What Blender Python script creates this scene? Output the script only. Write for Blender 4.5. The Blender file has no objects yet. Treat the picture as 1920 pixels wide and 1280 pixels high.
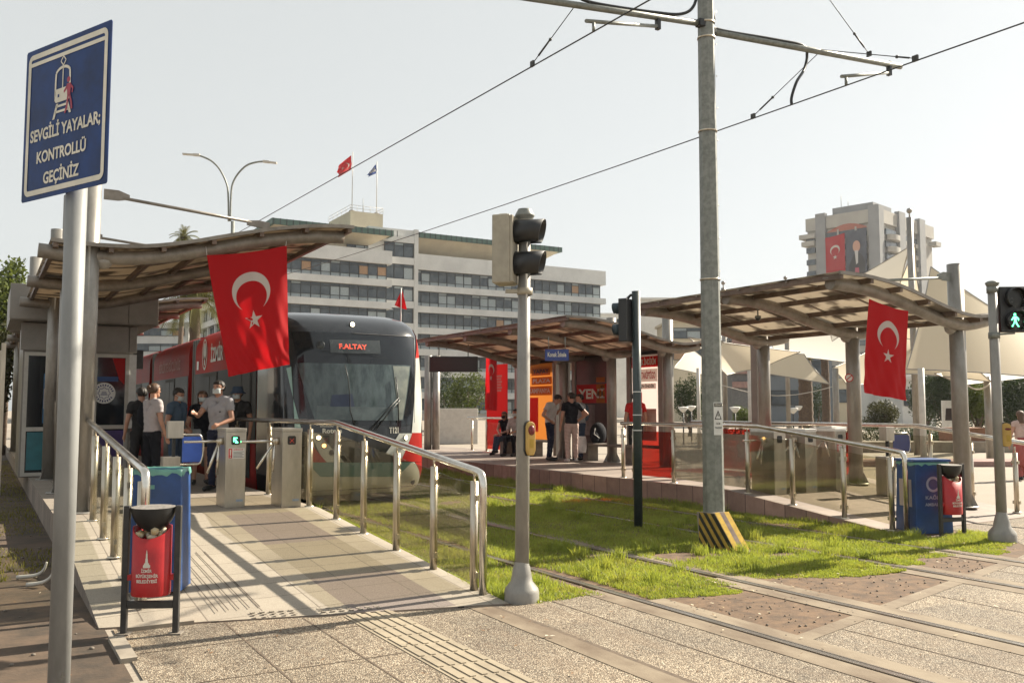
import bpy, bmesh, math, random
import numpy as np
from mathutils import Vector, Matrix
R = math.radians
sc = bpy.context.scene
C = sc.collection
random.seed(7); np.random.seed(7)


# ------------------------------------------------------------ camera, sky, sun, exposure
F, HZ, H, CX, YAW = 1700.0, 768.0, 1.68, 960.0, R(30.27)
PITCH = math.atan((HZ-640)/F)
cd = bpy.data.cameras.new('camera'); cam = bpy.data.objects.new('camera', cd); C.objects.link(cam)
cd.sensor_width = 36; cd.lens = F/1920*36; cd.clip_end = 3000; cd.clip_start = .05
cam.location = (0, 0, H); cam.rotation_euler = (R(90)+PITCH, 0, -YAW)
sc.camera = cam
SUN_EL = R(35.5); SUN_AZ = R(90)          # azimuth clockwise from +Y
w = bpy.data.worlds.new('World'); sc.world = w; w.use_nodes = True
nt = w.node_tree; bg = nt.nodes['Background']
sky = nt.nodes.new('ShaderNodeTexSky'); sky.sky_type = 'NISHITA'; sky.sun_disc = False
sky.sun_elevation = SUN_EL; sky.sun_rotation = SUN_AZ
sky.air_density = 1.0; sky.dust_density = 1.6; sky.ozone_density = 1.0; sky.altitude = 0
hs = nt.nodes.new('ShaderNodeHueSaturation'); hs.inputs['Saturation'].default_value = .3; hs.inputs['Value'].default_value = 1.0
nt.links.new(sky.outputs[0], hs.inputs['Color'])
hz_ = nt.nodes.new('ShaderNodeMix'); hz_.data_type = 'RGBA'; hz_.inputs[0].default_value = .74     # summer haze whitens the whole sky
hz_.inputs[7].default_value = (3.62, 3.74, 3.62, 1)
nt.links.new(hs.outputs[0], hz_.inputs[6]); nt.links.new(hz_.outputs[2], bg.inputs[0]); bg.inputs[1].default_value = 0.080
sd = bpy.data.lights.new('sun', 'SUN'); sun = bpy.data.objects.new('sun', sd); C.objects.link(sun)
sd.energy = 5.0; sd.angle = R(.53); sd.color = (1, .9, .74)
sdir = Vector((math.sin(SUN_AZ)*math.cos(SUN_EL), math.cos(SUN_AZ)*math.cos(SUN_EL), math.sin(SUN_EL)))
sun.rotation_euler = sdir.to_track_quat('Z', 'Y').to_euler()
sc.view_settings.view_transform = 'Standard'; sc.view_settings.look = 'None'
sc.view_settings.exposure = 1.33; sc.view_settings.gamma = 1
sc.cycles.max_bounces = 6; sc.cycles.transparent_max_bounces = 16

# ------------------------------------------------------------ surveying: photo pixel (1920 wide) -> place in the world
def ray(px, py):
    cx = (px-CX)/F; cy = (640-py)/F
    fy = math.cos(PITCH)-cy*math.sin(PITCH); uz = math.sin(PITCH)+cy*math.cos(PITCH)
    c, s = math.cos(YAW), math.sin(YAW)
    return Vector((cx*c+fy*s, -cx*s+fy*c, uz)), fy
O = Vector((0, 0, H))
def PZ(px, py, z=0): r, _ = ray(px, py); return O+r*((z-H)/r.z)
def PX(px, py, x): r, _ = ray(px, py); return O+r*(x/r.x)
def PY(px, py, y): r, _ = ray(px, py); return O+r*(y/r.y)
def PD(px, py, d): r, f = ray(px, py); return O+r*(d/f)
FW = Vector((math.sin(YAW), math.cos(YAW), 0)); RT = Vector((math.cos(YAW), -math.sin(YAW), 0)); UP = Vector((0, 0, 1))

# ------------------------------------------------------------ materials
def newmat(name):
    m = bpy.data.materials.new(name); m.use_nodes = True
    return m, m.node_tree, m.node_tree.nodes['Principled BSDF']
def ramp(nt, fac, stops):
    r = nt.nodes.new('ShaderNodeValToRGB'); e = r.color_ramp.elements
    while len(e) < len(stops): e.new(.5)
    for i, (p, c) in enumerate(stops):
        e[i].position = p; e[i].color = (c[0], c[1], c[2], 1) if not isinstance(c, (int, float)) else (c, c, c, 1)
    nt.links.new(fac, r.inputs[0]); return r.outputs[0]
def coords(nt, scale=(1, 1, 1)):
    g = nt.nodes.new('ShaderNodeNewGeometry'); mp = nt.nodes.new('ShaderNodeMapping'); mp.inputs['Scale'].default_value = scale
    nt.links.new(g.outputs['Position'], mp.inputs[0]); return mp.outputs[0]
def noise(nt, vec, scale, detail=4, rough=.6):
    n = nt.nodes.new('ShaderNodeTexNoise'); n.inputs['Scale'].default_value = scale
    n.inputs['Detail'].default_value = detail; n.inputs['Roughness'].default_value = rough
    nt.links.new(vec, n.inputs['Vector']); return n.outputs['Fac']
def mixc(nt, fac, a, b, mode='MIX'):
    m = nt.nodes.new('ShaderNodeMix'); m.data_type = 'RGBA'; m.blend_type = mode
    for i, v in ((0, fac), (6, a), (7, b)):
        if isinstance(v, (int, float)): m.inputs[i].default_value = v
        elif isinstance(v, tuple): m.inputs[i].default_value = (v[0], v[1], v[2], 1)
        else: nt.links.new(v, m.inputs[i])
    return m.outputs[2]
def bump(nt, b, h, strength=.3, dist=.01):
    n = nt.nodes.new('ShaderNodeBump'); n.inputs['Strength'].default_value = strength; n.inputs['Distance'].default_value = dist
    nt.links.new(h, n.inputs['Height']); nt.links.new(n.outputs[0], b.inputs['Normal'])
def mat(name, c, c2=None, rough=.6, metal=0., ns=6., nstr=.2, nscale=(1, 1, 1), spec=.5, bmp=.0, bs=60., emit=None, es=1, coat=0., trans=0., alpha=1.):
    """plain surface: two colours mixed by layered noise, noise in the gloss, fine bump"""
    m, nt, b = newmat(name)
    if c2 is None: c2 = tuple(x*.72 for x in c)
    v = coords(nt, nscale)
    n1 = noise(nt, v, ns, 6, .65)
    col = ramp(nt, n1, [(.35, c2), (.62, c)])
    nt.links.new(col, b.inputs['Base Color'])
    rr = nt.nodes.new('ShaderNodeMapRange'); rr.inputs[3].default_value = max(.02, rough-.08); rr.inputs[4].default_value = min(1, rough+.1)
    nt.links.new(n1, rr.inputs[0]); nt.links.new(rr.outputs[0], b.inputs['Roughness'])
    b.inputs['Metallic'].default_value = metal; b.inputs['Specular IOR Level'].default_value = spec
    if bmp: bump(nt, b, noise(nt, v, bs, 3), bmp, .004)
    if emit: b.inputs['Emission Color'].default_value = (*emit, 1); b.inputs['Emission Strength'].default_value = es
    if coat: b.inputs['Coat Weight'].default_value = coat
    if trans: b.inputs['Transmission Weight'].default_value = trans
    if alpha < 1: b.inputs['Alpha'].default_value = alpha
    return m
M = {}
M['steel'] = mat('brushed_steel', (.62, .56, .46), (.44, .39, .31), .3, .9, 14, nscale=(1, 1, .15))
M['steel_rail'] = mat('polished_handrail', (.75, .72, .66), (.58, .54, .48), .2, .95, 9)
M['steel_box'] = mat('turnstile_steel', (.50, .465, .41), (.37, .34, .295), .36, .85, 5, nscale=(1, 1, .3))
M['pole'] = mat('painted_pole', (.27, .26, .235), (.21, .20, .185), .42, .15, 8, nscale=(1, 1, .4), bmp=.08, bs=120)
M['pole_light'] = mat('light_painted_pole', (.235, .24, .235), (.185, .19, .187), .5, .05, 10, nscale=(1, 1, .35), bmp=.06, bs=100)
M['canopy_pole'] = mat('canopy_pole', (.31, .295, .27), (.23, .215, .19), .42, .55, 6, nscale=(1, 1, .4), bmp=.05)
M['beam'] = mat('canopy_beam', (.25, .225, .195), (.165, .145, .12), .45, .25, 6, bmp=.06)
M['galv'] = mat('galvanised_steel', (.235, .245, .225), (.145, .155, .14), .5, .25, 14, bmp=.15, bs=60)
M['darkgreen'] = mat('dark_green_pole', (.045, .06, .06), (.03, .042, .044), .4, .1, 9)
M['black'] = mat('black_plastic', (.018, .019, .02), (.01, .011, .012), .4)
M['darkmetal'] = mat('dark_grey_paint', (.05, .048, .045), (.03, .029, .028), .45, .1, 14, bmp=.08)
M['red'] = mat('red_paint', (.46, .018, .02), (.36, .013, .015), .38, ns=8, bmp=.05)
M['redtram'] = mat('tram_red_paint', (.38, .028, .022), (.27, .018, .016), .45, ns=1.2, spec=.06)
M['sideglass'] = mat('tram_side_glass', (.022, .024, .025), (.010, .011, .012), .3, spec=.025, ns=1.5)
M['purlin'] = mat('purlin_paint', (.17, .12, .09), (.10, .07, .052), .5, .2)
M['blue'] = mat('blue_bin', (.014, .062, .21), (.009, .042, .14), .45, ns=4)
M['bluepanel'] = mat('blue_panel', (.06, .15, .60), (.05, .12, .50), .35)
M['navy'] = mat('navy_panel', (.02, .03, .16), (.015, .022, .12), .35)
M['white'] = mat('white_paint', (.72, .72, .69), (.62, .61, .58), .5)
M['offwhite'] = mat('off_white_frames', (.50, .48, .43), (.42, .40, .36), .5)
M['ltgrey'] = mat('light_grey_panel', (.25, .23, .205), (.20, .185, .165), .45, .1, 2.5)
M['text'] = mat('white_lettering', (.70, .67, .58), (.55, .53, .45), .6)
M['textblack'] = mat('black_lettering', (.02, .02, .02), None, .6)
M['textred'] = mat('red_lettering', (.55, .03, .03), None, .6)
M['yellow'] = mat('yellow_paint', (.46, .31, .07), (.33, .22, .06), .9, ns=18, spec=.08)
M['yellowbox'] = mat('yellow_push_button_box', (.50, .32, .08), (.40, .25, .06), .4)
M['glassdark'] = mat('tram_dark_glass', (.012, .016, .02), (.010, .012, .016), .05, spec=.6)
M['glassblue'] = mat('tram_windscreen_glass', (.085, .115, .12), (.03, .045, .05), .08, ns=2.6, nscale=(3, .4, 1), spec=.6)
M['whitetram'] = mat('tram_white_paint', (.52, .53, .48), (.44, .45, .41), .3, coat=.4, ns=2)
M['mint'] = mat('tram_mint_paint', (.26, .42, .38), (.21, .35, .32), .3, coat=.4)
M['greytram'] = mat('tram_grey', (.13, .13, .13), (.09, .09, .09), .4)
M['lampwarm'] = mat('lit_lamp_warm', (1, .9, .7), (1, .88, .66), .3, emit=(1, .82, .5), es=6)
M['lampamber'] = mat('lit_lamp_amber', (1, .7, .3), (1, .66, .3), .3, emit=(1, .55, .18), es=3)
M['ledred'] = mat('led_red', (.9, .1, .05), None, .5, emit=(1, .12, .06), es=.16)
M['ledgreen'] = mat('led_green', (.1, .9, .4), None, .5, emit=(.12, 1, .45), es=2.2)
M['lens'] = mat('dark_signal_lens', (.02, .02, .015), None, .25)
M['beige_box'] = mat('beige_signal_box', (.36, .33, .26), (.29, .265, .21), .5, ns=9)
M['wire'] = mat('wire_metal', (.06, .06, .055), None, .5, .5)
M['concrete'] = mat('concrete', (.30, .262, .21), (.20, .17, .135), .85, ns=3.5, bmp=.4, bs=90)
M['concrete_dark'] = mat('weathered_concrete', (.20, .175, .145), (.13, .11, .09), .9, ns=5, bmp=.5, bs=60)
M['kerbred'] = mat('reddish_kerb_stone', (.30, .19, .165), (.22, .135, .12), .85, ns=4, bmp=.4, bs=80)
M['dirt'] = mat('dirt', (.15, .092, .052), (.068, .042, .025), .95, ns=7, bmp=.9, bs=45)
M['railsteel'] = mat('rail_steel', (.42, .39, .35), (.30, .27, .24), .28, .85, 8, nscale=(6, .3, 1))
M['railrust'] = mat('rail_groove', (.05, .036, .026), (.03, .022, .018), .9, 0, 20)
M['green_tile'] = mat('green_roof_tile', (.07, .13, .105), (.045, .09, .075), .6, ns=1)
M['bwall'] = mat('building_concrete_band', (.60, .60, .58), (.50, .50, .485), .85, ns=.35)
M['bcream'] = mat('building_cream_wall', (.52, .46, .34), (.45, .39, .29), .85, ns=.4)
M['bwin'] = mat('building_window_glass', (.075, .095, .11), (.03, .042, .055), .12, ns=.6)
M['bframe'] = mat('building_window_frame', (.03, .035, .04), None, .5)
M['bblind'] = mat('window_blind_board', (.38, .24, .14), (.33, .20, .12), .8)
M['bpale'] = mat('pale_window_pane', (.33, .38, .39), (.24, .28, .30), .3)
M['tower'] = mat('tower_concrete', (.235, .24, .245), (.195, .20, .205), .9, ns=.25)
M['towercream'] = mat('tower_cream_wall', (.35, .335, .30), (.30, .285, .26), .9, ns=.3)
M['terracotta'] = mat('terracotta', (.34, .11, .07), (.27, .085, .055), .8)
M['bark'] = mat('bark', (.12, .085, .06), (.06, .042, .03), .95, ns=12, bmp=.8, bs=30)
M['sign_blue'] = mat('sign_blue', (.012, .042, .165), (.007, .022, .085), .4, ns=5, spec=.2)
M['sign_back'] = mat('sign_back_metal', (.3, .3, .3), None, .4, .6)
M['bagteal'] = mat('teal_plastic_bag', (.14, .34, .29), (.10, .26, .22), .35)
M['paper'] = mat('crumpled_litter', (.55, .50, .40), (.42, .30, .12), .8, ns=20)
M['poster_dark'] = mat('dark_poster', (.05, .035, .035), (.025, .02, .02), .3, ns=3)
M['poster_teal'] = mat('teal_poster', (.03, .17, .20), (.025, .13, .16), .4)
M['hedge'] = mat('hedge_core', (.02, .035, .012), None, .95)
M['planter'] = mat('brown_planter', (.24, .12, .07), (.18, .09, .05), .8)
M['hair'] = mat('dark_hair', (.018, .013, .010), None, .6)
M['hairbrown'] = mat('brown_hair', (.10, .055, .03), (.06, .032, .02), .6)
M['skin'] = mat('skin', (.46, .25, .17), (.40, .21, .14), .5, ns=12)
M['mask'] = mat('pale_face_mask', (.55, .62, .63), None, .7)
M['bin_bag_white'] = mat('white_plastic_bag', (.55, .54, .55), (.44, .43, .44), .4, ns=14, bmp=.3)
M['palebluetext'] = mat('pale_blue_print', (.30, .38, .50), None, .6)
M['dispgrey'] = mat('display_window', (.05, .06, .065), None, .25)
def cloth(name, c): return mat(name, c, tuple(x*.88 for x in c), .85, ns=9, bmp=.25, bs=25, spec=.2)

def m_flag(name, c):
    m, nt, b = newmat(name)
    v = coords(nt); n1 = noise(nt, v, 300, 2)
    col = ramp(nt, n1, [(.3, tuple(x*.88 for x in c)), (.7, c)])
    nt.links.new(col, b.inputs['Base Color']); b.inputs['Roughness'].default_value = .7; b.inputs['Specular IOR Level'].default_value = .2
    tr = nt.nodes.new('ShaderNodeBsdfTranslucent'); nt.links.new(col, tr.inputs[0])
    mx = nt.nodes.new('ShaderNodeMixShader'); mx.inputs[0].default_value = .4
    nt.links.new(b.outputs[0], mx.inputs[1]); nt.links.new(tr.outputs[0], mx.inputs[2])
    nt.links.new(mx.outputs[0], nt.nodes['Material Output'].inputs[0]); return m
M['flagred'] = m_flag('red_flag_cloth', (.50, .010, .014))
M['flagwhite'] = m_flag('white_flag_cloth', (.72, .68, .62))
M['poster_orange'] = m_flag('orange_poster_print', (0.5, 0.17, 0.03))
M['poster_red'] = m_flag('red_poster_print', (0.62, 0.03, 0.03))
M['poster_white'] = m_flag('white_poster_print', (0.72, 0.62, 0.58))
M['flagblue'] = m_flag('blue_flag_cloth', (.03, .07, .26))
M['sail'] = m_flag('beige_sail_cloth', (.64, .57, .44))
M['sailwhite'] = m_flag('white_sail_cloth', (.70, .67, .60))
def m_roof(name, c, c2, dots=True):
    m, nt, b = newmat(name)
    v = coords(nt); n1 = noise(nt, v, 1.6, 3); col = ramp(nt, n1, [(.42, c2), (.5, c)])
    nt.links.new(col, b.inputs['Base Color']); b.inputs['Roughness'].default_value = .3
    tr = nt.nodes.new('ShaderNodeBsdfTranslucent'); nt.links.new(col, tr.inputs[0])
    mx = nt.nodes.new('ShaderNodeMixShader'); mx.inputs[0].default_value = .62
    nt.links.new(b.outputs[0], mx.inputs[1]); nt.links.new(tr.outputs[0], mx.inputs[2])
    nt.links.new(mx.outputs[0], nt.nodes['Material Output'].inputs[0]); return m
M['roofpanel'] = m_roof('smoked_roof_panel', (.55, .50, .425), (.19, .165, .135))
M['roofpanel_dark'] = m_roof('dark_smoked_roof_panel', (.36, .30, .23), (.12, .095, .07))
M['roofpanel_red'] = m_roof('rosy_roof_panel', (.40, .31, .25), (.17, .125, .10))
def m_glass(name, tint, density=.5, rough=.03):
    """thin tinted pane: part see-through, part mirror"""
    m, nt, b = newmat(name)
    nt.nodes.remove(b)
    t = nt.nodes.new('ShaderNodeBsdfTransparent'); t.inputs[0].default_value = (*tint, 1)
    g = nt.nodes.new('ShaderNodeBsdfGlossy'); g.inputs['Roughness'].default_value = rough; g.inputs[0].default_value = (.9, .9, .9, 1)
    d = nt.nodes.new('ShaderNodeBsdfDiffuse'); d.inputs[0].default_value = (.35, .32, .26, 1)
    lw = nt.nodes.new('ShaderNodeLayerWeight'); lw.inputs[0].default_value = .35
    m1 = nt.nodes.new('ShaderNodeMixShader'); nt.links.new(lw.outputs['Fresnel'], m1.inputs[0])
    mp = nt.nodes.new('ShaderNodeMath'); mp.operation = 'MULTIPLY'; mp.inputs[1].default_value = .3
    nt.links.new(lw.outputs['Fresnel'], mp.inputs[0]); nt.links.new(mp.outputs[0], m1.inputs[0])
    nt.links.new(t.outputs[0], m1.inputs[1]); nt.links.new(g.outputs[0], m1.inputs[2])
    m2 = nt.nodes.new('ShaderNodeMixShader')
    v = coords(nt); n = noise(nt, v, 3, 4); r = ramp(nt, n, [(.4, density*.1), (.8, density*.3)]); nt.links.new(r, m2.inputs[0])
    nt.links.new(m1.outputs[0], m2.inputs[1]); nt.links.new(d.outputs[0], m2.inputs[2])
    nt.links.new(m2.outputs[0], nt.nodes['Material Output'].inputs[0]); return m
M['pane'] = m_glass('smoked_glass_pane', (.84, .82, .75), .08)
M['pane_red'] = m_glass('red_film_glass', (.85, .22, .17), .6)
M['pane_clear'] = m_glass('clear_glass', (.85, .85, .8), .1)
M['pane_crack'] = m_glass('shattered_glass', (.8, .78, .72), 2.2, .3)

def m_leaf(name, c, c2, tl=.35):
    m, nt, b = newmat(name)
    v = coords(nt); n1 = noise(nt, v, 1.3, 4); n2 = noise(nt, v, 14, 2)
    col = ramp(nt, n1, [(.35, c2), (.65, c)])
    if 'grass' in name:
        n4 = noise(nt, v, 2.7, 5, .7); col = mixc(nt, ramp(nt, n4, [(.50, 0.), (.68, .75)]), col, (.40, .36, .12)); n6 = noise(nt, v, 190, 1); col = mixc(nt, ramp(nt, n6, [(.62, 0.), (.66, .6)]), col, (.42, .34, .15))
    col = mixc(nt, .35, col, ramp(nt, n2, [(.3, tuple(x*.5 for x in c2)), (.7, tuple(min(1, x*1.35) for x in c))]))
    nt.links.new(col, b.inputs['Base Color']); b.inputs['Roughness'].default_value = .55; b.inputs['Specular IOR Level'].default_value = .25
    tr = nt.nodes.new('ShaderNodeBsdfTranslucent'); nt.links.new(mixc(nt, 1., col, (1., .95, .45), 'MULTIPLY'), tr.inputs[0])
    mx = nt.nodes.new('ShaderNodeMixShader'); mx.inputs[0].default_value = tl
    nt.links.new(b.outputs[0], mx.inputs[1]); nt.links.new(tr.outputs[0], mx.inputs[2])
    nt.links.new(mx.outputs[0], nt.nodes['Material Output'].inputs[0]); return m
M['grass'] = m_leaf('grass_blades', (.38, .44, .11), (.19, .25, .055), .5)
M['grass_dry'] = m_leaf('sparse_grass', (.22, .20, .05), (.12, .13, .03), .4)
M['leaf_dark'] = m_leaf('dark_leaves', (.045, .07, .022), (.016, .028, .010), .25)
M['leaf_mid'] = m_leaf('mid_green_leaves', (.12, .15, .04), (.05, .075, .02), .35)
M['leaf_olive'] = m_leaf('olive_leaves', (.085, .085, .035), (.035, .038, .018), .25)
M['palm'] = m_leaf('palm_fronds', (.17, .16, .05), (.08, .09, .03), .35)

def m_ground():
    m, nt, b = newmat('plaza_ground')
    v = coords(nt); n1 = noise(nt, v, .35, 6); n2 = noise(nt, v, 30, 3)
    c = ramp(nt, n1, [(.35, (.20, .17, .135)), (.65, (.27, .23, .185))]); c = mixc(nt, .3, c, ramp(nt, n2, [(.3, (.18, .15, .12)), (.7, (.5, .44, .36))]))
    nt.links.new(c, b.inputs['Base Color']); b.inputs['Roughness'].default_value = .9; bump(nt, b, n2, .3, .005); return m
M['ground'] = m_ground()
def m_gravel():
    m, nt, b = newmat('exposed_aggregate')
    v = coords(nt)
    vo = nt.nodes.new('ShaderNodeTexVoronoi'); vo.inputs['Scale'].default_value = 82; nt.links.new(v, vo.inputs['Vector'])
    vr = nt.nodes.new('ShaderNodeSeparateColor'); nt.links.new(vo.outputs['Color'], vr.inputs[0])
    stones = ramp(nt, vr.outputs[0], [(0, (.15, .105, .068)), (.25, (.28, .215, .15)), (.6, (.43, .35, .255)), (1, (.62, .54, .42))])
    edge = ramp(nt, vo.outputs['Distance'], [(.35, 1.), (.62, .42)])
    c = mixc(nt, 1., stones, edge, 'MULTIPLY')
    n1 = noise(nt, v, .9, 6, .7); c = mixc(nt, 1., c, ramp(nt, n1, [(.28, .56), (.58, .92)]), 'MULTIPLY')
    sb = nt.nodes.new('ShaderNodeTexBrick'); sb.offset = .37; sb.inputs['Scale'].default_value = 1; sb.inputs['Brick Width'].default_value = .58; sb.inputs['Row Height'].default_value = 1.0; sb.inputs['Mortar Size'].default_value = 0
    sb.inputs['Color1'].default_value = (.80, .80, .80, 1); sb.inputs['Color2'].default_value = (1.04, 1.02, .98, 1); nt.links.new(v, sb.inputs['Vector']); c = mixc(nt, 1., c, sb.outputs['Color'], 'MULTIPLY')
    n5 = noise(nt, v, 7, 5, .8); c = mixc(nt, ramp(nt, n5, [(.56, 0.), (.7, .5)]), c, (.16, .115, .075))
    n3 = noise(nt, coords(nt, (1, .25, 1)), 1.7, 5, .7); c = mixc(nt, ramp(nt, n3, [(.52, 0.), (.75, .55)]), c, (.20, .14, .09))
    nt.links.new(c, b.inputs['Base Color']); b.inputs['Roughness'].default_value = .8
    bump(nt, b, ramp(nt, vo.outputs['Distance'], [(.2, 1.), (.7, 0.)]), .8, .006); return m
M['gravel'] = m_gravel()
def m_tiles():
    """ramp and platform slabs: 0.4 m tiles with joints, purple and beige fields"""
    m, nt, b = newmat('ramp_slabs')
    v = coords(nt)
    sp = nt.nodes.new('ShaderNodeSeparateXYZ'); nt.links.new(v, sp.inputs[0])
    br = nt.nodes.new('ShaderNodeTexBrick'); br.offset = 0; br.inputs['Scale'].default_value = 1
    br.inputs['Brick Width'].default_value = .45; br.inputs['Row Height'].default_value = .45; br.inputs['Mortar Size'].default_value = .006
    br.inputs['Color1'].default_value = (1, 1, 1, 1); br.inputs['Color2'].default_value = (.86, .86, .86, 1); br.inputs['Mortar'].default_value = (.22, .18, .15, 1)
    mp = nt.nodes.new('ShaderNodeMapping'); mp.inputs['Location'].default_value = (.19, .12, 0); nt.links.new(v, mp.inputs[0]); nt.links.new(mp.outputs[0], br.inputs['Vector'])
    n1 = noise(nt, v, 1.3, 6, .7); n2 = noise(nt, v, 90, 2)
    base = ramp(nt, n1, [(.3, (.24, .205, .16)), (.7, (.325, .285, .225))])
    def between(sock, lo, hi):
        a = nt.nodes.new('ShaderNodeMath'); a.operation = 'GREATER_THAN'; a.inputs[1].default_value = lo; nt.links.new(sock, a.inputs[0])
        c = nt.nodes.new('ShaderNodeMath'); c.operation = 'LESS_THAN'; c.inputs[1].default_value = hi; nt.links.new(sock, c.inputs[0])
        d = nt.nodes.new('ShaderNodeMath'); d.operation = 'MULTIPLY'; nt.links.new(a.outputs[0], d.inputs[0]); nt.links.new(c.outputs[0], d.inputs[1]); return d.outputs[0]
    def mul(a, c):
        d = nt.nodes.new('ShaderNodeMath'); d.operation = 'MULTIPLY'; nt.links.new(a, d.inputs[0]); nt.links.new(c, d.inputs[1]); return d.outputs[0]
    def add(a, c):
        d = nt.nodes.new('ShaderNodeMath'); d.operation = 'ADD'; nt.links.new(a, d.inputs[0]); nt.links.new(c, d.inputs[1]); return d.outputs[0]
    field = between(sp.outputs[0], 2.72, 3.56)
    field = mul(field, between(sp.outputs[1], 7.05, 40))
    purp = add(between(sp.outputs[1], 7.05, 8.43), between(sp.outputs[1], 10.0, 11.85)); purp = mul(purp, field)
    c = mixc(nt, field, base, (.175, .145, .098)); c = mixc(nt, purp, c, (.125, .092, .090))
    pl = nt.nodes.new('ShaderNodeMath'); pl.operation = 'GREATER_THAN'; pl.inputs[1].default_value = 12.2; nt.links.new(sp.outputs[1], pl.inputs[0])
    c = mixc(nt, pl.outputs[0], c, (.21, .175, .14))
    c = mixc(nt, 1., c, br.outputs['Color'], 'MULTIPLY'); c = mixc(nt, .25, c, ramp(nt, n2, [(.3, (.2, .17, .14)), (.7, (.6, .54, .45))]))
    n3 = noise(nt, v, 2.6, 7, .75); c = mixc(nt, ramp(nt, n3, [(.55, 0.), (.78, .5)]), c, (.16, .13, .10))
    nt.links.new(c, b.inputs['Base Color']); b.inputs['Roughness'].default_value = .75
    bump(nt, b, br.outputs['Fac'], -.4, .006); return m
M['tiles'] = m_tiles()
def m_tiles2():
    m, nt, b = newmat('platform_slabs')
    v = coords(nt)
    br = nt.nodes.new('ShaderNodeTexBrick'); br.offset = 0; br.inputs['Scale'].default_value = 1
    br.inputs['Brick Width'].default_value = .4; br.inputs['Row Height'].default_value = .4; br.inputs['Mortar Size'].default_value = .006
    br.inputs['Color1'].default_value = (.30, .245, .205, 1); br.inputs['Color2'].default_value = (.24, .195, .165, 1); br.inputs['Mortar'].default_value = (.16, .13, .11, 1)
    nt.links.new(v, br.inputs['Vector']); n1 = noise(nt, v, 1.2, 6, .7)
    c = mixc(nt, 1., br.outputs['Color'], ramp(nt, n1, [(.3, .7), (.7, 1.1)]), 'MULTIPLY')
    nt.links.new(c, b.inputs['Base Color']); b.inputs['Roughness'].default_value = .7; bump(nt, b, br.outputs['Fac'], -.4, .006); return m
M['tiles2'] = m_tiles2()
def m_kerbblocks(name, c, c2, w):
    m, nt, b = newmat(name)
    v = coords(nt, (0, 1, 1))
    mp = nt.nodes.new('ShaderNodeMapping'); mp.inputs['Rotation'].default_value = (0, R(90), R(90)); nt.links.new(v, mp.inputs[0])
    g = nt.nodes.new('ShaderNodeSeparateXYZ'); nt.links.new(v, g.inputs[0])
    f = nt.nodes.new('ShaderNodeMath'); f.operation = 'MODULO'; f.inputs[1].default_value = w; nt.links.new(g.outputs[1], f.inputs[0])
    j = nt.nodes.new('ShaderNodeMath'); j.operation = 'LESS_THAN'; j.inputs[1].default_value = .014; nt.links.new(f.outputs[0], j.inputs[0])
    fl = nt.nodes.new('ShaderNodeMath'); fl.operation = 'SNAP'; fl.inputs[1].default_value = w; nt.links.new(g.outputs[1], fl.inputs[0])
    wn = nt.nodes.new('ShaderNodeTexWhiteNoise'); wn.noise_dimensions = '1D'; nt.links.new(fl.outputs[0], wn.inputs['W'])
    n1 = noise(nt, coords(nt), 5, 5)
    col = mixc(nt, 1., ramp(nt, n1, [(.3, c2), (.7, c)]), ramp(nt, wn.outputs['Value'], [(0, .75), (1, 1.1)]), 'MULTIPLY')
    col = mixc(nt, j.outputs[0], col, tuple(x*.3 for x in c2))
    nt.links.new(col, b.inputs['Base Color']); b.inputs['Roughness'].default_value = .85; bump(nt, b, noise(nt, coords(nt), 60, 3), .4, .005); return m
M['kerbblock'] = m_kerbblocks('reddish_kerb_blocks', (.39, .25, .20), (.28, .175, .14), .42)
M['kerbblock_grey'] = m_kerbblocks('grey_kerb_blocks', (.26, .21, .17), (.18, .145, .12), .5)

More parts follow.
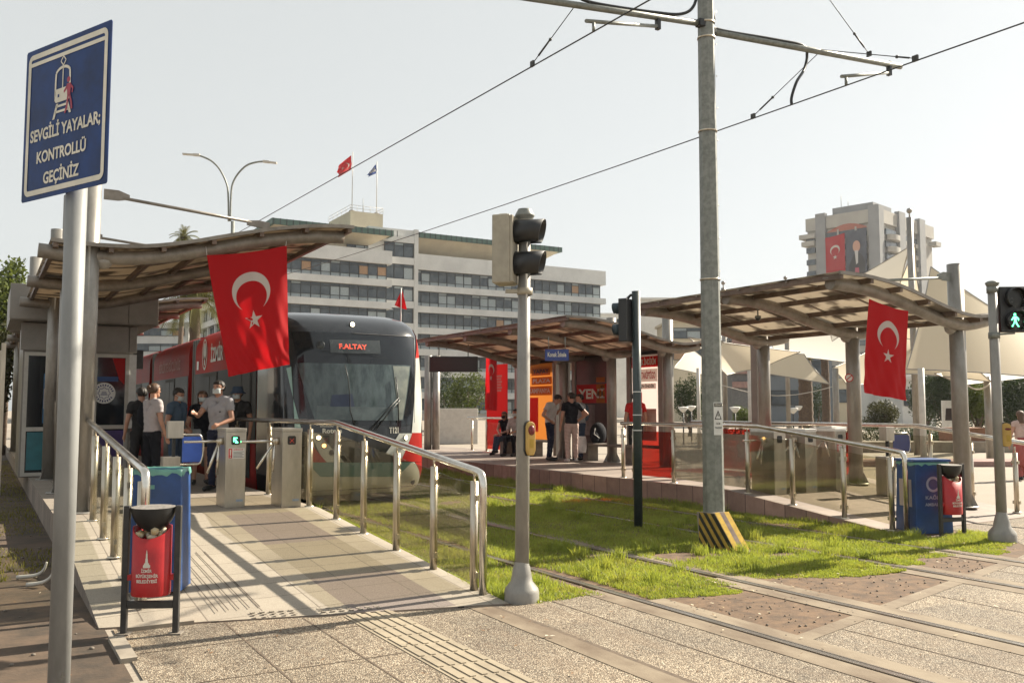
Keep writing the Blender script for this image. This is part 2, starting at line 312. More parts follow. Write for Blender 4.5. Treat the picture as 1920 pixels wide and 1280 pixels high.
# ------------------------------------------------------------ mesh building
class MB:
    def __init__(s): s.v = []; s.f = []; s.m = []; s.sm = []
    def add(s, vs, fs, m=0, sm=False):
        n = len(s.v); s.v += [tuple(v) for v in vs]
        for f in fs: s.f.append(tuple(i+n for i in f)); s.m.append(m); s.sm.append(sm)
        return s
    def box(s, a, b, m=0, T=None):
        x0, y0, z0 = a; x1, y1, z1 = b
        vs = [(x0, y0, z0), (x1, y0, z0), (x1, y1, z0), (x0, y1, z0), (x0, y0, z1), (x1, y0, z1), (x1, y1, z1), (x0, y1, z1)]
        if T is not None: vs = [T @ Vector(v) for v in vs]
        return s.add(vs, [(0, 3, 2, 1), (4, 5, 6, 7), (0, 1, 5, 4), (1, 2, 6, 5), (2, 3, 7, 6), (3, 0, 4, 7)], m)
    def bar(s, p, q, w, h, m=0, up=UP):
        p = Vector(p); q = Vector(q); d = (q-p).normalized(); r = d.cross(up)
        if r.length < 1e-4: r = Vector((1, 0, 0))
        r.normalize(); u = r.cross(d)
        vs = [p+r*a*w/2+u*b*h/2 for a, b in ((-1, -1), (1, -1), (1, 1), (-1, 1))]+[q+r*a*w/2+u*b*h/2 for a, b in ((-1, -1), (1, -1), (1, 1), (-1, 1))]
        return s.add(vs, [(0, 1, 2, 3), (7, 6, 5, 4), (0, 4, 5, 1), (1, 5, 6, 2), (2, 6, 7, 3), (3, 7, 4, 0)], m)
    def tube(s, pts, r, n=12, m=0, cap=True, sm=True, rot=0):
        pts = [Vector(p) for p in pts]; rs = r if isinstance(r, (list, tuple)) else [r]*len(pts)
        t0 = (pts[1]-pts[0]).normalized(); a = Vector((0, 0, 1)) if abs(t0.z) < .9 else Vector((1, 0, 0))
        u = t0.cross(a).normalized(); vs = []
        for i, p in enumerate(pts):
            t = (pts[min(i+1, len(pts)-1)]-pts[max(i-1, 0)]).normalized()
            u = (u-t*u.dot(t)).normalized(); v2 = t.cross(u)
            for k in range(n):
                an = 2*math.pi*k/n+rot; vs.append(p+(u*math.cos(an)+v2*math.sin(an))*rs[i])
        fs = []
        for i in range(len(pts)-1):
            for k in range(n):
                k2 = (k+1) % n; fs.append((i*n+k, i*n+k2, (i+1)*n+k2, (i+1)*n+k))
        s.add(vs, fs, m, sm)
        if cap:
            b = len(s.v)-len(vs)
            s.f.append(tuple(b+k for k in range(n))[::-1]); s.m.append(m); s.sm.append(False)
            b2 = b+(len(pts)-1)*n
            s.f.append(tuple(b2+k for k in range(n))); s.m.append(m); s.sm.append(False)
        return s
    def lathe(s, prof, c, n=24, m=0, sm=True, T=None):
        vs = []; c = Vector(c)
        for r, z in prof:
            for k in range(n):
                a = 2*math.pi*k/n; p = Vector((r*math.cos(a), r*math.sin(a), z))
                if T is not None: p = T @ p
                vs.append(c+p)
        fs = [(i*n+k, i*n+(k+1) % n, (i+1)*n+(k+1) % n, (i+1)*n+k) for i in range(len(prof)-1) for k in range(n)]
        return s.add(vs, fs, m, sm)
    def sphere(s, c, r, n=16, m=0, T=None):
        prof = [(max(1e-4, math.sin(math.pi*i/(n//2))), -math.cos(math.pi*i/(n//2))) for i in range(n//2+1)]
        sc3 = (r, r, r) if isinstance(r, (int, float)) else r
        S = Matrix.Diagonal(sc3); S = (T @ S) if T is not None else S
        return s.lathe(prof, c, n, m, True, S)
    def prism(s, poly, o, ex, ey, thick, m=0):
        """polygon in the plane (ex, ey) at o, extruded by vector thick"""
        o = Vector(o); ex = Vector(ex); ey = Vector(ey); th = Vector(thick); n = len(poly)
        a = [o+ex*x+ey*y for x, y in poly]; vs = a+[p+th for p in a]
        return s.add(vs, [tuple(range(n))[::-1], tuple(range(n, 2*n))]+[(i, (i+1) % n, n+(i+1) % n, n+i) for i in range(n)], m)
    def grid(s, fn, nu, nv, m=0, sm=True, thick=None):
        vs = [fn(i/nu, j/nv) for j in range(nv+1) for i in range(nu+1)]
        fs = [(j*(nu+1)+i, j*(nu+1)+i+1, (j+1)*(nu+1)+i+1, (j+1)*(nu+1)+i) for j in range(nv) for i in range(nu)]
        return s.add(vs, fs, m, sm)
    def build(s, name, mats, parent=None, bev=0, solid=0, local=False, fixn=True):
        me = bpy.data.meshes.new(name)
        off = Vector((0, 0, 0))
        if parent is not None and not local:
            q = parent
            while q is not None: off += Vector(q.location); q = q.parent
        loc = Vector((0, 0, 0))
        if parent is None and not local and s.v:
            xs = [v[0] for v in s.v]; ys = [v[1] for v in s.v]; zs = [v[2] for v in s.v]
            loc = Vector(((min(xs)+max(xs))/2, (min(ys)+max(ys))/2, min(zs))); off = loc.copy()
        me.from_pydata([(v[0]-off.x, v[1]-off.y, v[2]-off.z) for v in s.v], [], s.f)
        if not isinstance(mats, (list, tuple)): mats = [mats]
        for mm in mats: me.materials.append(M[mm] if isinstance(mm, str) else mm)
        me.polygons.foreach_set('material_index', s.m); me.polygons.foreach_set('use_smooth', s.sm)
        if fixn:
            bm = bmesh.new(); bm.from_mesh(me); bmesh.ops.recalc_face_normals(bm, faces=bm.faces); bm.to_mesh(me); bm.free()
        me.update()
        o = bpy.data.objects.new(name, me); C.objects.link(o); o.location = loc
        if parent is not None: o.parent = parent
        if bev:
            b = o.modifiers.new('bevel', 'BEVEL'); b.width = bev; b.segments = 2; b.limit_method = 'ANGLE'; b.angle_limit = R(40)
        if solid:
            b = o.modifiers.new('solid', 'SOLIDIFY'); b.thickness = solid; b.offset = 0
        return o
def tag(o, label=None, cat=None, group=None, kind=None):
    if label: o['label'] = label
    if cat: o['category'] = cat
    if group: o['group'] = group
    if kind: o['kind'] = kind
    return o
def thing(name, loc, label, cat, group=None, rz=0):
    o = bpy.data.objects.new(name, None); C.objects.link(o); o.location = loc; o.rotation_euler = (0, 0, rz); o.empty_display_size = .2
    return tag(o, label, cat, group)
def struct(mb, name, m): return tag(mb.build(name, m), None, None, None, 'structure')
def copy_tree(o, parent=None):
    c = o.copy(); C.objects.link(c); c.parent = parent
    for ch in list(o.children): copy_tree(ch, c)
    return c
_tc = {}
def textmesh(s, bold=False):
    """lettering outline as flat mesh normalised to unit height, returns verts, faces, width"""
    if s in _tc: return _tc[s]
    cu = bpy.data.curves.new('t', 'FONT'); cu.body = s; cu.size = 1; cu.offset = .03; cu.resolution_u = 3
    o = bpy.data.objects.new('t', cu); C.objects.link(o)
    bpy.context.view_layer.update()
    me = bpy.data.meshes.new_from_object(o.evaluated_get(bpy.context.evaluated_depsgraph_get()))
    vs = [v.co.copy() for v in me.vertices]; fs = [tuple(p.vertices) for p in me.polygons]
    bpy.data.objects.remove(o); bpy.data.curves.remove(cu); bpy.data.meshes.remove(me)
    x0 = min(v.x for v in vs); x1 = max(v.x for v in vs)
    _tc[s] = ([Vector((v.x-x0, v.y, 0)) for v in vs], fs, x1-x0); return _tc[s]
def letters(mb, s, o, ex, ey, width, height, m=0, center=True):
    """cap height = height, total width = width, lying in plane ex/ey at o (baseline centre)"""
    vs, fs, w_ = textmesh(s); o = Vector(o); ex = Vector(ex).normalized(); ey = Vector(ey).normalized()
    k = width/w_; h = height/.70
    mb.add([o+ex*(v.x*k-(width/2 if center else 0))+ey*(v.y*h) for v in vs], fs, m)
    return mb

# ============================================================ THE SETTING
def sheet(name, polys, z, m, kind='structure'):
    mb = MB()
    for p in polys: mb.add([(x, y, z) for x, y in p], [tuple(range(len(p)))])
    o = mb.build(name, m, fixn=False); tag(o, kind=kind)
    return o
sheet('ground', [[(-900, -300), (1200, -300), (1200, 1500), (-900, 1500)]], 0, 'ground')
sheet('dirt', [[(-14, 3), (.88, 3), (.88, 60), (-14, 60)]], .004, M.setdefault('verge', mat('shade_toned_verge_soil', (.10, .066, .042), (.038, .028, .019), .95, ns=2.2, bmp=.9, bs=30)))  # soil darker than the other dirt, shade of the verge put into its colour
def fy(x): return 4.76+.26*(x-5.35)             # far edge of the crossing, cut skew to the rails
sheet('pavement', [[(.93, -3), (3.62, -3), (3.62, 6.95), (2.4, 7.28), (.93, 7.66)],
                   [(3.86, -3), (4.80, -3), (4.80, 6.86), (3.86, 6.86)],
                   [(5.3, -3), (6.2, -3), (6.2, fy(6.2)-.02), (5.3, fy(5.3)-.02)],
                   [(6.7, -3), (8.25, -3), (8.25, fy(8.25)-.02), (6.7, fy(6.7)-.02)],
                   [(8.75, -3), (9.65, -3), (9.65, fy(9.65)-.02), (8.75, fy(8.75)-.02)],
                   [(10.15, -3), (24, -3), (24, 7.6), (14.2, 8.3), (11.9, 8.25), (11.5, 6.9), (10.9, 6.35), (10.15, 6.1)]], .010, 'gravel')
# concrete strips beside the rails, the bands that close the paving, the long joint
mb = MB()
for x0, x1, y1 in ((4.80, 5.01, 7.0), (5.10, 5.30, 6.4), (6.2, 6.41, 6.9), (6.50, 6.70, 30), (8.25, 8.46, 6.6), (8.55, 8.75, 6.5), (9.65, 9.86, 7.0), (9.95, 10.15, 7.2)):
    mb.box((x0, -3, -.05), (x1, y1, .014))
mb.box((3.62, -3, -.05), (3.815, 6.95, .014))
for a, b in ((5.3, 6.2), (6.7, 8.25), (8.75, 9.65)):
    mb.add([(a, fy(a)-.02, .013), (b, fy(b)-.02, .013), (b, fy(b)+.13, .013), (a, fy(a)+.13, .013)], [(0, 1, 2, 3)])
struct(mb, 'track_slab', M.setdefault('slabbrown', mat('brownish_track_concrete', (.235, .19, .135), (.12, .085, .055), .9, ns=2.2, nscale=(1, .5, 1), bmp=.4, bs=90)))
sheet('soil', [[(3.95, 6.8), (5.02, 6.8), (5.02, 40), (3.95, 40)], [(5.1, fy(5.1)), (6.4, fy(6.4)), (6.4, 40), (5.1, 40)],
               [(6.5, fy(6.5)), (8.46, fy(8.46)), (8.46, 40), (6.5, 40)], [(8.55, fy(8.55)), (9.86, fy(9.86)), (9.86, 40), (8.55, 40)], [(9.95, 6.05), (10.95, 6.3), (11.55, 6.85), (11.95, 8.3), (10.72, 8.3), (10.72, 40), (9.95, 40)]], .007, 'dirt')
# paving joints as dark grooves
mb = MB()
for x, y0, y1 in ((1.72, 3, 7.44), (2.30, 3, 7.28), (3.838, 3, 6.9), (4.38, 3, 6.8), (5.75, 3, fy(5.75)), (7.5, 3, fy(7.5)), (9.2, 3, fy(9.2))):
    wd = .022 if x == 3.838 else .007
    mb.add([(x-wd, y0, .0125), (x+wd, y0, .0125), (x+wd, y1, .0125), (x-wd, y1, .0125)], [(0, 1, 2, 3)])
for y in (3.9, 4.9, 5.9, 6.8):
    mb.add([(.95, y-.006, .0128), (2.6, y-.006, .0128), (2.6, y+.006, .0128), (.95, y+.006, .0128)], [(0, 1, 2, 3)])
struct(mb, 'paving_joint', M.setdefault('jointdirt', mat('joint_dirt', (.13, .095, .065), (.07, .05, .035), .95, ns=20)))
# ribbed guidance strip
mb = MB()
mb.box((2.60, -1, .0), (3.02, 7.16, .0145))
for k in range(5):
    x = 2.645+k*.083
    for j in range(28):
        y = -1+j*.293
        mb.box((x-.018, y, .0145), (x+.018, y+.27, .021))
struct(mb, 'guidance_path', M.setdefault('tactile', mat('yellowish_ribbed_paving', (.315, .265, .19), (.235, .195, .14), .85, ns=4, bmp=.3)))
# rails, four of them, grooved
for i, x in enumerate((5.055, 6.455, 8.505, 9.905)):
    mb = MB(); e = 46
    mb.box((x-.045, -3, -.1), (x+.045, e, .011), 1)
    mb.box((x-.038, -3, .0), (x+.012, e, .022), 0)
    mb.box((x+.030, -3, .0), (x+.044, e, .020), 0)
    o = mb.build('tram_rail', ['railsteel', 'railrust'])
    tag(o, ['grooved tram rail nearest the railed near ramp', 'grooved tram rail under the right side of the tram', 'grooved tram rail just right of the striped mast footing', 'grooved tram rail nearest the far platform kerb and blue bin'][i], 'tram rail', 'grooved tram rails set in grass and paving')

# ---- platforms (waiting surfaces with a ramp towards the crossing)
def platform(name, x0, x1, ya, za_l, za_r, yr, zt, yend, mtop, mside):
    """x0..x1; ramp from slanted front (za_l at x0, za_r at x1) up to yr, level to yend"""
    mb = MB()
    n = 24; L = [];
    def z(t): s = t; return .016+(zt-.016)*s
    for i in range(n+1):
        t = i/n
        for x, yf in ((x0, za_l), (x1, za_r)): L.append((x, yf+(yr-yf)*t, z(t)))
    mb.add(L, [(2*i, 2*i+1, 2*i+3, 2*i+2) for i in range(n)], 0)
    mb.add([(x0, yr, zt), (x1, yr, zt), (x1, yend, zt), (x0, yend, zt)], [(0, 1, 2, 3)], 0)
    for x, o in ((x0, 0), (x1, 1)):
        prev = None
        for i in range(n+1):
            p = L[2*i+o]
            if prev: mb.add([(x, prev[1], -.05), (x, p[1], -.05), p, prev], [(0, 1, 2, 3)], 1)
            prev = p
        mb.add([(x, yr, -.05), (x, yend, -.05), (x, yend, zt), (x, yr, zt)], [(0, 1, 2, 3)], 1)
    mb.add([(x0, za_l, -.05), (x1, za_r, -.05), (x1, za_r, .016), (x0, za_l, .016)], [(0, 1, 2, 3)], 1)
    return struct(mb, name, [mtop, mside])
ZT = .36
platform('platform', .84, 4.0, 0, 7.72, 6.9, 12.0, ZT, 70, 'tiles', 'kerbblock_grey')
platform('platform', 10.76, 14.6, 0, 8.15, 8.35, 11.4, ZT, 60, 'tiles2', 'kerbblock')
def zl(y): return max(.016, min(ZT, .016+(ZT-.016)*(y-7.3)/4.7))
def zr(y): return max(.016, min(ZT, .016+(ZT-.016)*(y-8.2)/3.2))
# light border slabs and drainage ribs of the left ramp
mb = MB()
for k in range(5):
    x = 1.72+k*.085
    mb.add([(x, 7.7, zl(7.7)+.003), (x+.008, 7.7, zl(7.7)+.003), (x+.008, 9.9, zl(9.9)+.003), (x, 9.9, zl(9.9)+.003)], [(0, 1, 2, 3)])
struct(mb, 'ramp_groove', 'railrust')
mb = MB()
for k in range(14):
    for j in range(3):
        x = 1.95+k*.075; y = 7.43-.19*(x-1.95)+j*.06
        if 2.32 < x < 2.45: continue
        mb.box((x, y, .03), (x+.035, y+.03, zl(y)+.006))
struct(mb, 'ramp_stud', 'concrete')
# kerb stones at the torn left corner
mb = MB()
mb.box((.86, 6.62, -.02), (.965, 7.3, .035)); mb.box((.84, 5.4, -.02), (.94, 6.05, .03)); mb.box((.84, 3.9, -.02), (.935, 5.36, .03)); mb.box((1.0, 7.5, 0), (1.5, 7.66, .04))
struct(mb, 'kerb', 'concrete')
mb = MB()
for i in range(260):
    x = random.uniform(-3, .85); y = random.uniform(4, 14); s = random.uniform(.006, .022)
    mb.sphere((x, y, .004+s*.4), (s, s*random.uniform(.6, 1), s*.6), 6)
for i in range(240):
    x = random.choice((random.uniform(5.15, 6.35), random.uniform(6.75, 8.2), random.uniform(8.8, 9.6))); y = fy(x)+.15+random.random()**1.3*1.4; s = random.uniform(.004, .014)
    mb.sphere((x, y, .008+s*.4), (s, s*random.uniform(.6, 1), s*.6), 6)
tag(mb.build('pebbles', 'concrete_dark'), kind='stuff')

# ---- grass
def blades(name, n, sampler, hmin, hmax, wid, m, lean=.5):
    P = sampler(n); n = len(P)
    h = np.random.uniform(hmin, hmax, n)*P[:, 2]; a = np.random.uniform(0, 2*np.pi, n); wv = wid*np.random.uniform(.7, 1.3, n)
    ln = np.random.normal(0, lean, n)*h; la = np.random.uniform(0, 2*np.pi, n)
    dx = np.cos(a)*wv; dy = np.sin(a)*wv; lx = np.cos(la)*ln; ly = np.sin(la)*ln
    V = np.zeros((n, 5, 3)); x, y = P[:, 0], P[:, 1]; z0 = .004
    V[:, 0] = np.stack([x-dx, y-dy, z0+0*x], 1); V[:, 1] = np.stack([x+dx, y+dy, z0+0*x], 1)
    V[:, 2] = np.stack([x+dx*.8+lx*.35, y+dy*.8+ly*.35, z0+h*.55], 1); V[:, 3] = np.stack([x-dx*.8+lx*.35, y-dy*.8+ly*.35, z0+h*.55], 1)
    V[:, 4] = np.stack([x+lx, y+ly, z0+h], 1)
    me = bpy.data.meshes.new(name); me.vertices.add(n*5); me.vertices.foreach_set('co', V.ravel())
    b = np.arange(n)*5
    loops = np.stack([b, b+1, b+2, b+3, b+3, b+2, b+4], 1).ravel(); me.loops.add(n*7); me.loops.foreach_set('vertex_index', loops)
    me.polygons.add(n*2); st = np.stack([np.arange(n)*7, np.arange(n)*7+4], 1).ravel(); me.polygons.foreach_set('loop_start', st)
    me.polygons.foreach_set('loop_total', np.tile([4, 3], n)); me.update(calc_edges=True); me.materials.append(M[m])
    o = bpy.data.objects.new(name, me); C.objects.link(o); tag(o, kind='stuff'); return o
def fbm(x, y, s=1., seed=0):
    r = np.random.RandomState(seed); v = 0
    for k in range(5):
        f = s*2**k; ph = r.uniform(0, 6.28, 4); an = r.uniform(0, 6.28, 2)
        v = v+(np.sin((x*np.cos(an[0])+y*np.sin(an[0]))*f+ph[0])+np.sin((x*np.cos(an[1])+y*np.sin(an[1]))*f*1.3+ph[1]))/2**k/1.7
    return v
def lawn(n):
    x = np.random.uniform(4.02, 11.9, n); y = 6.2+(np.random.uniform(0, 1, n)**1.9)*26
    ok = np.ones(n, bool)
    for xr in (5.055, 6.455, 8.505, 9.905):
        wz = np.where(y < 9, .13, .10)+.05*fbm(x, y, 3, 3); ok &= np.abs(x-xr) > wz
    front = np.where(x < 5.05, 6.86, np.where(x < 6.45, 6.33+.05*(x-5.05), np.where(x < 8.5, 6.72-.32*(x-6.5), np.where(x < 9.9, 6.42+.05*(x-8.5), np.where(x < 10.9, 6.55, 6.55+.9*np.clip(x-10.9, 0, 9)**1.2)))))
    front = front+.13*fbm(x, y, 4, 1); ok &= y > front
    ok &= (x < 10.74) | (y < 7.55+.15*fbm(x, y, 5, 2))
    ok &= ~((x > 4.35) & (x < 7.1) & (y > 15.8))
    ok &= (fbm(x, y, 2.2, 9) > -1.25); ok &= (fbm(x, y, 9, 19)+1.2*(y-front) > -.9)
    ok &= ~((x > 7.62) & (x < 8.05) & (y > 7.9) & (y < 8.7))
    x, y, front = x[ok], y[ok], front[ok]
    k = np.clip(.45+.5*(y-front)/.5, .4, 1)*(1+.22*fbm(x, y, 1.6, 5))
    k = np.where((x > 9.9) & (y < 9), k*1.2, k)
    return np.stack([x, y, np.clip(k, .3, 1.9)], 1)
blades('grass', 420000, lawn, .026, .062, .0040, 'grass', .55)
def tufts(n):
    c = np.random.uniform(0, 1, (90, 2)); cx = 4.05+c[:, 0]*6.6; cy = 6.9+c[:, 1]**1.4*12
    i = np.random.randint(0, 90, n); x = cx[i]+np.random.normal(0, .05, n); y = cy[i]+np.random.normal(0, .05, n)
    ok = (y > 6.9)
    for xr in (5.055, 6.455, 8.505, 9.905): ok &= np.abs(x-xr) > .07
    ok &= ~((x > 4.35) & (x < 7.1) & (y > 15.8))
    ok &= x < 10.7
    return np.stack([x[ok], y[ok], np.full(ok.sum(), 1.)], 1)
blades('tall_grass', 9000, tufts, .08, .17, .004, 'grass', .5)
def leftgrass(n):
    x = np.random.uniform(-6, .8, n); y = 8+np.random.uniform(0, 1, n)**1.5*26
    f = fbm(x, y, 1.1, 4); ok = (f+ (y-11)*.25 > .1)
    return np.stack([x[ok], y[ok], np.clip(.6+.3*f[ok], .3, 1.3)], 1)
blades('sparse_grass', 50000, leftgrass, .03, .08, .005, 'grass_dry', .6)
def edgegrass(n):
    x = np.concatenate([4.0+np.abs(np.random.normal(0, .04, n//2)), 10.74-np.abs(np.random.normal(0, .07, n-n//2))]); y = np.concatenate([7+np.random.uniform(0, 1, n//2)*9, 7.9+np.random.uniform(0, 1, n-n//2)**1.5*18])
    k = 1+.6*fbm(x, y, 2, 8); ok = k > .7
    return np.stack([x[ok], y[ok], np.clip(k[ok], .5, 1.8)], 1)
blades('edge_grass', 9000, edgegrass, .06, .12, .0045, 'grass', .5)

# ============================================================ TRAM STOP STRUCTURES
def smooth_path(pts, n=24):
    """Catmull-Rom through (x, z) points"""
    P = [pts[0]]+list(pts)+[pts[-1]]; out = []
    for i in range(1, len(P)-2):
        p0, p1, p2, p3 = [Vector((a[0], a[1], 0)) for a in P[i-1:i+3]]
        k = max(2, n//(len(pts)-1))
        for j in range(k):
            t = j/k; out.append(.5*((2*p1)+(p2-p0)*t+(2*p0-5*p1+4*p2-p3)*t*t+(3*p1-p0-3*p2+p3)*t**3))
    out.append(Vector((*pts[-1], 0))); return [(v.x, v.y) for v in out]
def canopy(label, prof, roof_off, beams, y0, y1, px, zt, zb, posts, rod, roofm, group, pr=.125, br=.095, roof_x=None, purl=6, base=True):
    """prof: beam centre line (x, z) from tip to tail; posts: y of the posts at x=px from zb(y) up to zt"""
    t = thing('canopy', (px, (y0+y1)/2, ZT), label, 'canopy', group)
    path = smooth_path(prof, 26)
    tipx = prof[0][0]; sgn = 1 if tipx > px else -1
    for y in beams: MB().tube([(x, y, z) for x, z in path], br, 14).build('beam', 'beam', t)
    for y in posts:
        mb = MB().tube([(px, y, zb(y)), (px, y, zt)], pr, 20)
        mb.lathe([(pr, zt), (pr*.98, zt+.012), (.02, zt+.018)], (px, y, 0), 20)
        mb.lathe([(.001, 0), (pr*1.8, 0), (pr*1.8, .02), (pr, .02)], (px, y, zb(y)), 16)
        for k in range(4):
            a = math.pi/4+k*math.pi/2; dx, dy = math.cos(a), math.sin(a)
            mb.add([(px+dx*pr, y+dy*pr, zb(y)+.02), (px+dx*pr*1.75, y+dy*pr*1.75, zb(y)+.02), (px+dx*pr, y+dy*pr, zb(y)+.22)], [(0, 1, 2)])
        pz = min(path, key=lambda q: abs(q[0]-px))[1]
        mb.sphere((px+sgn*.17, y, pz-.05), (.12, .09, .11), 12)
        mb.build('post', 'canopy_pole', t)
        if rod:
            (rx0, rz0), (rx1, rz1) = rod
            r = MB(); a = Vector((rx0, y, rz0)); b = Vector((rx1, y, rz1)); d = (b-a).normalized()
            r.tube([a+d*.22, b-d*.2], .022, 10)
            r.prism([(-.02, -.06), (.16, -.06), (.30, -.03), (.30, .03), (.16, .08), (-.02, .08)], a-Vector((0, .012, 0)), (sgn, 0, 0), UP, (0, .024, 0), 0)
            r.prism([(-.26, -.03), (-.1, -.05), (.06, -.07), (.06, .03), (-.1, .05), (-.26, .03)], b-Vector((0, .02, 0)), (sgn, 0, 0), UP, (0, .04, 0), 0)
            r.build('tie_rod', 'beam' if sgn > 0 else 'galv', t)
    # roof skin, edge profiles and purlins follow the beam
    rx0, rx1 = roof_x if roof_x else (tipx-sgn*.02, prof[-1][0]+sgn*.2)
    def zz(x):
        ps = sorted(path); 
        if x <= ps[0][0]: return ps[0][1]
        for (a, za), (b, zb_) in zip(ps, ps[1:]):
            if a <= x <= b: return za+(zb_-za)*(x-a)/(b-a+1e-9)
        return ps[-1][1]
    xs = [rx0+(rx1-rx0)*i/22 for i in range(23)]
    mb = MB(); 
    mb.grid(lambda u, v: (rx0+(rx1-rx0)*u, y0+(y1-y0)*v, zz(rx0+(rx1-rx0)*u)+roof_off), 22, 8, 0)
    mb.build('roof_panel', roofm, t, solid=.014)
    for k in range(purl+1):
        x = rx0+(rx1-rx0)*(.015+.97*k/purl); z = zz(x)+roof_off-.055
        MB().box((x-.03, y0+.01, z-.04), (x+.03, y1-.01, z+.04)).build('purlin', 'purlin', t)
    def strip(y, wy, hz, dz, nm):
        V = []
        for x in xs:
            z = zz(x)+roof_off+dz; V += [(x, y-wy/2, z-hz/2), (x, y+wy/2, z-hz/2), (x, y+wy/2, z+hz/2), (x, y-wy/2, z+hz/2)]
        fs = [(4*i+a, 4*i+(a+1) % 4, 4*i+4+(a+1) % 4, 4*i+4+a) for i in range(len(xs)-1) for a in range(4)]+[(0, 1, 2, 3), tuple(4*len(xs)-4+a for a in range(4))]
        MB().add(V, fs).build(nm, 'beam', t)
    for y in (y0, y1): strip(y, .03, .05, -.01, 'edge_trim')
    ny = int((y1-y0)/.95)
    for k in range(1, ny): strip(y0+(y1-y0)*k/ny, .035, .02, -.03, 'roof_rib')
    for y in beams:
        for k in range(purl+1):
            x = rx0+(rx1-rx0)*(.015+.97*k/purl); MB().tube([(x, y-.05, zz(x)+.07), (x, y+.05, zz(x)+.07)], .032, 8).build('bracket', 'galv', t)
    return t
PL = [(4.62, 4.28), (4.1, 4.235), (3.5, 4.13), (2.9, 3.98), (2.3, 3.82), (1.75, 3.72), (1.15, 3.69), (.55, 3.72)]
canopy('brown curved canopy on round posts over the left turnstiles, flag hanging from its near beam', PL, .135, [13., 16.2, 19.4], 12.78, 19.75, 1.15, 5.14, lambda y: zl(y), [13., 16.2, 19.4], ((1.32, 4.53), (3.45, 4.35)), 'roofpanel_dark', 'curved canopies of the tram stop', roof_x=(4.72, .68))
canopy('brown curved canopy behind the ticket kiosk, three beam ends showing beside the palm', PL, .135, [23.2, 26.2, 29.4, 32.6], 22.9, 36, .95, 5.14, lambda y: ZT, [23.2, 32.6], None, 'roofpanel_dark', 'curved canopies of the tram stop', roof_x=(4.72, .68))
PR = [(10.62, 3.52), (11.1, 3.51), (11.73, 3.44), (12.3, 3.32), (12.87, 3.18), (13.4, 3.08), (13.85, 3.06), (14.38, 3.15)]
canopy('brown curved canopy right of the tall mast, over the far turnstiles', PR, .125, [9.0, 11.15, 13.35], 8.72, 13.75, 13.78, 4.06, lambda y: zr(y), [9.12, 11.2, 13.4], ((13.62, 3.84), (11.85, 3.66)), 'roofpanel', 'curved canopies of the tram stop', roof_x=(10.5, 14.55))
canopy('rosy brown curved canopy over the people waiting on the far platform', PR, .125, [16.05, 18.3, 20.6, 22.9], 15.75, 23.4, 13.78, 4.0, lambda y: ZT, [16.4, 18.6, 20.8, 23.1], None, 'roofpanel_red', 'curved canopies of the tram stop', roof_x=(10.5, 14.9))

# ---- railings
def railing(label, x, ys, zf, top, ytop, endbend, group, panes, side=1, pm='pane', y_end=None, pr=.038, two_end=True):
    """posts at (x, y), handrail follows top(y); glass panes between posts"""
    t = thing('railing', (x, ys[0], zf(ys[0])), label, 'railing', group)
    for i, y in enumerate(ys):
        mb = MB(); z0 = zf(y); z1 = top(y)
        mb.tube([(x, y, z0), (x, y, z1-.10)], pr, 14); mb.tube([(x, y, z1-.10), (x, y, z1)], .011, 8)
        mb.lathe([(.001, z0+.012), (pr*1.7, z0+.012), (pr*1.7, z0)], (x, y, 0), 14)
        for zc in (z0+.16, z1-.25): mb.box((x-.016+.0*side, y-.06, zc-.025), (x+.016, y+.06, zc+.025))
        mb.build('post', 'steel', t)
    pts = [(x, y, top(y)) for y in ytop]
    if endbend:
        y0 = ytop[0]; z0 = top(y0)
        bend = [(x, y0-.05-.0, zf(y0))]+[(x, y0-.05, z0-.14)]+[(x, y0-.05+.05*(1-math.cos(a)), z0-.14+.13*math.sin(a)) for a in (.3, .7, 1.1, 1.4)]
        pts = bend+[(x, y0+.08, top(y0+.08))]+pts[1:]
    MB().tube(pts, .036, 16).build('handrail', 'steel_rail', t)
    for a, b, m in panes:
        mb = MB(); ya, yb = a+.04, b-.04
        mb.add([(x-.004, ya, zf(ya)+.08), (x-.004, yb, zf(yb)+.08), (x-.004, yb, top(yb)-.14), (x-.004, ya, top(ya)-.14)], [(0, 1, 2, 3)])
        mb.build('glass_pane', m, t, solid=.008)
    return t
def topl(y): return max(.05, 1.115+min(1, max(0, (y-7.3)/3.9))*.40)-.0
ys = [7.42, 8.28, 9.22, 10.2, 11.15, 12.25, 14.3, 16.4]
railing('steel and glass railing on the track side of the near ramp', 3.93, ys, zl, topl, [7.3, 11.2, 16.5], True, 'steel railings of the tram stop',
        [(ys[i], ys[i+1], 'pane') for i in range(5)]+[(12.25, 14.3, 'pane')])
def topl2(y): return 1.17+min(1, max(0, (y-8.15)/4.8))*.37
ysl = [8.25, 9.1, 9.95, 10.9, 12.0]
railing('short steel railing on the left edge of the near ramp, behind the red litter bin', 1.2, ysl, zl, topl2, [8.12, 12.9], True, 'steel railings of the tram stop', [(a, b, 'pane_clear') for a, b in zip(ysl[:-1], ysl[1:])])
def topr(y): return 1.09+min(1, max(0, (y-8.0)/2.7))*.325
ysr = [8.28, 9.08, 10.05, 11.0, 12.85, 14.0, 14.35]
railing('steel railing with smoked glass along the track side of the far ramp', 10.9, ysr, zr, topr, [8.1, 10.75, 14.4], True, 'steel railings of the tram stop',
        [(8.28, 9.08, 'pane'), (9.08, 10.05, 'pane'), (10.05, 11.0, 'pane'), (11.0, 12.85, 'pane_crack'), (12.85, 14.0, 'pane_red')])
def topb(y): return 1.0+min(1, max(0, (y-8.0)/2.3))*.40
ysb = [8.55, 9.3, 10.05, 11.6, 12.9, 14.3, 15.7]
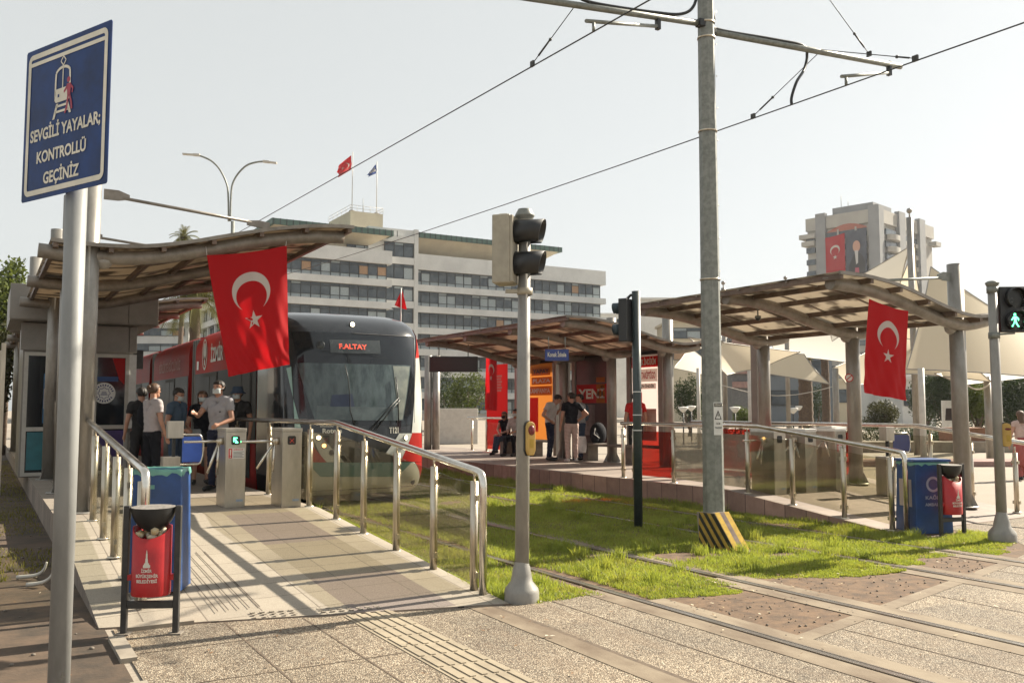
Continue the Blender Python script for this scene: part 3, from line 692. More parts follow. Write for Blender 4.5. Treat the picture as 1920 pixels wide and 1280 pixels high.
railing('steel railing along the plaza side of the far ramp, behind the far turnstiles', 14.3, ysb, zr, topb, [7.2, 10.3, 16.2], False, 'steel railings of the tram stop',
        [(9.3, 10.05, 'pane_clear')]+[(a, b, 'pane_red' if a > 11 else 'pane_clear') for a, b in zip(ysb[2:-1], ysb[3:])])
ysc = [23.6, 24.6, 25.6, 26.6]
railing('short steel railing at the far platform end, under the dark display board', 14.0, ysc, lambda y: ZT, lambda y: 1.42, [23.2, 26.9], False, 'steel railings of the tram stop', [(24.6, 25.6, 'pane_red')])

# ============================================================ FLAGS
def flag_fn(TL, TR, BL, BR, amp, waves, ph=0, out=None):
    TL, TR, BL, BR = map(Vector, (TL, TR, BL, BR)); nrm = (TR-TL).cross(BL-TL).normalized()
    def f(u, v, off=0):
        p = (TL*(1-u)+TR*u)*(1-v)+(BL*(1-u)+BR*u)*v
        d = amp*(.3+.7*v)*(math.sin(waves*2*math.pi*(u-.35*v)+ph)+.5*math.sin(waves*4.4*math.pi*(u+.28*v)+ph*2)+.35*math.sin(5*v+3*u)+.28*math.sin(waves*9*math.pi*(u-.5*v*v)+ph)*v)
        p = p+UP*(-.03*math.sin(math.pi*u)*(1-v)*(TL-TR).length)
        return p+nrm*(d+off)
    return f
def emblem(mb, f, W, L, cv=.5, e=.004, m=0):
    """crescent and star for a banner of width W and drop L, crescent opening downward"""
    for sgn in (1, -1):
        c = (.5, cv*W/L); ro = .25; ri = .20; d = .0625*1.0
        n = 40; V = []; F_ = []
        # crescent between the two circles, opening towards +v
        a0 = math.acos(max(-1, min(1, (ro*ro-ri*ri+d*d)/(2*d*ro))))
        for i in range(n+1):
            t = a0+(2*math.pi-2*a0)*i/n                # angle from the opening direction (+v)
            ox, oy = ro*math.sin(t), ro*math.cos(t)
            # the inner circle centre lies at d along +v
            k = math.atan2(ox, oy-d); ix, iy = ri*math.sin(k), d+ri*math.cos(k)
            for q in (0, .5, 1):
                x = ox*(1-q)+ix*q; y = oy*(1-q)+iy*q
                V.append(f(c[0]+x, c[1]+y*W/L, sgn*e))
        for i in range(n):
            for q in range(2): F_.append((3*i+q, 3*i+q+1, 3*i+4+q, 3*i+3+q))
        mb.add(V, F_, m, True)
        sc_ = (.5, (cv+.355)*W/L); V = [f(sc_[0], sc_[1], sgn*e)]; F_ = []
        for k in range(10):
            r = .125 if k % 2 == 0 else .125*.382; a = math.pi+k*math.pi/5
            V.append(f(sc_[0]+r*math.sin(a), sc_[1]+r*math.cos(a)*W/L, sgn*e))
        for k in range(10): F_.append((0, 1+k, 1+(k+1) % 10))
        mb.add(V, F_, m)
def banner(name, label, TL, TR, BL, BR, amp=.03, waves=1.2, ph=0, group='red flags with white crescent and star', m='flagred', W=None, em=True, nu=36, nv=48, cat='flag', parent=None, cv=.5):
    f = flag_fn(TL, TR, BL, BR, amp, waves, ph)
    W = (Vector(TL)-Vector(TR)).length; L = (Vector(TL)-Vector(BL)).length
    mb = MB(); mb.grid(f, nu, nv, 0)
    t = mb.build(name, m, parent, fixn=False); 
    if cat: tag(t, label, cat, group)
    if em:
        e = MB(); emblem(e, f, W, L, cv); e.build('crescent_and_star', 'flagwhite', t, fixn=False)
    return t, f
y_ = 12.84
fl, ff = banner('flag', 'large red crescent flag hanging beside the tram front from the near canopy beam', PY(388, 478, y_), PY(538, 460, y_), PY(426, 706, y_+.1), PY(542, 683, y_), .05, 1.2, .4)
MB().tube([PY(388, 478, y_), PY(386, 462, 13-.09)], .004, 6).tube([PY(536, 461, y_), PY(537, 452, 13-.09)], .004, 6).build('cord', 'white', fl)
banner('flag', 'large red crescent flag hanging over the far turnstiles from the right canopy', PY(1630, 560, 8.86), PY(1704, 583, 8.86), PY(1619, 736, 8.86), PY(1699, 751, 8.86), .032, 1.1, 2.)
banner('flag', 'narrow red crescent flag hanging in the far shelter beside the dark display board', PX(911, 670, 12.9), PX(932, 671, 12.9), PX(910, 768, 12.9), PX(931, 770, 12.9), .015, 1.5, 1., nu=16, nv=24)

# ============================================================ NEAR THINGS
# ---- information sign on its pole, close to the camera
dl, dr = 4.2, 3.82
TLp, TRp, BLp, BRp = PD(52, 95, dl), PD(217, 42, dr), PD(40, 375, dl), PD(200, 350, dr)
base = (BLp+BRp)/2; ex = (BRp-BLp); ex.z = 0; Wd = ex.length; ex.normalize(); Hd = ((TLp.z-BLp.z)+(TRp.z-BRp.z))/2
org = Vector((BLp.x, BLp.y, (BLp.z+BRp.z)/2)); nr = ex.cross(UP)      # nr points to the camera side
t = thing('sign_post', (org+ex*.3).to_tuple()[:2]+(0,), 'tall pale sign post with blue rectangular tram warning panel, nearest the camera', 'sign')
pc = PD(124, 900, 4.06); pc = Vector((pc.x, pc.y, 0))
MB().tube([(pc.x, pc.y, 0), (pc.x, pc.y, org.z+Hd*.9)], .0455, 28).build('pole', 'pole_light', t)
def SP(x, y, o=0): return org+ex*(x*Wd)+UP*(y*Hd)+nr*o
mb = MB(); mb.prism([(0.012, 0), (.988, 0), (1, .012), (1, .988), (.988, 1), (.012, 1), (0, .988), (0, .012)], org, ex*Wd, UP*Hd, -nr*.003, 0)
panel = mb.build('sign_panel', 'sign_blue', t)
MB().tube([pc+UP*(org.z+.15)-ex*.06, pc+UP*(org.z+.15)+ex*.06], .012, 8).build('clamp', 'galv', t)
mb = MB()
def rr(x0, y0, x1, y1, r, wd, tp=True):
    pts = []
    for cx_, cy_, a in ((x1-r, y1-r, 0), (x0+r, y1-r, 90), (x0+r, y0+r, 180), (x1-r, y0+r, 270)):
        for k in range(7):
            an = R(a+15*k); pts.append((cx_, cy_, math.cos(an), math.sin(an), r))
    V = []; n = len(pts)
    asp = Wd/Hd
    for cx_, cy_, c, s, r in pts: V.append(SP(cx_+r*c, cy_+r*s*1, .0022)); V.append(SP(cx_+(r-wd)*c, cy_+(r-wd)*s, .0022))
    mb.add(V, [(2*i, 2*i+1, (2*i+3) % (2*n), (2*i+2) % (2*n)) for i in range(n)])
rr(.035, .03, .965, .965, .05, .034)
mb.add([SP(.05, .885, .0024), SP(.95, .885, .0024), SP(.95, .91, .0024), SP(.05, .91, .0024)], [(0, 1, 2, 3)])
mb.build('border', 'text', panel, fixn=False)
mb = MB()
letters(MB(), 'SEVGİLİ YAYALAR;', SP(.5, .382, .0024), ex, UP, Wd*.82, Hd*.074).build('lettering', 'text', panel, fixn=False)
letters(MB(), 'KONTROLLÜ', SP(.47, .235, .0024), ex, UP, Wd*.58, Hd*.072).build('lettering', 'text', panel, fixn=False)
letters(MB(), 'GEÇİNİZ', SP(.48, .092, .0024), ex, UP, Wd*.42, Hd*.072).build('lettering', 'text', panel, fixn=False)

mb = MB()
def PLg(pts, o=.0024, b=None): (b or mb).add([SP(x, y+.035, o) for x, y in pts], [tuple(range(len(pts)))])
# tram pictogram: rounded front outline with window, coupler diamond and ladder-like track
cx0 = .465
out = [(cx0-.085+0, .60)]+[(cx0-.085, .70)]+[(cx0-.085*math.cos(a), .735+.045*math.sin(a)) for a in [i*math.pi/10 for i in range(1, 10)]]+[(cx0+.085, .70), (cx0+.085, .60)]
for (a, b) in zip(out[:-1], out[1:]):
    d = Vector((b[0]-a[0], b[1]-a[1])); n_ = Vector((-d.y, d.x)).normalized()*.009
    PLg([(a[0]-n_.x, a[1]-n_.y), (b[0]-n_.x, b[1]-n_.y), (b[0]+n_.x, b[1]+n_.y), (a[0]+n_.x, a[1]+n_.y)])
PLg([(cx0-.092, .575), (cx0-.075, .558), (cx0+.075, .558), (cx0+.092, .575), (cx0+.092, .645), (cx0-.092, .645)])
PLg([(cx0-.005, .645), (cx0+.005, .645), (cx0+.005, .785), (cx0-.005, .785)])
for a, b in (((cx0, .79), (cx0-.03, .82)), ((cx0-.03, .82), (cx0, .85)), ((cx0, .85), (cx0+.03, .82)), ((cx0+.03, .82), (cx0, .79))):
    d = Vector((b[0]-a[0], b[1]-a[1])); n_ = Vector((-d.y, d.x)).normalized()*.004
    PLg([(a[0]-n_.x, a[1]-n_.y), (b[0]-n_.x, b[1]-n_.y), (b[0]+n_.x, b[1]+n_.y), (a[0]+n_.x, a[1]+n_.y)])
PLg([(cx0-.11, .455), (cx0-.085, .455), (cx0-.045, .55), (cx0-.07, .55)]); PLg([(cx0+.085, .47), (cx0+.11, .47), (cx0+.07, .55), (cx0+.045, .55)])
PLg([(cx0-.07, .525), (cx0+.07, .525), (cx0+.07, .54), (cx0-.07, .54)]); PLg([(cx0-.085, .49), (cx0+.085, .49), (cx0+.085, .505), (cx0-.085, .505)])
mb.build('tram_pictogram', 'text', panel, fixn=False)
mb = MB()
PLg([(cx0-.055, .61), (cx0-.035, .61), (cx0-.035, .59), (cx0-.055, .59)], .0028, mb)
mb.build('headlight_mark', 'sign_blue', panel, fixn=False)
mb = MB(); hx = cx0+.07
PLg([(hx+.02*math.cos(a), .685+.018*math.sin(a)) for a in [i*math.pi/6 for i in range(12)]], .0030, mb)
for q in ([(hx-.02, .66), (hx+.03, .66), (hx+.025, .58), (hx-.01, .58)], [(hx-.015, .655), (hx-.055, .62), (hx-.05, .605), (hx-.01, .63)], [(hx+.025, .655), (hx+.06, .625), (hx+.05, .59), (hx+.04, .595), (hx+.045, .62), (hx+.02, .635)],
          [(hx-.01, .585), (hx+.01, .585), (hx-.005, .50), (hx-.03, .47), (hx-.04, .48), (hx-.02, .52)], [(hx+.005, .585), (hx+.027, .585), (hx+.05, .53), (hx+.055, .49), (hx+.035, .49), (hx+.03, .525)]):
    PLg(q, .0030, mb)
mb.build('walker_pictogram', M.setdefault('signred', mat('faded_red_print', (.36, .05, .09), None, .6)), panel, fixn=False)

# ---- litter bins on two posts
def litter_bin(loc, rz, label, full=True):
    t = thing('litter_bin', loc, label, 'litter bin', 'red litter bins hung between two dark posts', rz)
    for s in (-1, 1):
        MB().box((s*.19-.022, -.022, .012), (s*.19+.022, .022, .95)).build('post', 'darkmetal', t, bev=.005, local=True)
        MB().box((s*.19-.05, -.05, .0), (s*.19+.05, .05, .012)).build('foot_plate', 'concrete_dark', t, bev=.002, local=True)
    MB().box((-.168, -.018, .19), (.168, .018, .245)).build('crossbar', 'darkmetal', t, bev=.004, local=True)
    rx, ry = .142, .115
    def top(a):             # front lip dips
        return .80-.085*max(0, math.cos(a+math.pi/2))**1.2
    mb = MB(); n = 40
    V = []
    for k in range(n):
        a = 2*math.pi*k/n; c, s_ = math.cos(a), math.sin(a); zt = top(a)
        V += [(rx*.97*c, ry*.97*s_, .29), (rx*c, ry*s_, .31), (rx*c, ry*s_, zt), (rx*.94*c, ry*.93*s_, zt), (rx*.93*c, ry*.92*s_, .5)]
    fs = [(5*k+j, 5*((k+1) % n)+j, 5*((k+1) % n)+j+1, 5*k+j+1) for k in range(n) for j in range(4)]
    mb.add(V, fs, 0, True); mb.add([(rx*.97*math.cos(2*math.pi*k/n), ry*.97*math.sin(2*math.pi*k/n), .29) for k in range(n)], [tuple(range(n))])
    for s in (-1, 1): mb.box((s*.155-.014, -.02, .40), (s*.155+.014, .02, .44))
    body = mb.build('bucket', 'red', t, local=True)
    def W_(x, z): return Vector((x, -ry*math.sqrt(max(0, 1-(x/rx)**2))-.0025, z))
    mb = MB()
    for s, z, wd, h in (('İZMİR', .472, .078, .022), ('BÜYÜKŞEHİR', .434, .160, .022), ('BELEDİYESİ', .396, .148, .022)):
        vs, fs2, w_ = textmesh(s); k = wd/w_
        mb.add([W_(v.x*k-wd/2, z+v.y*h/.7) for v in vs], fs2); mb.build('lettering', 'text', body, local=True, fixn=False); mb = MB()
    def lp(pts): mb.add([W_(x, z) for x, z in pts], [tuple(range(len(pts)))])
    lp([(-.026, .505), (.026, .505), (.026, .525), (.018, .53), (.018, .54), (-.018, .54), (-.018, .53), (-.026, .525)]); lp([(-.011, .54), (.011, .54), (.008, .575), (-.008, .575)]); lp([(-.006, .575), (.006, .575), (.006, .605), (.0, .64), (-.006, .605)])
    mb.build('clock_tower_mark', 'text', body, local=True, fixn=False)
    # hood: lower half of an ellipsoid with a flat dusty top
    mb = MB(); n = 28; V = []
    rows = [(0, 1.)]+[(-.155*math.sin(a), math.cos(a)) for a in [i*math.pi/2/8 for i in range(1, 8)]]
    for dz, k in rows:
        for i in range(n):
            a = 2*math.pi*i/n; V.append((.163*k*math.cos(a), .128*k*math.sin(a)+(.01), .94+dz*1.2+.05*(.128*k*math.sin(a))))
    mb.add(V, [(j*n+i, j*n+(i+1) % n, (j+1)*n+(i+1) % n, (j+1)*n+i) for j in range(len(rows)-1) for i in range(n)], 0, True)
    mb.add([V[i] for i in range(n)], [tuple(range(n))], 1)
    mb.add([V[(len(rows)-1)*n+i] for i in range(n)], [tuple(range(n))], 0)
    mb.build('hood', ['black', M.setdefault('dusty', mat('dusty_grey_top', (.22, .20, .18), (.10, .09, .08), .8, ns=30))], t, local=True)
    if full:
        mb = MB(); rs = random.Random(5)
        for k in range(9):
            mb.sphere((rs.uniform(-.09, .09), rs.uniform(-.07, .04), rs.uniform(.72, .765)), (rs.uniform(.03, .05), rs.uniform(.02, .04), rs.uniform(.02, .035)), 7, 0, Matrix.Rotation(rs.uniform(0, 3), 3, 'X') @ Matrix.Rotation(rs.uniform(0, 3), 3, 'Z'))
        mb.build('litter', 'paper', t, local=True)
    return t
litter_bin((1.15, 7.345, .01), R(-26.6), 'red litter bin between dark posts at the foot of the near ramp, full of paper')
litter_bin((11.2, 7.58, .01), R(-12), 'smaller looking red litter bin between dark posts beside the far ramp', True)

# ---- big blue recycling bins
def blue_bin(loc, rz, label, w, d, h, deco, wb=1.12):
    t = thing('recycling_bin', loc, label, 'recycling bin', 'tall blue recycling bins', rz)
    mb = MB(); a = [(-w/2*wb, -d/2*wb, 0), (w/2*wb, -d/2*wb, 0), (w/2*wb, d/2*wb, 0), (-w/2*wb, d/2*wb, 0)]; b = [(-w/2, -d/2, h), (w/2, -d/2, h), (w/2, d/2, h), (-w/2, d/2, h)]
    i_ = [(x*.92, y*.9, h) for x, y, _ in b]; j_ = [(x*.9, y*.88, h-.25) for x, y, _ in b]
    mb.add(a+b+i_+j_, [(0, 3, 2, 1)]+[(k, (k+1) % 4, 4+(k+1) % 4, 4+k) for k in range(4)]+[(4+k, 4+(k+1) % 4, 8+(k+1) % 4, 8+k) for k in range(4)]+[(8+k, 8+(k+1) % 4, 12+(k+1) % 4, 12+k) for k in range(4)]+[(12, 13, 14, 15)])
    body = mb.build('bin_body', 'blue', t, local=True, bev=.006)
    mb = MB()          # plastic bag folded over the rim
    V = []; n = 40; rs = random.Random(3)
    def rim(s, k):
        per = [(-1, -1), (1, -1), (1, 1), (-1, 1)]; q = s*4; i = int(q) % 4; f = q-int(q); x = per[i][0]*(1-f)+per[(i+1) % 4][0]*f; y = per[i][1]*(1-f)+per[(i+1) % 4][1]*f
        return x*w/2*k, y*d/2*k
    for j, (k, dz) in enumerate(((1.035, -.035), (1.03, -.02), (1.01, .012), (.95, .012), (.86, -.07), (.8, -.14))):
        for i in range(n):
            x, y = rim(i/n, k+rs.uniform(-.012, .012)); V.append((x, y, h+dz+(rs.uniform(-.025, .02) if j in (0, 5) else rs.uniform(-.004, .004))))
    mb.add(V, [(j*n+i, j*n+(i+1) % n, (j+1)*n+(i+1) % n, (j+1)*n+i) for j in range(5) for i in range(n)], 0, True)
    mb.build('bag', 'bagteal', t, local=True)
    mb = MB()
    if deco == 0:
        mb.box((-.10, -d/2-.006, h-.16), (-.02, -d/2+.0, h-.125)); mb.build('handle_slot', 'bagteal', t, local=True)
    else:
        y = -d/2*1.06-.004
        n_ = 26; V = []
        for i in range(n_+1):
            a = R(35)+R(290)*i/n_; V += [(.0+.105*math.cos(a), y, .66+.105*math.sin(a)), (.0+.072*math.cos(a), y, .66+.072*math.sin(a))]
        mb.add(V, [(2*i, 2*i+1, 2*i+3, 2*i+2) for i in range(n_)])
        for tx_, z_t, w_t, h_t in (('KAĞIT', .46, .24, .045), ('AMBALAJ', .37, .26, .04), ('ATIKLARI', .29, .22, .028)): letters(MB(), tx_, (0, y, z_t), (1, 0, 0), UP, w_t, h_t).build('lettering', 'palebluetext', body, local=True, fixn=False)
        mb.build('recycling_mark', M.setdefault('palebluetext', mat('pale_blue_print', (.30, .38, .50), None, .6)), body, local=True, fixn=False)
        mb = MB(); x = -w/2*1.06-.004
        mb.add([(x, -.14, .30), (x, .14, .30), (x, .14, .72), (x, -.14, .72)], [(0, 1, 2, 3)]); lb = mb.build('notice', 'poster_white', body, local=True, fixn=False)
        MB().box((-w/2-.03, -d/2-.02, h+.0), (w/2+.03, d/2+.02, h+.035)).build('lid', 'blue', t, local=True, bev=.006)
    return t
bl = blue_bin((1.42, 8.62, zl(8.6)), R(-24), 'blue open bin with teal bag behind the red litter bin on the near ramp', .40, .34, 1.04, 0)
b2 = blue_bin((11.28, 8.06, .012), R(-20), 'blue bin with white recycling print at the end of the far railing', .50, .42, .96, 1)

# ---- turnstiles
def turnstile(loc, label, sym, lid, arms, notice=True):
    t = thing('turnstile', loc, label, 'turnstile', 'steel tripod turnstiles')
    w, d, h = .27, .52, 1.07
    MB().box((0, 0, .0), (w, d, h-.05)).build('housing', 'steel_box', t, bev=.006, local=True)
    MB().box((-.006, -.006, h-.05), (w+.006, d+.006, h)).build('top_cover', 'white' if lid else 'steel_box', t, bev=.008, local=True)
    hub = Vector((-.05, .2, h-.18)); 
    MB().tube([hub+Vector((.05, 0, 0)), hub], .05, 16).sphere(hub, .042, 12).build('hub', 'steel', t, local=True)
    for a in arms: MB().tube([hub, hub+Vector(a)], .0175, 10).build('arm', 'steel_rail', t, local=True)
    mb = MB(); mb.prism([(.085, .845), (.17, .845), (.185, .86), (.185, .95), (.17, .965), (.085, .965), (.07, .95), (.07, .86)], (0, -.004, 0), (1, 0, 0), UP, (0, .006, 0)); dsp = mb.build('display', 'black', t, local=True)
    if sym == 'go':
        mb = MB()
        for q in ([(.095, .93), (.125, .93), (.115, .945), (.095, .945)], [(.095, .945), (.15, .945), (.15, .93), (.118, .93), (.155, .885), (.145, .875), (.108, .915), (.108, .885), (.095, .885)], [(.12, .885), (.16, .885), (.16, .868), (.12, .868)]): mb.add([(x, -.0055, z) for x, z in q], [tuple(range(len(q)))])
        mb.build('lit_arrow', 'ledgreen', dsp, local=True, fixn=False)
    if sym == 'stop':
        mb = MB()
        for s in (-1, 1): mb.bar((.128-.028*s, -.0058, .90-.028), (.128+.028*s, -.0058, .90+.028), .002, .010, 0, Vector((0, 1, 0)))
        mb.build('lit_cross', 'ledred', dsp, local=True)
    if notice:
        mb = MB(); mb.add([(.03, -.003, .66), (.25, -.003, .66), (.25, -.003, .80), (.03, -.003, .80)], [(0, 1, 2, 3)]); nn = mb.build('notice', 'white', t, local=True, fixn=False)
        mb = MB(); mb.add([(.035, -.0045, .665), (.085, -.0045, .665), (.085, -.0045, .795), (.035, -.0045, .795)], [(0, 1, 2, 3)])
        letters(mb, 'DİKKAT', (.168, -.0045, .772), (1, 0, 0), UP, .13, .018); mb.build('red_print', 'textred', nn, local=True, fixn=False)
        mb = MB(); mb.add([(.054, -.006, .70), (.067, -.006, .70), (.071, -.006, .78), (.050, -.006, .78)], [(0, 1, 2, 3)]); mb.add([(.053, -.006, .675), (.068, -.006, .675), (.068, -.006, .69), (.053, -.006, .69)], [(0, 1, 2, 3)]); mb.build('exclamation_mark', 'text', nn, local=True, fixn=False)
        mb = MB()
        for k in range(5): mb.add([(.10, -.0045, .675+k*.018), (.24-.02*(k % 2), -.0045, .675+k*.018), (.24-.02*(k % 2), -.0045, .682+k*.018), (.10, -.0045, .682+k*.018)], [(0, 1, 2, 3)])
        mb.build('small_print', 'greytram', nn, local=True, fixn=False)
    mb = MB(); mb.add([(.15, -.003, .08), (.24, -.003, .08), (.24, -.003, .11), (.15, -.003, .11)], [(0, 1, 2, 3)]); mb.build('maker_plate', 'palebluetext', t, local=True, fixn=False)
    return t
AR = [(-.46, 0, .0), (-.16, -.08, -.42), (-.03, -.06, -.45)]
M['palebluetext'] = M.get('palebluetext') or mat('pale_blue_print', (.30, .38, .50), None, .6)
turnstile((2.88, 12.62, ZT), 'near platform turnstile with green arrow and red warning notice', 'go', False, AR)
turnstile((3.56, 12.30, ZT), 'near platform turnstile with red cross, beside the railing', 'stop', False, [(-.46, 0, 0), (-.26, -.08, -.36), (-.04, -.06, -.42)], False)
AR2 = [(-.3, .05, -.33), (.08, -.08, -.4), (-.44, 0, 0)]
turnstile((11.25, 10.75, zr(10.75)), 'far platform turnstile nearest the tracks, seen through smoked glass', 'none', True, [(-.24, -.1, -.3), (-.44, 0, 0), (-.05, 0, -.4)], False)
turnstile((11.98, 10.75, zr(10.75)), 'middle turnstile on the far platform, a red railing film in front', 'none', True, AR2, False)
tt = turnstile((12.72, 10.75, zr(10.75)), 'far platform turnstile beside the canopy post, with red notice and raised pale cover', 'none', True, AR2, True)
mb = MB(); mb.box((-.05, .0, 1.08), (.34, .5, 1.12), 0, Matrix.Rotation(R(-5), 3, 'X') @ Matrix.Rotation(R(4), 3, 'Y')); mb.build('loose_cover', 'white', tt, local=True, bev=.01)

# ---- swing gates beside the turnstiles
def gate(loc, label, pm, pw, ph, zc, s=1):
    t = thing('swing_gate', loc, label, 'gate', 'swing gates beside the turnstiles')
    MB().box((-.2, -.08, 0), (.03, .14, .66)).build('lower_housing', 'steel_box', t, bev=.005, local=True)
    MB().box((-.14, -.05, .92), (.07, .1, 1.16)).build('upper_housing', 'steel_box', t, bev=.005, local=True)
    MB().box((-.07, -.02, .66), (-.03, .03, .92)).build('spindle', 'black', t, local=True)
    z0, z1 = zc-ph/2, zc+ph/2
    x0 = .06*s; x1 = (.06+pw)*s
    MB().box((min(x0, x1), -.03, z0+.03), (max(x0, x1)-.0, -.02, z1-.03)).build('gate_panel', pm, t, local=True)
    pts = [(-.06, -.02, z1), (x1*.85, -.02, z1)]+[(x1*.85+(.07*math.sin(a))*s, -.02, zc+(ph/2)*math.cos(a)) for a in [i*math.pi/8 for i in range(1, 8)]]+[(x1*.85, -.02, z0), (-.06, -.02, z0)]
    MB().tube(pts, .014, 10).build('gate_frame', 'steel_rail', t, local=True)
    return t
gate((2.42, 13.55, ZT), 'swing gate with bright blue panel left of the near turnstiles', 'bluepanel', .27, .42, .76)
gate((13.42, 10.2, zr(10.2)), 'swing gate with dark navy panel right of the far turnstiles', 'navy', .46, .34, .88)

# ---- ticket kiosk on the near platform
def kiosk():
    x0, x1, y0, y1 = .62, 2.74, 20.3, 22.4
    t = thing('ticket_kiosk', ((x0+x1)/2, (y0+y1)/2, ZT), 'grey panelled ticket kiosk with glazed door and stickers on the near platform', 'kiosk')
    MB().box((x0+.05, y0+.04, ZT), (x1-.04, y1, 3.4)).build('wall', 'ltgrey', t)
    for a, b in (((x0, y0-.01, 2.86), (1.34, y0+.03, 3.40)), ((1.355, y0-.01, 2.86), (2.60, y0+.03, 3.40)), ((2.615, y0-.01, 2.86), (x1+.02, y0+.03, 3.40))): MB().box(a, b).build('wall_panel', 'ltgrey', t, bev=.003)
    for a, b in (((.40, y0-.42, 3.44), (1.28, y0-.38, 4.12)), ((1.295, y0-.42, 3.44), (2.52, y0-.38, 4.12)), ((2.535, y0-.42, 3.44), (3.10, y0-.38, 4.12))): MB().box(a, b).build('fascia_panel', 'ltgrey', t, bev=.003)
    MB().box((.41, y0-.379, 3.42), (3.09, y1+.3, 4.08)).build('roof_block', 'ltgrey', t)
    # framed front: window left, door right
    def frame(xa, xb, za, zb, nm, gm, mid=None):
        mb = MB(); f = .07
        mb.box((xa, y0-.03, za), (xa+f, y0+.03, zb)); mb.box((xb-f, y0-.03, za), (xb, y0+.03, zb)); mb.box((xa+f, y0-.03, zb-f), (xb-f, y0+.03, zb)); mb.box((xa+f, y0-.03, za), (xb-f, y0+.03, za+f))
        if mid: mb.box((xa+f, y0-.03, mid-.04), (xb-f, y0+.03, mid+.04))
        o = mb.build(nm, 'offwhite', t)
        MB().box((xa+f, y0-.01, za+f), (xb-f, y0+.005, zb-f)).build('glass', gm, o)
        return o
    wn = frame(.70, 1.40, ZT+.02, 2.82, 'window', 'glassdark', 1.3)
    dr_ = frame(1.95, 2.62, ZT+.02, 2.82, 'door', 'glassdark', 1.33)
    frame(1.40, 1.95, ZT+.02, 2.82, 'side_light', 'glassdark', 1.33)
    MB().box((2.62, y0-.04, 1.3), (2.76, y0+.03, 2.82)).build('corner_post', 'white', t)
    MB().box((2.56, y0-.06, 2.40), (2.62, y0-.03, 2.48)).build('lock', 'white', dr_)
    yy = y0-.016
    def q(xa, xb, za, zb, m, nm, par, o=0): return MB().box((xa, yy-.002-o, za), (xb, yy-o, zb)).build(nm, m, par)
    q(2.02, 2.55, .50, 1.26, M.setdefault('poster_violet', mat('violet_poster', (.07, .04, .17), (.05, .03, .12), .4)), 'violet_poster', dr_)
    q(.79, 1.33, .50, 1.24, 'poster_teal', 'teal_poster', wn); q(1.05, 1.33, 1.42, 2.4, M.setdefault('poster_blue', mat('blue_poster', (.05, .16, .30), (.04, .12, .22), .4)), 'blue_poster', wn); q(1.06, 1.31, 1.7, 2.1, 'poster_white', 'white_notice', wn, .004)
    mb = MB(); c = (2.16, 2.02)
    mb.add([(c[0]+.215*math.cos(a), yy-.004, c[1]+.215*math.sin(a)) for a in [i*math.pi/18 for i in range(36)]], [tuple(range(36))]); st = mb.build('round_sticker', 'white', dr_, fixn=False)
    mb = MB()
    V = [];
    for i in range(37):
        a = i*2*math.pi/36; r1 = .112+.012*math.cos(8*a); V += [(c[0]+r1*math.cos(a), yy-.006, c[1]+r1*math.sin(a)), (c[0]+(r1-.012)*math.cos(a), yy-.006, c[1]+(r1-.012)*math.sin(a))]
    mb.add(V, [(2*i, 2*i+1, 2*i+3, 2*i+2) for i in range(36)])
    for k in range(4): mb.add([(c[0]-.07+.01*k, yy-.006, c[1]-.045+k*.022), (c[0]+.07-.01*k, yy-.006, c[1]-.045+k*.022), (c[0]+.07-.01*k, yy-.006, c[1]-.035+k*.022), (c[0]-.07+.01*k, yy-.006, c[1]-.035+k*.022)], [(0, 1, 2, 3)])
    for k in range(22):
        if k in (10, 11, 21, 0): continue
        a = k*2*math.pi/22; r = .165; d = Vector((math.cos(a), 0, math.sin(a))); u = Vector((-math.sin(a), 0, math.cos(a))); p = Vector((c[0], yy-.006, c[1]))+d*r
        mb.add([p-u*.014-d*.02, p+u*.014-d*.02, p+u*.01+d*.02, p-u*.01+d*.02], [(0, 1, 2, 3)])
    mb.build('sticker_print', 'navy', st, fixn=False)
    q(2.02, 2.42, 2.26, 2.36, 'blue', 'blue_sticker', dr_)
    MB().add([(2.30, yy-.001, 2.74), (2.54, yy-.001, 2.74), (2.54, yy-.001, 2.2), (2.44, yy-.001, 2.3)], [(0, 1, 2, 3)]).build('painted_red_reflection', 'poster_red', dr_, fixn=False)  # red patch painted as a reflection on the door glass
    mb = MB(); mb.prism([(0, 0), (.5, 0), (.5, .66), (0, .66)], (2.62, y0-.15, ZT), (.3, -.0, 0), (0, 0, 1.3), (0, .10, 0)); mb.build('side_cabinet', 'ltgrey', t)
    MB().box((2.74, y0+.4, 2.55), (2.95, y0+.5, 2.95)).build('speaker', 'black', t)
kiosk()

# ============================================================ SIGNALS, MAST, WIRES
def button_box(p, ex, nr, t, par):
    """yellow pedestrian call box: ex = its width direction, nr = outward"""
    mb = MB(); w, h = .042, .145
    poly = [(-w, -h*.72), (-w*.55, -h), (w*.55, -h), (w, -h*.72), (w, h*.75), (w*.7, h*.95), (0, h*1.05), (-w*.7, h*.95), (-w, h*.75)]
    MB().prism([(x*1.12, z*1.03) for x, z in poly], Vector(p), ex, UP, nr*.02).build('box_back', 'black', par)
    bx = MB().prism(poly, Vector(p)+nr*.02, ex, UP, nr*.04).build('call_box', 'yellowbox', par, bev=.006)
    mb = MB(); T = Matrix((ex, nr.cross(ex)*-1, nr)).transposed()
    mb.sphere(Vector(p)+nr*.058+UP*.075, (.036, .046, .022), 14, 0, T); mb.build('push_button', M.setdefault('btnred', mat('dark_red_button', (.16, .015, .02), None, .25)), bx)
    MB().prism([(-.02, -.08), (.02, -.08), (.02, .0), (-.02, .0)], Vector(p)+nr*.0605, ex, UP, nr*.002).build('pictogram', 'yellow', bx)
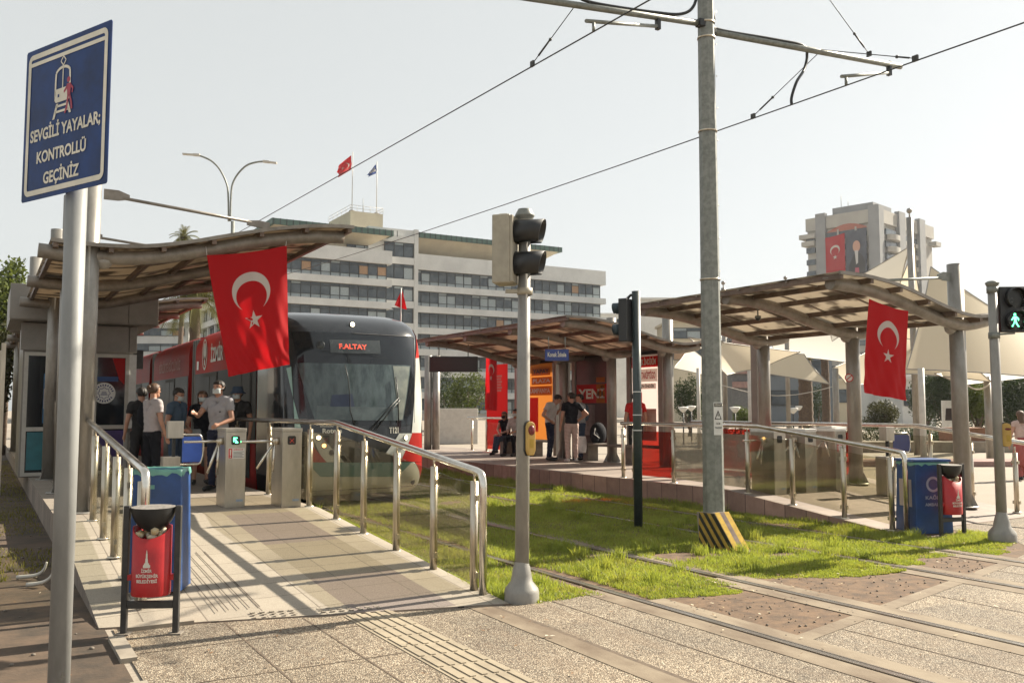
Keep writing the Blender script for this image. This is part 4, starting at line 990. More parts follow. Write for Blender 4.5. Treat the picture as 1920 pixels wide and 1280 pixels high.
def base_cone(mb, c, r, k=1., m=0):
    mb.lathe([(.135*k, 0), (.135*k, .07*k), (.125*k, .1*k), (.085*k, .15*k), (.075*k, .2*k), (r+.012, .26*k), (r+.006, .27*k), (r, .3*k)], c, 28, m)
def round_pole(c, r, h, t, cap=True, m='pole', cone=True):
    mb = MB(); mb.tube([(c[0], c[1], 0), (c[0], c[1], h)], [r*1.06, r], 24)
    if cone: base_cone(mb, (c[0], c[1], .01), r)
    o = mb.build('pole', m, t)
    if cap:
        mb = MB(); mb.lathe([(r+.002, h-.07), (r+.012, h-.065), (r+.012, h-.03), (r+.006, h-.025), (r+.03, h+.0), (r+.032, h+.008), (r+.014, h+.05), (r+.012, h+.065), (.004, h+.07)], (c[0], c[1], 0), 24); mb.build('cap', 'galv' if m == 'pole' else m, t)
    return o
def visor(mb, c, nr, side, r=.105, L=.24, m=0):
    """open hood: tube cut longer at the top"""
    n = 26; V = []
    for i in range(n+1):
        a = R(-60)+R(300)*i/n     # gap at the bottom
        d = side*math.cos(a)+UP*math.sin(a)
        k = .8+.2*(math.sin(a)+1)/2
        V += [c+d*r, c+d*r*.98+nr*L*k, c+d*(r-.006)+nr*L*k, c+d*(r-.006)]
    fs = [(4*i+j, 4*i+(j+1) % 4, 4*i+4+(j+1) % 4, 4*i+4+j) for i in range(n) for j in range(4)]
    mb.add([v for v in V], fs, m, True)
# ---- near pole with two-lamp signal seen from the side
tc = PZ(978, 1128); tc.z = 0
t = thing('traffic_light', tc, 'grey pole with beige two lamp signal turned sideways and yellow call box', 'traffic light')
tpx = PD(988, 500, FW.dot(tc))
r0 = .058; hT = 3.42
mb = MB(); mb.tube([(tc.x, tc.y, 0), (tc.x+(tpx.x-tc.x)*.62, tc.y+(tpx.y-tc.y)*.62, hT-.0)], [r0*1.1, r0*.92], 24); base_cone(mb, (tc.x, tc.y, .008), r0*1.08, 1.15); mb.build('pole', 'pole', t)
top = Vector((tc.x+(tpx.x-tc.x)*.62, tc.y+(tpx.y-tc.y)*.62, 0)); r = r0*.92; h = hT
MB().lathe([(r+.001, h-.16), (r+.006, h-.155), (r+.006, h-.06), (r+.014, h-.05), (r+.014, h-.035), (r+.03, h-.0), (r+.036, h+.005), (r+.034, h+.02), (r+.012, h+.06), (r+.008, h+.07), (.004, h+.075)], top, 24).build('cap', 'galv', t)
dH = FW.dot(tc)
nrs = (RT*.97+FW*-.25).normalized()         # signal faces right in the photo
sds = UP.cross(nrs)
hc = PD(948, 470, dH-.02); zc = hc.z
a0_ = PD(951, 407, dH).z; a1_ = PD(951, 534, dH).z
T = Matrix((nrs, sds, UP)).transposed(); 
def HB(a, b, mbx=None, m=0):
    mbx = mbx or MB(); TT = Matrix.Translation(Vector((hc.x, hc.y, 0))) @ T.to_4x4(); return mbx.box(a, b, m, TT)
hs_ = HB((-.095, -.125, a1_), (.07, .125, a0_)).build('signal_housing', 'beige_box', t, bev=.012)
HB((.07, -.118, a1_+.01), (.095, .118, a0_-.01)).build('front_frame', 'beige_box', hs_, bev=.004)
HB((-.05, -.05, a0_), (.03, .05, a0_+.02)).build('vent', 'beige_box', hs_, bev=.006)
for k, zz_ in enumerate((PD(951, 438, dH).z, PD(951, 497, dH).z)):
    c = Vector((hc.x, hc.y, 0))+nrs*.096+UP*zz_
    mb = MB(); visor(mb, c, nrs, sds, .112, .27); vv = mb.build('visor', 'black', hs_, fixn=True, solid=.004)
    MB().lathe([(.001, .012), (.06, .01), (.10, 0)], c, 20, 0, True, Matrix((sds, UP, nrs)).transposed()).build('lens', 'lens', hs_)
for zz_, dd in ((a0_-.03, .0), (a1_-.06, 0.)):
    mb = MB(); mb.bar(Vector((hc.x, hc.y, zz_)), Vector((top.x, top.y, zz_)), .05, .03); mb.lathe([(r0+.001, zz_-.03), (r0+.012, zz_-.03), (r0+.012, zz_+.03), (r0+.001, zz_+.03)], top+Vector((0, 0, 0)), 20); mb.build('bracket', 'beige_box', t)
nb = (-FW*.85+RT*.52).normalized(); eb = UP.cross(nb)
button_box(PD(990, 822, dH-.045)+Vector((0, 0, 0)), eb, nb, t, t)
# ---- dark green pole with black signal, seen from behind
dc = PZ(1197, 990); dc.z = 0; dD = FW.dot(dc)
t = thing('traffic_light', dc, 'dark green pole in the lawn with black signal seen edge on', 'traffic light')
ht = PD(1194, 546, dD).z
mb = MB(); mb.tube([(dc.x, dc.y, 0), (dc.x, dc.y, ht)], .062, 20); mb.build('pole', 'darkgreen', t)
for zz_ in (1.93, 1.60, 1.38):
    MB().lathe([(.0625, zz_), (.066, zz_), (.066, zz_+.014), (.0625, zz_+.014)], dc, 20).build('strap', 'white', t)
z1, z0 = PD(1172, 561, dD).z, PD(1172, 641, dD).z
c2 = PD(1173, 600, dD-.02)
nr2 = (-RT*.85+FW*.5).normalized(); sd2 = UP.cross(nr2); T2 = Matrix((nr2, sd2, UP)).transposed()
def H2(a, b): return MB().box(a, b, 0, Matrix.Translation(Vector((c2.x, c2.y, 0))) @ T2.to_4x4())
h2 = H2((-.075, -.13, z0), (.06, .13, z1)).build('signal_housing', 'black', t, bev=.012)
for px_, py_ in ((1155, 578), (1155, 618)):
    zc_ = PD(px_, py_, dD).z; c = Vector((c2.x, c2.y, zc_))+nr2*.06
    mb = MB(); visor(mb, c, nr2, sd2, .085, .13); mb.build('visor', M.setdefault('bluegreyvisor', mat('blue_grey_hood', (.02, .04, .055), None, .5)), h2, solid=.004)
    MB().lathe([(.001, .01), (.08, 0)], c, 20, 0, True, Matrix((sd2, UP, nr2)).transposed()).build('lens', 'lens', h2)
MB().tube([Vector((c2.x, c2.y, z1-.02)), Vector((c2.x, c2.y, z1))*.5+Vector((dc.x, dc.y, z1))*.5+UP*.06, Vector((dc.x, dc.y, z1+.06))], .02, 8).build('bracket', 'black', t)
MB().tube([Vector((c2.x, c2.y, z0+.03)), Vector((dc.x, dc.y, z0-.0))], .02, 8).build('bracket', 'black', t)
# ---- right pole with green walking man
rc = PZ(1880, 1016); rc.z = 0; dR = FW.dot(rc)
t = thing('traffic_light', rc, 'grey pole with black signal showing lit green walking man, right edge', 'traffic light')
hR = PD(1860, 530, dR).z; tr_ = PD(1861, 560, dR)
rtop = Vector((rc.x+(tr_.x-rc.x)*.6, rc.y+(tr_.y-rc.y)*.6, 0))
mb = MB(); mb.tube([(rc.x, rc.y, 0), (rtop.x, rtop.y, hR)], [.064, .058], 24); mb.build('pole', 'pole', t)
mb = MB(); base_cone(mb, (rc.x, rc.y, .008), .064, 1.25); mb.build('base', 'pole', t)
MB().lathe([(.0585, hR-.09), (.064, hR-.085), (.064, hR-.05), (.07, hR-.045), (.085, hR-.01), (.085, hR), (.055, hR+.02), (.004, hR+.03)], rtop, 20).build('cap', 'galv', t)
nr3 = (-FW*.94-RT*.05).normalized(); ex3 = nr3.cross(UP)*-1; ex3 = UP.cross(nr3)
c3 = PD(1904, 580, dR-.05); hz0, hz1 = PD(1900, 623, dR).z, PD(1900, 538, dR).z
T3 = Matrix((ex3, nr3, UP)).transposed()
def H3(a, b): return MB().box(a, b, 0, Matrix.Translation(Vector((c3.x, c3.y, 0))) @ T3.to_4x4())
h3 = H3((-.19, -.10, hz0), (.19, 0, hz1)).build('signal_housing', 'black', t, bev=.01)
for (py_, g) in ((560, 0), (602, 1)):
    zc_ = PD(1904, py_, dR).z
    c = Vector((c3.x, c3.y, zc_))+nr3*.002
    MB().lathe([(.001, .004), (.12, .0), (.125, .0)], c, 28, 0, True, Matrix((ex3, UP, nr3)).transposed()).build('lens', 'lens', h3)
    mb = MB(); visor(mb, c, nr3, ex3, .132, .10); mb.build('visor', 'black', h3, solid=.004)
    if g:
        mb = MB(); o = c+nr3*.008-ex3*.015
        def G(pts): mb.add([o+ex3*x+UP*z for x, z in pts], [tuple(range(len(pts)))])
        G([(.016*math.cos(a), .082+.016*math.sin(a)) for a in [i*math.pi/5 for i in range(10)]])
        G([(-.018, .058), (.02, .058), (.018, .0), (-.012, .0)]); G([(-.018, .058), (-.05, .01), (-.038, .004), (-.012, .035)]); G([(.02, .058), (.05, .03), (.046, .0), (.036, .004), (.036, .022), (.014, .035)])
        G([(-.012, .0), (.006, .0), (-.03, -.078), (-.052, -.078), (-.018, -.03)]); G([(.0, .0), (.018, .0), (.024, -.03), (.052, -.078), (.032, -.078), (.004, -.03)])
        mb.build('walking_man', 'ledgreen', h3, fixn=False)
        MB().prism([(0, 0), (.02, .0), (.028, .03), (.01, .03)], o+ex3*.115-UP*.02, ex3, UP, nr3*.001).build('countdown_segment', 'ledgreen', h3)
for zz_ in (hz1-.03, hz0-.03):
    mb = MB(); mb.bar(Vector((rtop.x, rtop.y, zz_)), Vector((c3.x, c3.y, zz_+.02))-nr3*.05, .03, .025); mb.lathe([(.061, zz_-.05), (.07, zz_-.05), (.07, zz_+.03), (.061, zz_+.03)], rtop, 20); mb.build('bracket', 'galv', t)
button_box(PD(1881, 815, dR-.05), (RT*.75-FW*.5).normalized(), (-FW*.75-RT*-.55).normalized(), t, t)

# ---- overhead line mast
mx, my = 7.86, 8.52
t = thing('overhead_line_mast', (mx, my, 0), 'tall grey galvanised octagonal mast carrying the tram wires', 'mast')
mb = MB(); mb.tube([(mx, my, 0), (mx, my, 9.5)], [.135, .092], 8, 0, True, False, R(12)); pole_ = mb.build('pole', 'galv', t)
for z in [.9+.42*k for k in range(20)]:
    a = R(-60); MB().sphere((mx+.128*math.cos(R(-25)), my+.128*math.sin(R(-25)), z), .009, 6).build('bolt', 'steel', pole_)
for z in (6.42, 6.62, 5.2, 3.3):
    rr_ = .135-.043*z/9.5+.004; MB().lathe([(rr_-.002, z), (rr_+.005, z), (rr_+.005, z+.022), (rr_-.002, z+.022)], (mx, my, 0), 24).build('clamp_band', 'steel', t)
def sm3(pts, k=6):
    P = [Vector(p) for p in pts]; P = [P[0]]+P+[P[-1]]; out = []
    for i in range(1, len(P)-2):
        p0, p1, p2, p3 = P[i-1:i+3]
        for j in range(k):
            t_ = j/k; out.append(.5*((2*p1)+(p2-p0)*t_+(2*p0-5*p1+4*p2-p3)*t_*t_+(3*p1-p0-3*p2+p3)*t_**3))
    return out+[P[-1]]
def arm(p, q, nm='arm', r=.04): return MB().tube([p, q], r, 12).build(nm, 'galv', t)
AL0, AL1 = Vector((7.78, 8.5, 6.6)), Vector((5.05, 9.05, 6.58)); AR0, AR1 = Vector((7.97, 8.56, 6.56)), Vector((11.2, 8.13, 6.58))
arm(AL0, AL1); arm(AR0, AR1)
for p, d in ((AL0, -1), (AR0, 1)): MB().box((p.x-.08, p.y-.05, p.z-.05), (p.x+.06, p.y+.05, p.z+.05)).build('insulator', 'black', t, bev=.01)
# steady arms with their drop brackets
def steady(A, B, px0, px1, wx, wy):
    a = A.lerp(B, px0)
    mb = MB(); mb.box((a.x-.02, a.y-.03, a.z-.16), (a.x+.03, a.y+.03, a.z+.04)); d_ = mb.build('drop_bracket', 'black', t)
    b = Vector((wx, wy, 0)); return a-UP*.12
W1 = lambda y: Vector((5.72, y, 5.84+.031*(y-7.1)-.0000*(y**2)))
W2 = lambda y: Vector((9.15, y, 5.66+.018*(y-5)+.0007*max(0, y-9)**2*.9))
s1 = steady(AL0, AL1, .23, 0, 0, 0); e1 = W1(8.0)+UP*.10
MB().tube([s1, e1-Vector((.1, 0, 0))], .022, 10).tube([e1, W1(8.0)], .018, 8).build('steady_arm', 'galv', t)
s2 = steady(AR0, AR1, .93, 0, 0, 0); e2 = W2(7.42)+UP*.10
MB().tube([s2, e2-Vector((.08, 0, 0))], .022, 10).tube([e2, W2(7.42)], .018, 8).build('steady_arm', 'galv', t)
# feeder cables lying on the arms and dropping to the wires
MB().tube(sm3([(mx-.1, my+.02, 7.2), (mx-.16, my+.03, 6.86), (mx-.35, my+.06, 6.70), AL0.lerp(AL1, .25)+UP*.055, AL0.lerp(AL1, .55)+UP*.06, AL0.lerp(AL1, .62)+UP*.14, AL0.lerp(AL1, .58)+UP*.3, AL0.lerp(AL1, .5)+UP*.4]), .02, 10).build('feeder_cable', 'black', t)
q0 = W2(8.3)
MB().tube(sm3([(mx+.09, my, 6.95), (mx+.14, my, 6.72), AR0+UP*.06+Vector((.1, 0, 0)), AR0.lerp(AR1, .3)+UP*.055, AR0.lerp(AR1, .46)+UP*.045, AR0.lerp(AR1, .50)-UP*.05+Vector((0, .06, 0)), AR0.lerp(AR1, .47)-UP*.28+Vector((0, .02, 0)), q0+UP*.32+Vector((.08, -.02, 0)), q0+UP*.1, q0]), .02, 10).build('feeder_cable', 'black', t)
# stays: bridle wires with turnbuckles
def stay(p, q):
    p = Vector(p); q = Vector(q); d = (q-p).normalized()
    MB().tube([p, q], .006, 5).tube([q-d*.35, q-d*.12], .012, 6).sphere(q-d*.36, .022, 8).box((q.x-.014, q.y-.035, q.z-.035), (q.x+.014, q.y+.035, q.z+.035)).build('stay_wire', 'wire', t)
stay(AL0.lerp(AL1, .63), W1(9.3)+UP*.03); stay(AR0.lerp(AR1, .55), W2(9.0)+UP*.03); stay(AR0.lerp(AR1, .55)+UP*.03, W2(6.45)+UP*.03); stay((mx, my, 9.3), AR0.lerp(AR1, .82)+UP*.1); stay((mx, my, 9.3), AL0.lerp(AL1, .85)+UP*.05)
# danger notice
nn_ = (-FW+RT*.12).normalized(); e_ = UP.cross(nn_); pc_ = PD(1346.5, 795, FW.x*mx+FW.y*my-.13)
def NP(x, z, o=0): return Vector((pc_.x, pc_.y, 1.68+(768-795)/1700*11.2))+e_*x+UP*z+nn_*o
mb = MB(); mb.prism([(-.055, -.13), (.055, -.13), (.055, .27), (-.055, .27)], NP(0, 0), e_, UP, nn_*.003); nt_ = mb.build('danger_notice', 'white', t)
mb = MB(); mb.add([NP(-.05, .215, .005), NP(.05, .215, .005), NP(.05, .26, .005), NP(-.05, .26, .005)], [(0, 1, 2, 3)])
tri = [(-.045, .06), (.045, .06), (0, .175)]; tin = [(-.030, .07), (.030, .07), (0, .150)]
mb.add([NP(x, z, .005) for x, z in tri+tin], [(0, 1, 4, 3), (1, 2, 5, 4), (2, 0, 3, 5)])
mb.add([NP(x, z, .005) for x, z in ((.004, .145), (-.010, .105), (.002, .108), (-.004, .078), (.012, .116), (.001, .113))], [(0, 1, 2, 3, 4, 5)])
letters(mb, 'ÖLÜM', NP(0, .0, .005), e_, UP, .05, .02); letters(mb, 'TEHLİKESİ', NP(0, -.05, .005), e_, UP, .085, .018); mb.build('print', 'textblack', nt_, fixn=False)
mb = MB(); letters(mb, 'DİKKAT', NP(0, .227, .007), e_, UP, .085, .022); mb.build('title', 'text', nt_, fixn=False)
# striped concrete footing against the mast
t2 = thing('striped_footing', (7.95, 8.2, 0), 'yellow and black striped sloping concrete block at the foot of the tall mast', 'concrete block')
x0, x1 = 7.70, 7.93
mb = MB(); mb.prism([(8.62, .0), (8.66, .42), (8.34, .44), (7.98, .0)], (x0, 0, 0), (0, 1, 0), UP, (x1-x0, 0, 0)); bk = mb.build('block', 'concrete', t2, bev=.008)
def SF(u, v, o=.004):        # sloping front face, u across 0..1, v down 0..1
    y = 8.34+(7.98-8.34)*v; z = .44*(1-v); n_ = Vector((0, -.44, .36)).normalized(); n_ = Vector((0, -.774, .633)); return Vector((x0+(x1-x0)*u, y, z))+n_*o
for u0, u1, m_ in ((0.0, .34, 'yellow'), (.34, .66, M.setdefault('wornpurple', mat('worn_dark_stripe', (.12, .095, .09), (.19, .15, .13), .9, ns=12, spec=.08))), (.66, 1.0, 'yellow')):
    mb = MB(); mb.add([SF(u0, 0), SF(u1, 0), SF(u1, .93), SF(u0, .93)], [(0, 1, 2, 3)]); mb.build('painted_stripe', m_, bk, fixn=False)
def SL(y, z): return Vector((x0-.004, y, z))
def on_side(a, z0, z1):     # stripe edge a (its y at the top) between two heights, kept inside the face
    return [(a-.36*(1-z/.425), z) for z in (z0, z1)]
for k in range(10):
    a, b = 8.34+.066*k, 8.34+.066*(k+1); lim = 8.615
    za = .425 if a <= lim else .425*(1-(a-lim)/.36); zb = .425 if b <= lim else .425*(1-(b-lim)/.36)
    if za <= .02: break
    pts = on_side(a, .0, za)
    if b > lim: pts += [(lim, max(0, zb))]
    if zb > 0: pts += [on_side(b, zb, 0.)[0] if b <= lim else (lim, zb), (b-.36, 0.)]
    clean = []
    for p in pts:
        if not clean or (abs(p[0]-clean[-1][0])+abs(p[1]-clean[-1][1])) > 1e-4: clean.append(p)
    MB().add([SL(y, z) for y, z in clean], [tuple(range(len(clean)))]).build('painted_stripe', 'black' if k % 2 == 0 else 'yellow', bk, fixn=False)
# contact wires
for W_f, lab in ((W1, 'overhead contact wire above the tram track'), (W2, 'overhead contact wire above the grass track, behind the tall mast')):
    mb = MB(); mb.tube([W_f(y) for y in (-6, -2, 0, 3, 6, 9, 12, 16, 20, 25, 30, 36, 44)], .0085, 6); tag(mb.build('contact_wire', 'wire'), lab, 'overhead wire', 'overhead contact wires')

# ============================================================ THE TRAM
def tram():
    XC, HW = 5.725, 1.325
    t = thing('tram', (XC, 22, 0), 'red and dark articulated tram with curved black front, lit lamps, waiting at the near platform', 'tram')
    prof = [(.20, 15.33), (.30, 15.12), (.45, 15.02), (.62, 14.97), (.9, 14.93), (1.2, 14.93), (1.5, 14.95), (2.0, 15.02), (2.5, 15.10), (2.8, 15.17), (3.05, 15.27), (3.22, 15.42), (3.34, 15.62), (3.43, 15.95), (3.49, 16.5), (3.51, 17.0)]
    def yp(z):
        for (za, ya), (zb, yb) in zip(prof, prof[1:]):
            if z <= zb: k = (z-za)/(zb-za); return ya+(yb-ya)*k
        return prof[-1][1]
    def hwid(z): 
        if z > 3.05: q = min(1, (z-3.05)/.46); return HW-.42*(1-math.sqrt(max(0, 1-q*q)))
        return HW-.0*z-(.05*(1-z/.6) if z < .6 else 0)
    def S(a, z, o=0.):
        """front surface: a -1..1 across, at height z, offset o outwards"""
        s = 1 if a >= 0 else -1; A = abs(a)
        x = XC+s*hwid(z)*math.sin(min(1, A)*math.pi/2*.97)**1.0*(1/math.sin(math.pi/2*.97))
        back = .50*(A**2.6)+(.32*max(0, A-.9)/.1 if A > .9 else 0)
        y = yp(z)+back
        n_ = Vector((s*.9*A**2, -1, .25 if z > 2.6 else 0)).normalized()
        return Vector((x, y, z))+n_*o
    zs = [.2, .3, .45, .62, .9, 1.2, 1.5, 1.75, 2.0, 2.25, 2.5, 2.65, 2.8, 2.93, 3.05, 3.14, 3.22, 3.28, 3.34, 3.385, 3.43, 3.46, 3.49, 3.51]
    N = 40; As = [-1+2*i/N for i in range(N+1)]
    mb = MB(); V = [S(a, z) for z in zs for a in As]
    mb.add(V, [(j*(N+1)+i, j*(N+1)+i+1, (j+1)*(N+1)+i+1, (j+1)*(N+1)+i) for j in range(len(zs)-1) for i in range(N)], 0, True)
    cabm = M.setdefault('cabblack', mat('cab_black_paint', (.022, .025, .03), (.015, .017, .02), .16, coat=.4, ns=2))
    for s_ in (-1, 1):
        V = []
        for z in zs: p = S(s_, z); V += [p, Vector((p.x, 16.95, z))]
        mb.add(V, [(2*j, 2*j+1, 2*j+3, 2*j+2) for j in range(len(zs)-1)], 0, True)
    front = mb.build('cab_front', cabm, t)
    def patch(nm, z0, z1, lf, rf, m, o, nz=10, na=14, par=front, sm=True):
        mb = MB(); mb.grid(lambda u, v: S(lf(z0+(z1-z0)*v)*(1-u)+rf(z0+(z1-z0)*v)*u, z0+(z1-z0)*v, o), na, nz, 0); return mb.build(nm, m, par, fixn=False)
    def locate(px, py):
        y = 15.1
        for _ in range(8):
            p = PY(px, py, y); z = min(3.5, max(.21, p.z)); q = max(-.999, min(.999, (p.x-XC)/hwid(z)*math.sin(math.pi/2*.97))); a = math.asin(q)/(math.pi/2*.97); y = S(a, z).y
        return a, z
    def Q(nm, TL, TR, BR, BL, m, o, nu=10, nv=8, par=front):
        A_ = [locate(*c) for c in (TL, TR, BR, BL)]
        def f(u, v):
            a = (A_[0][0]*(1-u)+A_[1][0]*u)*(1-v)+(A_[3][0]*(1-u)+A_[2][0]*u)*v; z = (A_[0][1]*(1-u)+A_[1][1]*u)*(1-v)+(A_[3][1]*(1-u)+A_[2][1]*u)*v; return S(a, z, o)
        return MB().grid(f, nu, nv).build(nm, m, par, fixn=False)
    def L_(nm, txt, px, py, wpx, h, m, o=.03):
        a, z = locate(px, py); a1, _ = locate(px-wpx/2, py); a2, _ = locate(px+wpx/2, py); vs, fs, w_ = textmesh(txt); k = (a2-a1)/w_
        return MB().add([S(a1+v.x*k, z-h/2+v.y*h/.7, o) for v in vs], fs).build(nm, m, front, fixn=False)
    def lamp(nm, px, py, r, m, rm='greytram'):
        a, z = locate(px, py); c = S(a, z, .028); n_ = Vector((.35 if a > .2 else (-.35 if a < -.2 else 0), -1, .15 if z > 2.6 else 0)).normalized(); e1 = n_.cross(UP).normalized(); T_ = Matrix((e1, n_.cross(e1), n_)).transposed()
        MB().lathe([(.001, .010), (r*.75, .008), (r, 0)], c, 18, 0, True, T_).build(nm, m, front); MB().lathe([(r, .0), (r*1.35, .006), (r*1.5, -.03)], c, 18, 0, True, T_).build(nm+'_ring', rm, front)
    Q('windscreen', (546, 622), (775, 631), (776, 796), (580, 796), 'glassdark', .010, 24, 10)
    Q('clear_windscreen', (556, 680), (769, 685), (755, 788), (590, 787), 'glassblue', .015, 24, 10)
    Q('painted_glass_glare', (736, 686), (767, 687), (754, 786), (748, 786), M.setdefault('glassglare', mat('glare_painted_glass', (.23, .25, .22), (.15, .17, .16), .1)), .018, 4, 8)  # paler patch paints light onto the right side of the windscreen
    Q('dashboard', (594, 760), (752, 764), (752, 788), (592, 787), M.setdefault('dash', mat('dashboard_grey', (.10, .13, .135), (.06, .08, .085), .3)), .018, 10, 3)
    Q('driver_shape', (622, 740), (660, 738), (664, 762), (618, 762), M.setdefault('driverblue', mat('blue_shirt_behind_glass', (.025, .04, .085), (.02, .03, .06), .4)), .019, 4, 3)
    mb = MB(); mb.tube([S(*locate(x, 624+(x-640)*.055), .012) for x in range(660, 775, 8)]+[S(*locate(776, y), .012) for y in range(636, 796, 12)], .007, 6); mb.build('windscreen_seal', 'greytram', front)
    Q('destination_display', (617, 637), (711, 639), (713, 664), (619, 662), M.setdefault('dispgrey', mat('display_window', (.05, .06, .065), None, .25)), .02, 8, 2)
    L_('destination_lettering', 'F.ALTAY', 661, 650.5, 52, .085, 'ledred')
    lamp('roof_lamp', 660, 609, .038, 'lampwarm'); lamp('round_emblem', 600, 647, .05, 'dispgrey', 'dispgrey')
    # white and red corners, bumper with its teal band
    Q('corner_panel', (582, 812), (597, 812), (645, 866), (606, 866), 'whitetram', .016, 6, 6); Q('corner_panel', (748, 812), (772, 812), (756, 862), (722, 850), 'whitetram', .016, 6, 6)
    Q('red_corner', (577, 826), (583, 832), (612, 866), (577, 866), 'redtram', .019, 5, 5); Q('red_corner', (772, 811), (789, 811), (789, 866), (750, 864), 'redtram', .019, 5, 6)
    Q('bumper', (575, 866), (776, 866), (779, 936), (578, 950), 'whitetram', .016, 24, 8); Q('teal_band', (575, 866), (770, 866), (742, 893), (600, 893), M.setdefault('teal', mat('tram_teal_band', (.11, .23, .22), (.08, .18, .18), .3)), .021, 24, 4)
    Q('red_corner', (777, 866), (789, 866), (788, 914), (781, 914), 'redtram', .018, 3, 5)
    Q('side_pillar', (778, 672), (790, 672), (788, 811), (771, 811), 'whitetram', .016, 4, 10); Q('side_pillar', (775, 600), (786, 603), (790, 672), (778, 672), 'redtram', .016, 4, 8)
    Q('side_pillar', (527, 690), (537, 690), (566, 808), (553, 808), 'mint', .016, 4, 10)
    for px_, py_, m_ in ((597, 820, 'lampwarm'), (607, 835, 'lampamber'), (621, 848, 'lens'), (760, 820, 'lampwarm'), (753, 836, 'lampamber')): lamp('headlight', px_, py_, .036, m_)
    L_('maker_lettering', 'Rotem', 622, 807, 36, .075, 'text'); L_('maker_small_lettering', 'HYUNDAI', 612, 799, 24, .022, 'text'); L_('car_number', 'T121', 737, 806, 17, .10, 'text')
    for q in ([(740, 706), (744, 750), (745, 792)], [(745, 746), (722, 770), (693, 806)], [(747, 750), (728, 772), (702, 806)]):
        MB().tube([S(*locate(*c), .05) for c in q], .010, 6).build('wiper', 'black', front)
    MB().tube([S(*locate(*c), .024) for c in ((646, 684), (652, 710), (655, 740), (656, 770), (664, 796))], .007, 6).build('screen_cable', 'black', front)
    a_, z_ = locate(772, 902); MB().lathe([(.001, .0), (.04, .0), (.04, -.02)], S(a_, z_, .03), 16, 0, True, Matrix((Vector((1, 0, 0)), UP*1.5, Vector((0, -1, 0)))).transposed()).build('towing_eye', 'black', front)
    # car bodies: sides with red roof band, windows and doors
    def car(ya, yb, doors, nm='car_body', first=False):
        mb = MB(); xl, xr = XC-HW, XC+HW
        sec = [(xl+.02, .22), (xl, .5), (xl, 3.05), (xl+.02, 3.2), (xl+.10, 3.36), (xl+.28, 3.48), (xl+.6, 3.51), (xr-.6, 3.51), (xr-.28, 3.48), (xr-.10, 3.36), (xr-.02, 3.2), (xr, 3.05), (xr, .5), (xr-.02, .22)]
        V = [(x, ya, z) for x, z in sec]+[(x, yb, z) for x, z in sec]; n = len(sec)
        mb.add(V, [(i, i+1, n+i+1, n+i) for i in range(n-1)]+[(n-1, 0, n, 2*n-1)], 0, True)
        if not first: mb.add([(x, ya, z) for x, z in sec], [tuple(range(n))])
        mb.add([(x, yb, z) for x, z in sec], [tuple(range(n))])
        b = mb.build(nm, 'redtram', t)
        for s, xs_ in ((-1, xl-.006), (1, xr+.006)):
            MB().box((min(xs_, xs_+.004*s), ya+.05, 1.05), (max(xs_, xs_+.004*s), yb-.05, 2.52)).build('window_band', 'sideglass', b)
            for d0, d1 in doors:
                dd = MB().box((min(xs_+.003*s, xs_+.012*s), d0, .40), (max(xs_+.003*s, xs_+.012*s), d1, 2.50)).build('door', M.setdefault('doorgrey', mat('door_grey', (.07, .07, .068), (.05, .05, .048), .5, spec=.03)), b)
                for a, c in ((d0+.06, (d0+d1)/2-.04), ((d0+d1)/2+.04, d1-.06)):
                    MB().box((min(xs_+.012*s, xs_+.016*s), a, .55), (max(xs_+.012*s, xs_+.016*s), c, 2.42)).build('door_window', 'sideglass', dd)
        mb = MB(); 
        for k in range(int((yb-ya)/1.6)): y = ya+.8+k*1.6; mb.box((XC-.7, y-.5, 3.515), (XC+.7, y+.5, 3.62))
        return b
    b1 = car(16.9, 22.6, [(17.3, 18.7), (20.2, 21.6)]); b2 = car(23.4, 28.7, [(25.2, 26.6)]); b3 = car(29.5, 36.5, [(31, 32.4), (34, 35.2)])
    for ya, yb in ((22.6, 23.4), (28.7, 29.5)):
        for k in range(6):
            y = ya+.04+k*.13; MB().box((XC-HW+.05+.03*(k % 2), y, .35), (XC+HW-.05-.03*(k % 2), y+.11, 3.38)).build('gangway_fold', 'greytram', t, bev=.03)
    # oval emblem, square mark and faded writing on the red band
    xl = XC-HW-.008
    mb = MB(); V = []
    for i in range(33):
        a = i*2*math.pi/32; V += [(xl-.002, 21.55+.26*math.cos(a), 2.95+.36*math.sin(a)), (xl-.002, 21.55+.21*math.cos(a), 2.95+.31*math.sin(a))]
    mb.add(V, [(2*i, 2*i+1, 2*i+3, 2*i+2) for i in range(32)]); mb.add([(xl-.002, 21.55+.15*math.cos(a), 3.02+.20*math.sin(a)) for a in [i*math.pi/12 for i in range(24)]], [tuple(range(24))]); mb.add([(xl-.002, 21.50, 2.70), (xl-.002, 21.60, 2.70), (xl-.002, 21.60, 2.9), (xl-.002, 21.50, 2.9)], [(0, 1, 2, 3)])
    mb.build('oval_emblem', 'whitetram', b1, fixn=False)
    MB().add([(xl-.002, 22.2, 2.62), (xl-.002, 22.4, 2.62), (xl-.002, 22.4, 2.82), (xl-.002, 22.2, 2.82)], [(0, 1, 2, 3)]).build('square_mark', 'whitetram', b1, fixn=False)
    mb = MB(); letters(mb, 'İZMİR', (xl-.002, 20.3, 2.75), (0, -1, 0), UP, 1.2, .3); mb.build('side_lettering', 'whitetram', b1, fixn=False)
    mb = MB(); letters(mb, 'BİRLİKTE GÜÇLÜYÜZ', (xl-.002, 26.1, 2.72), (0, -1, 0), UP, 3.2, .24); mb.build('side_lettering', M.setdefault('fadedred', mat('faded_pink_lettering', (.50, .16, .13), None, .5)), b2, fixn=False)
    MB().box((XC-.1, 15.2, .1), (XC+.1, 15.5, .28)).build('coupler', 'greytram', t)
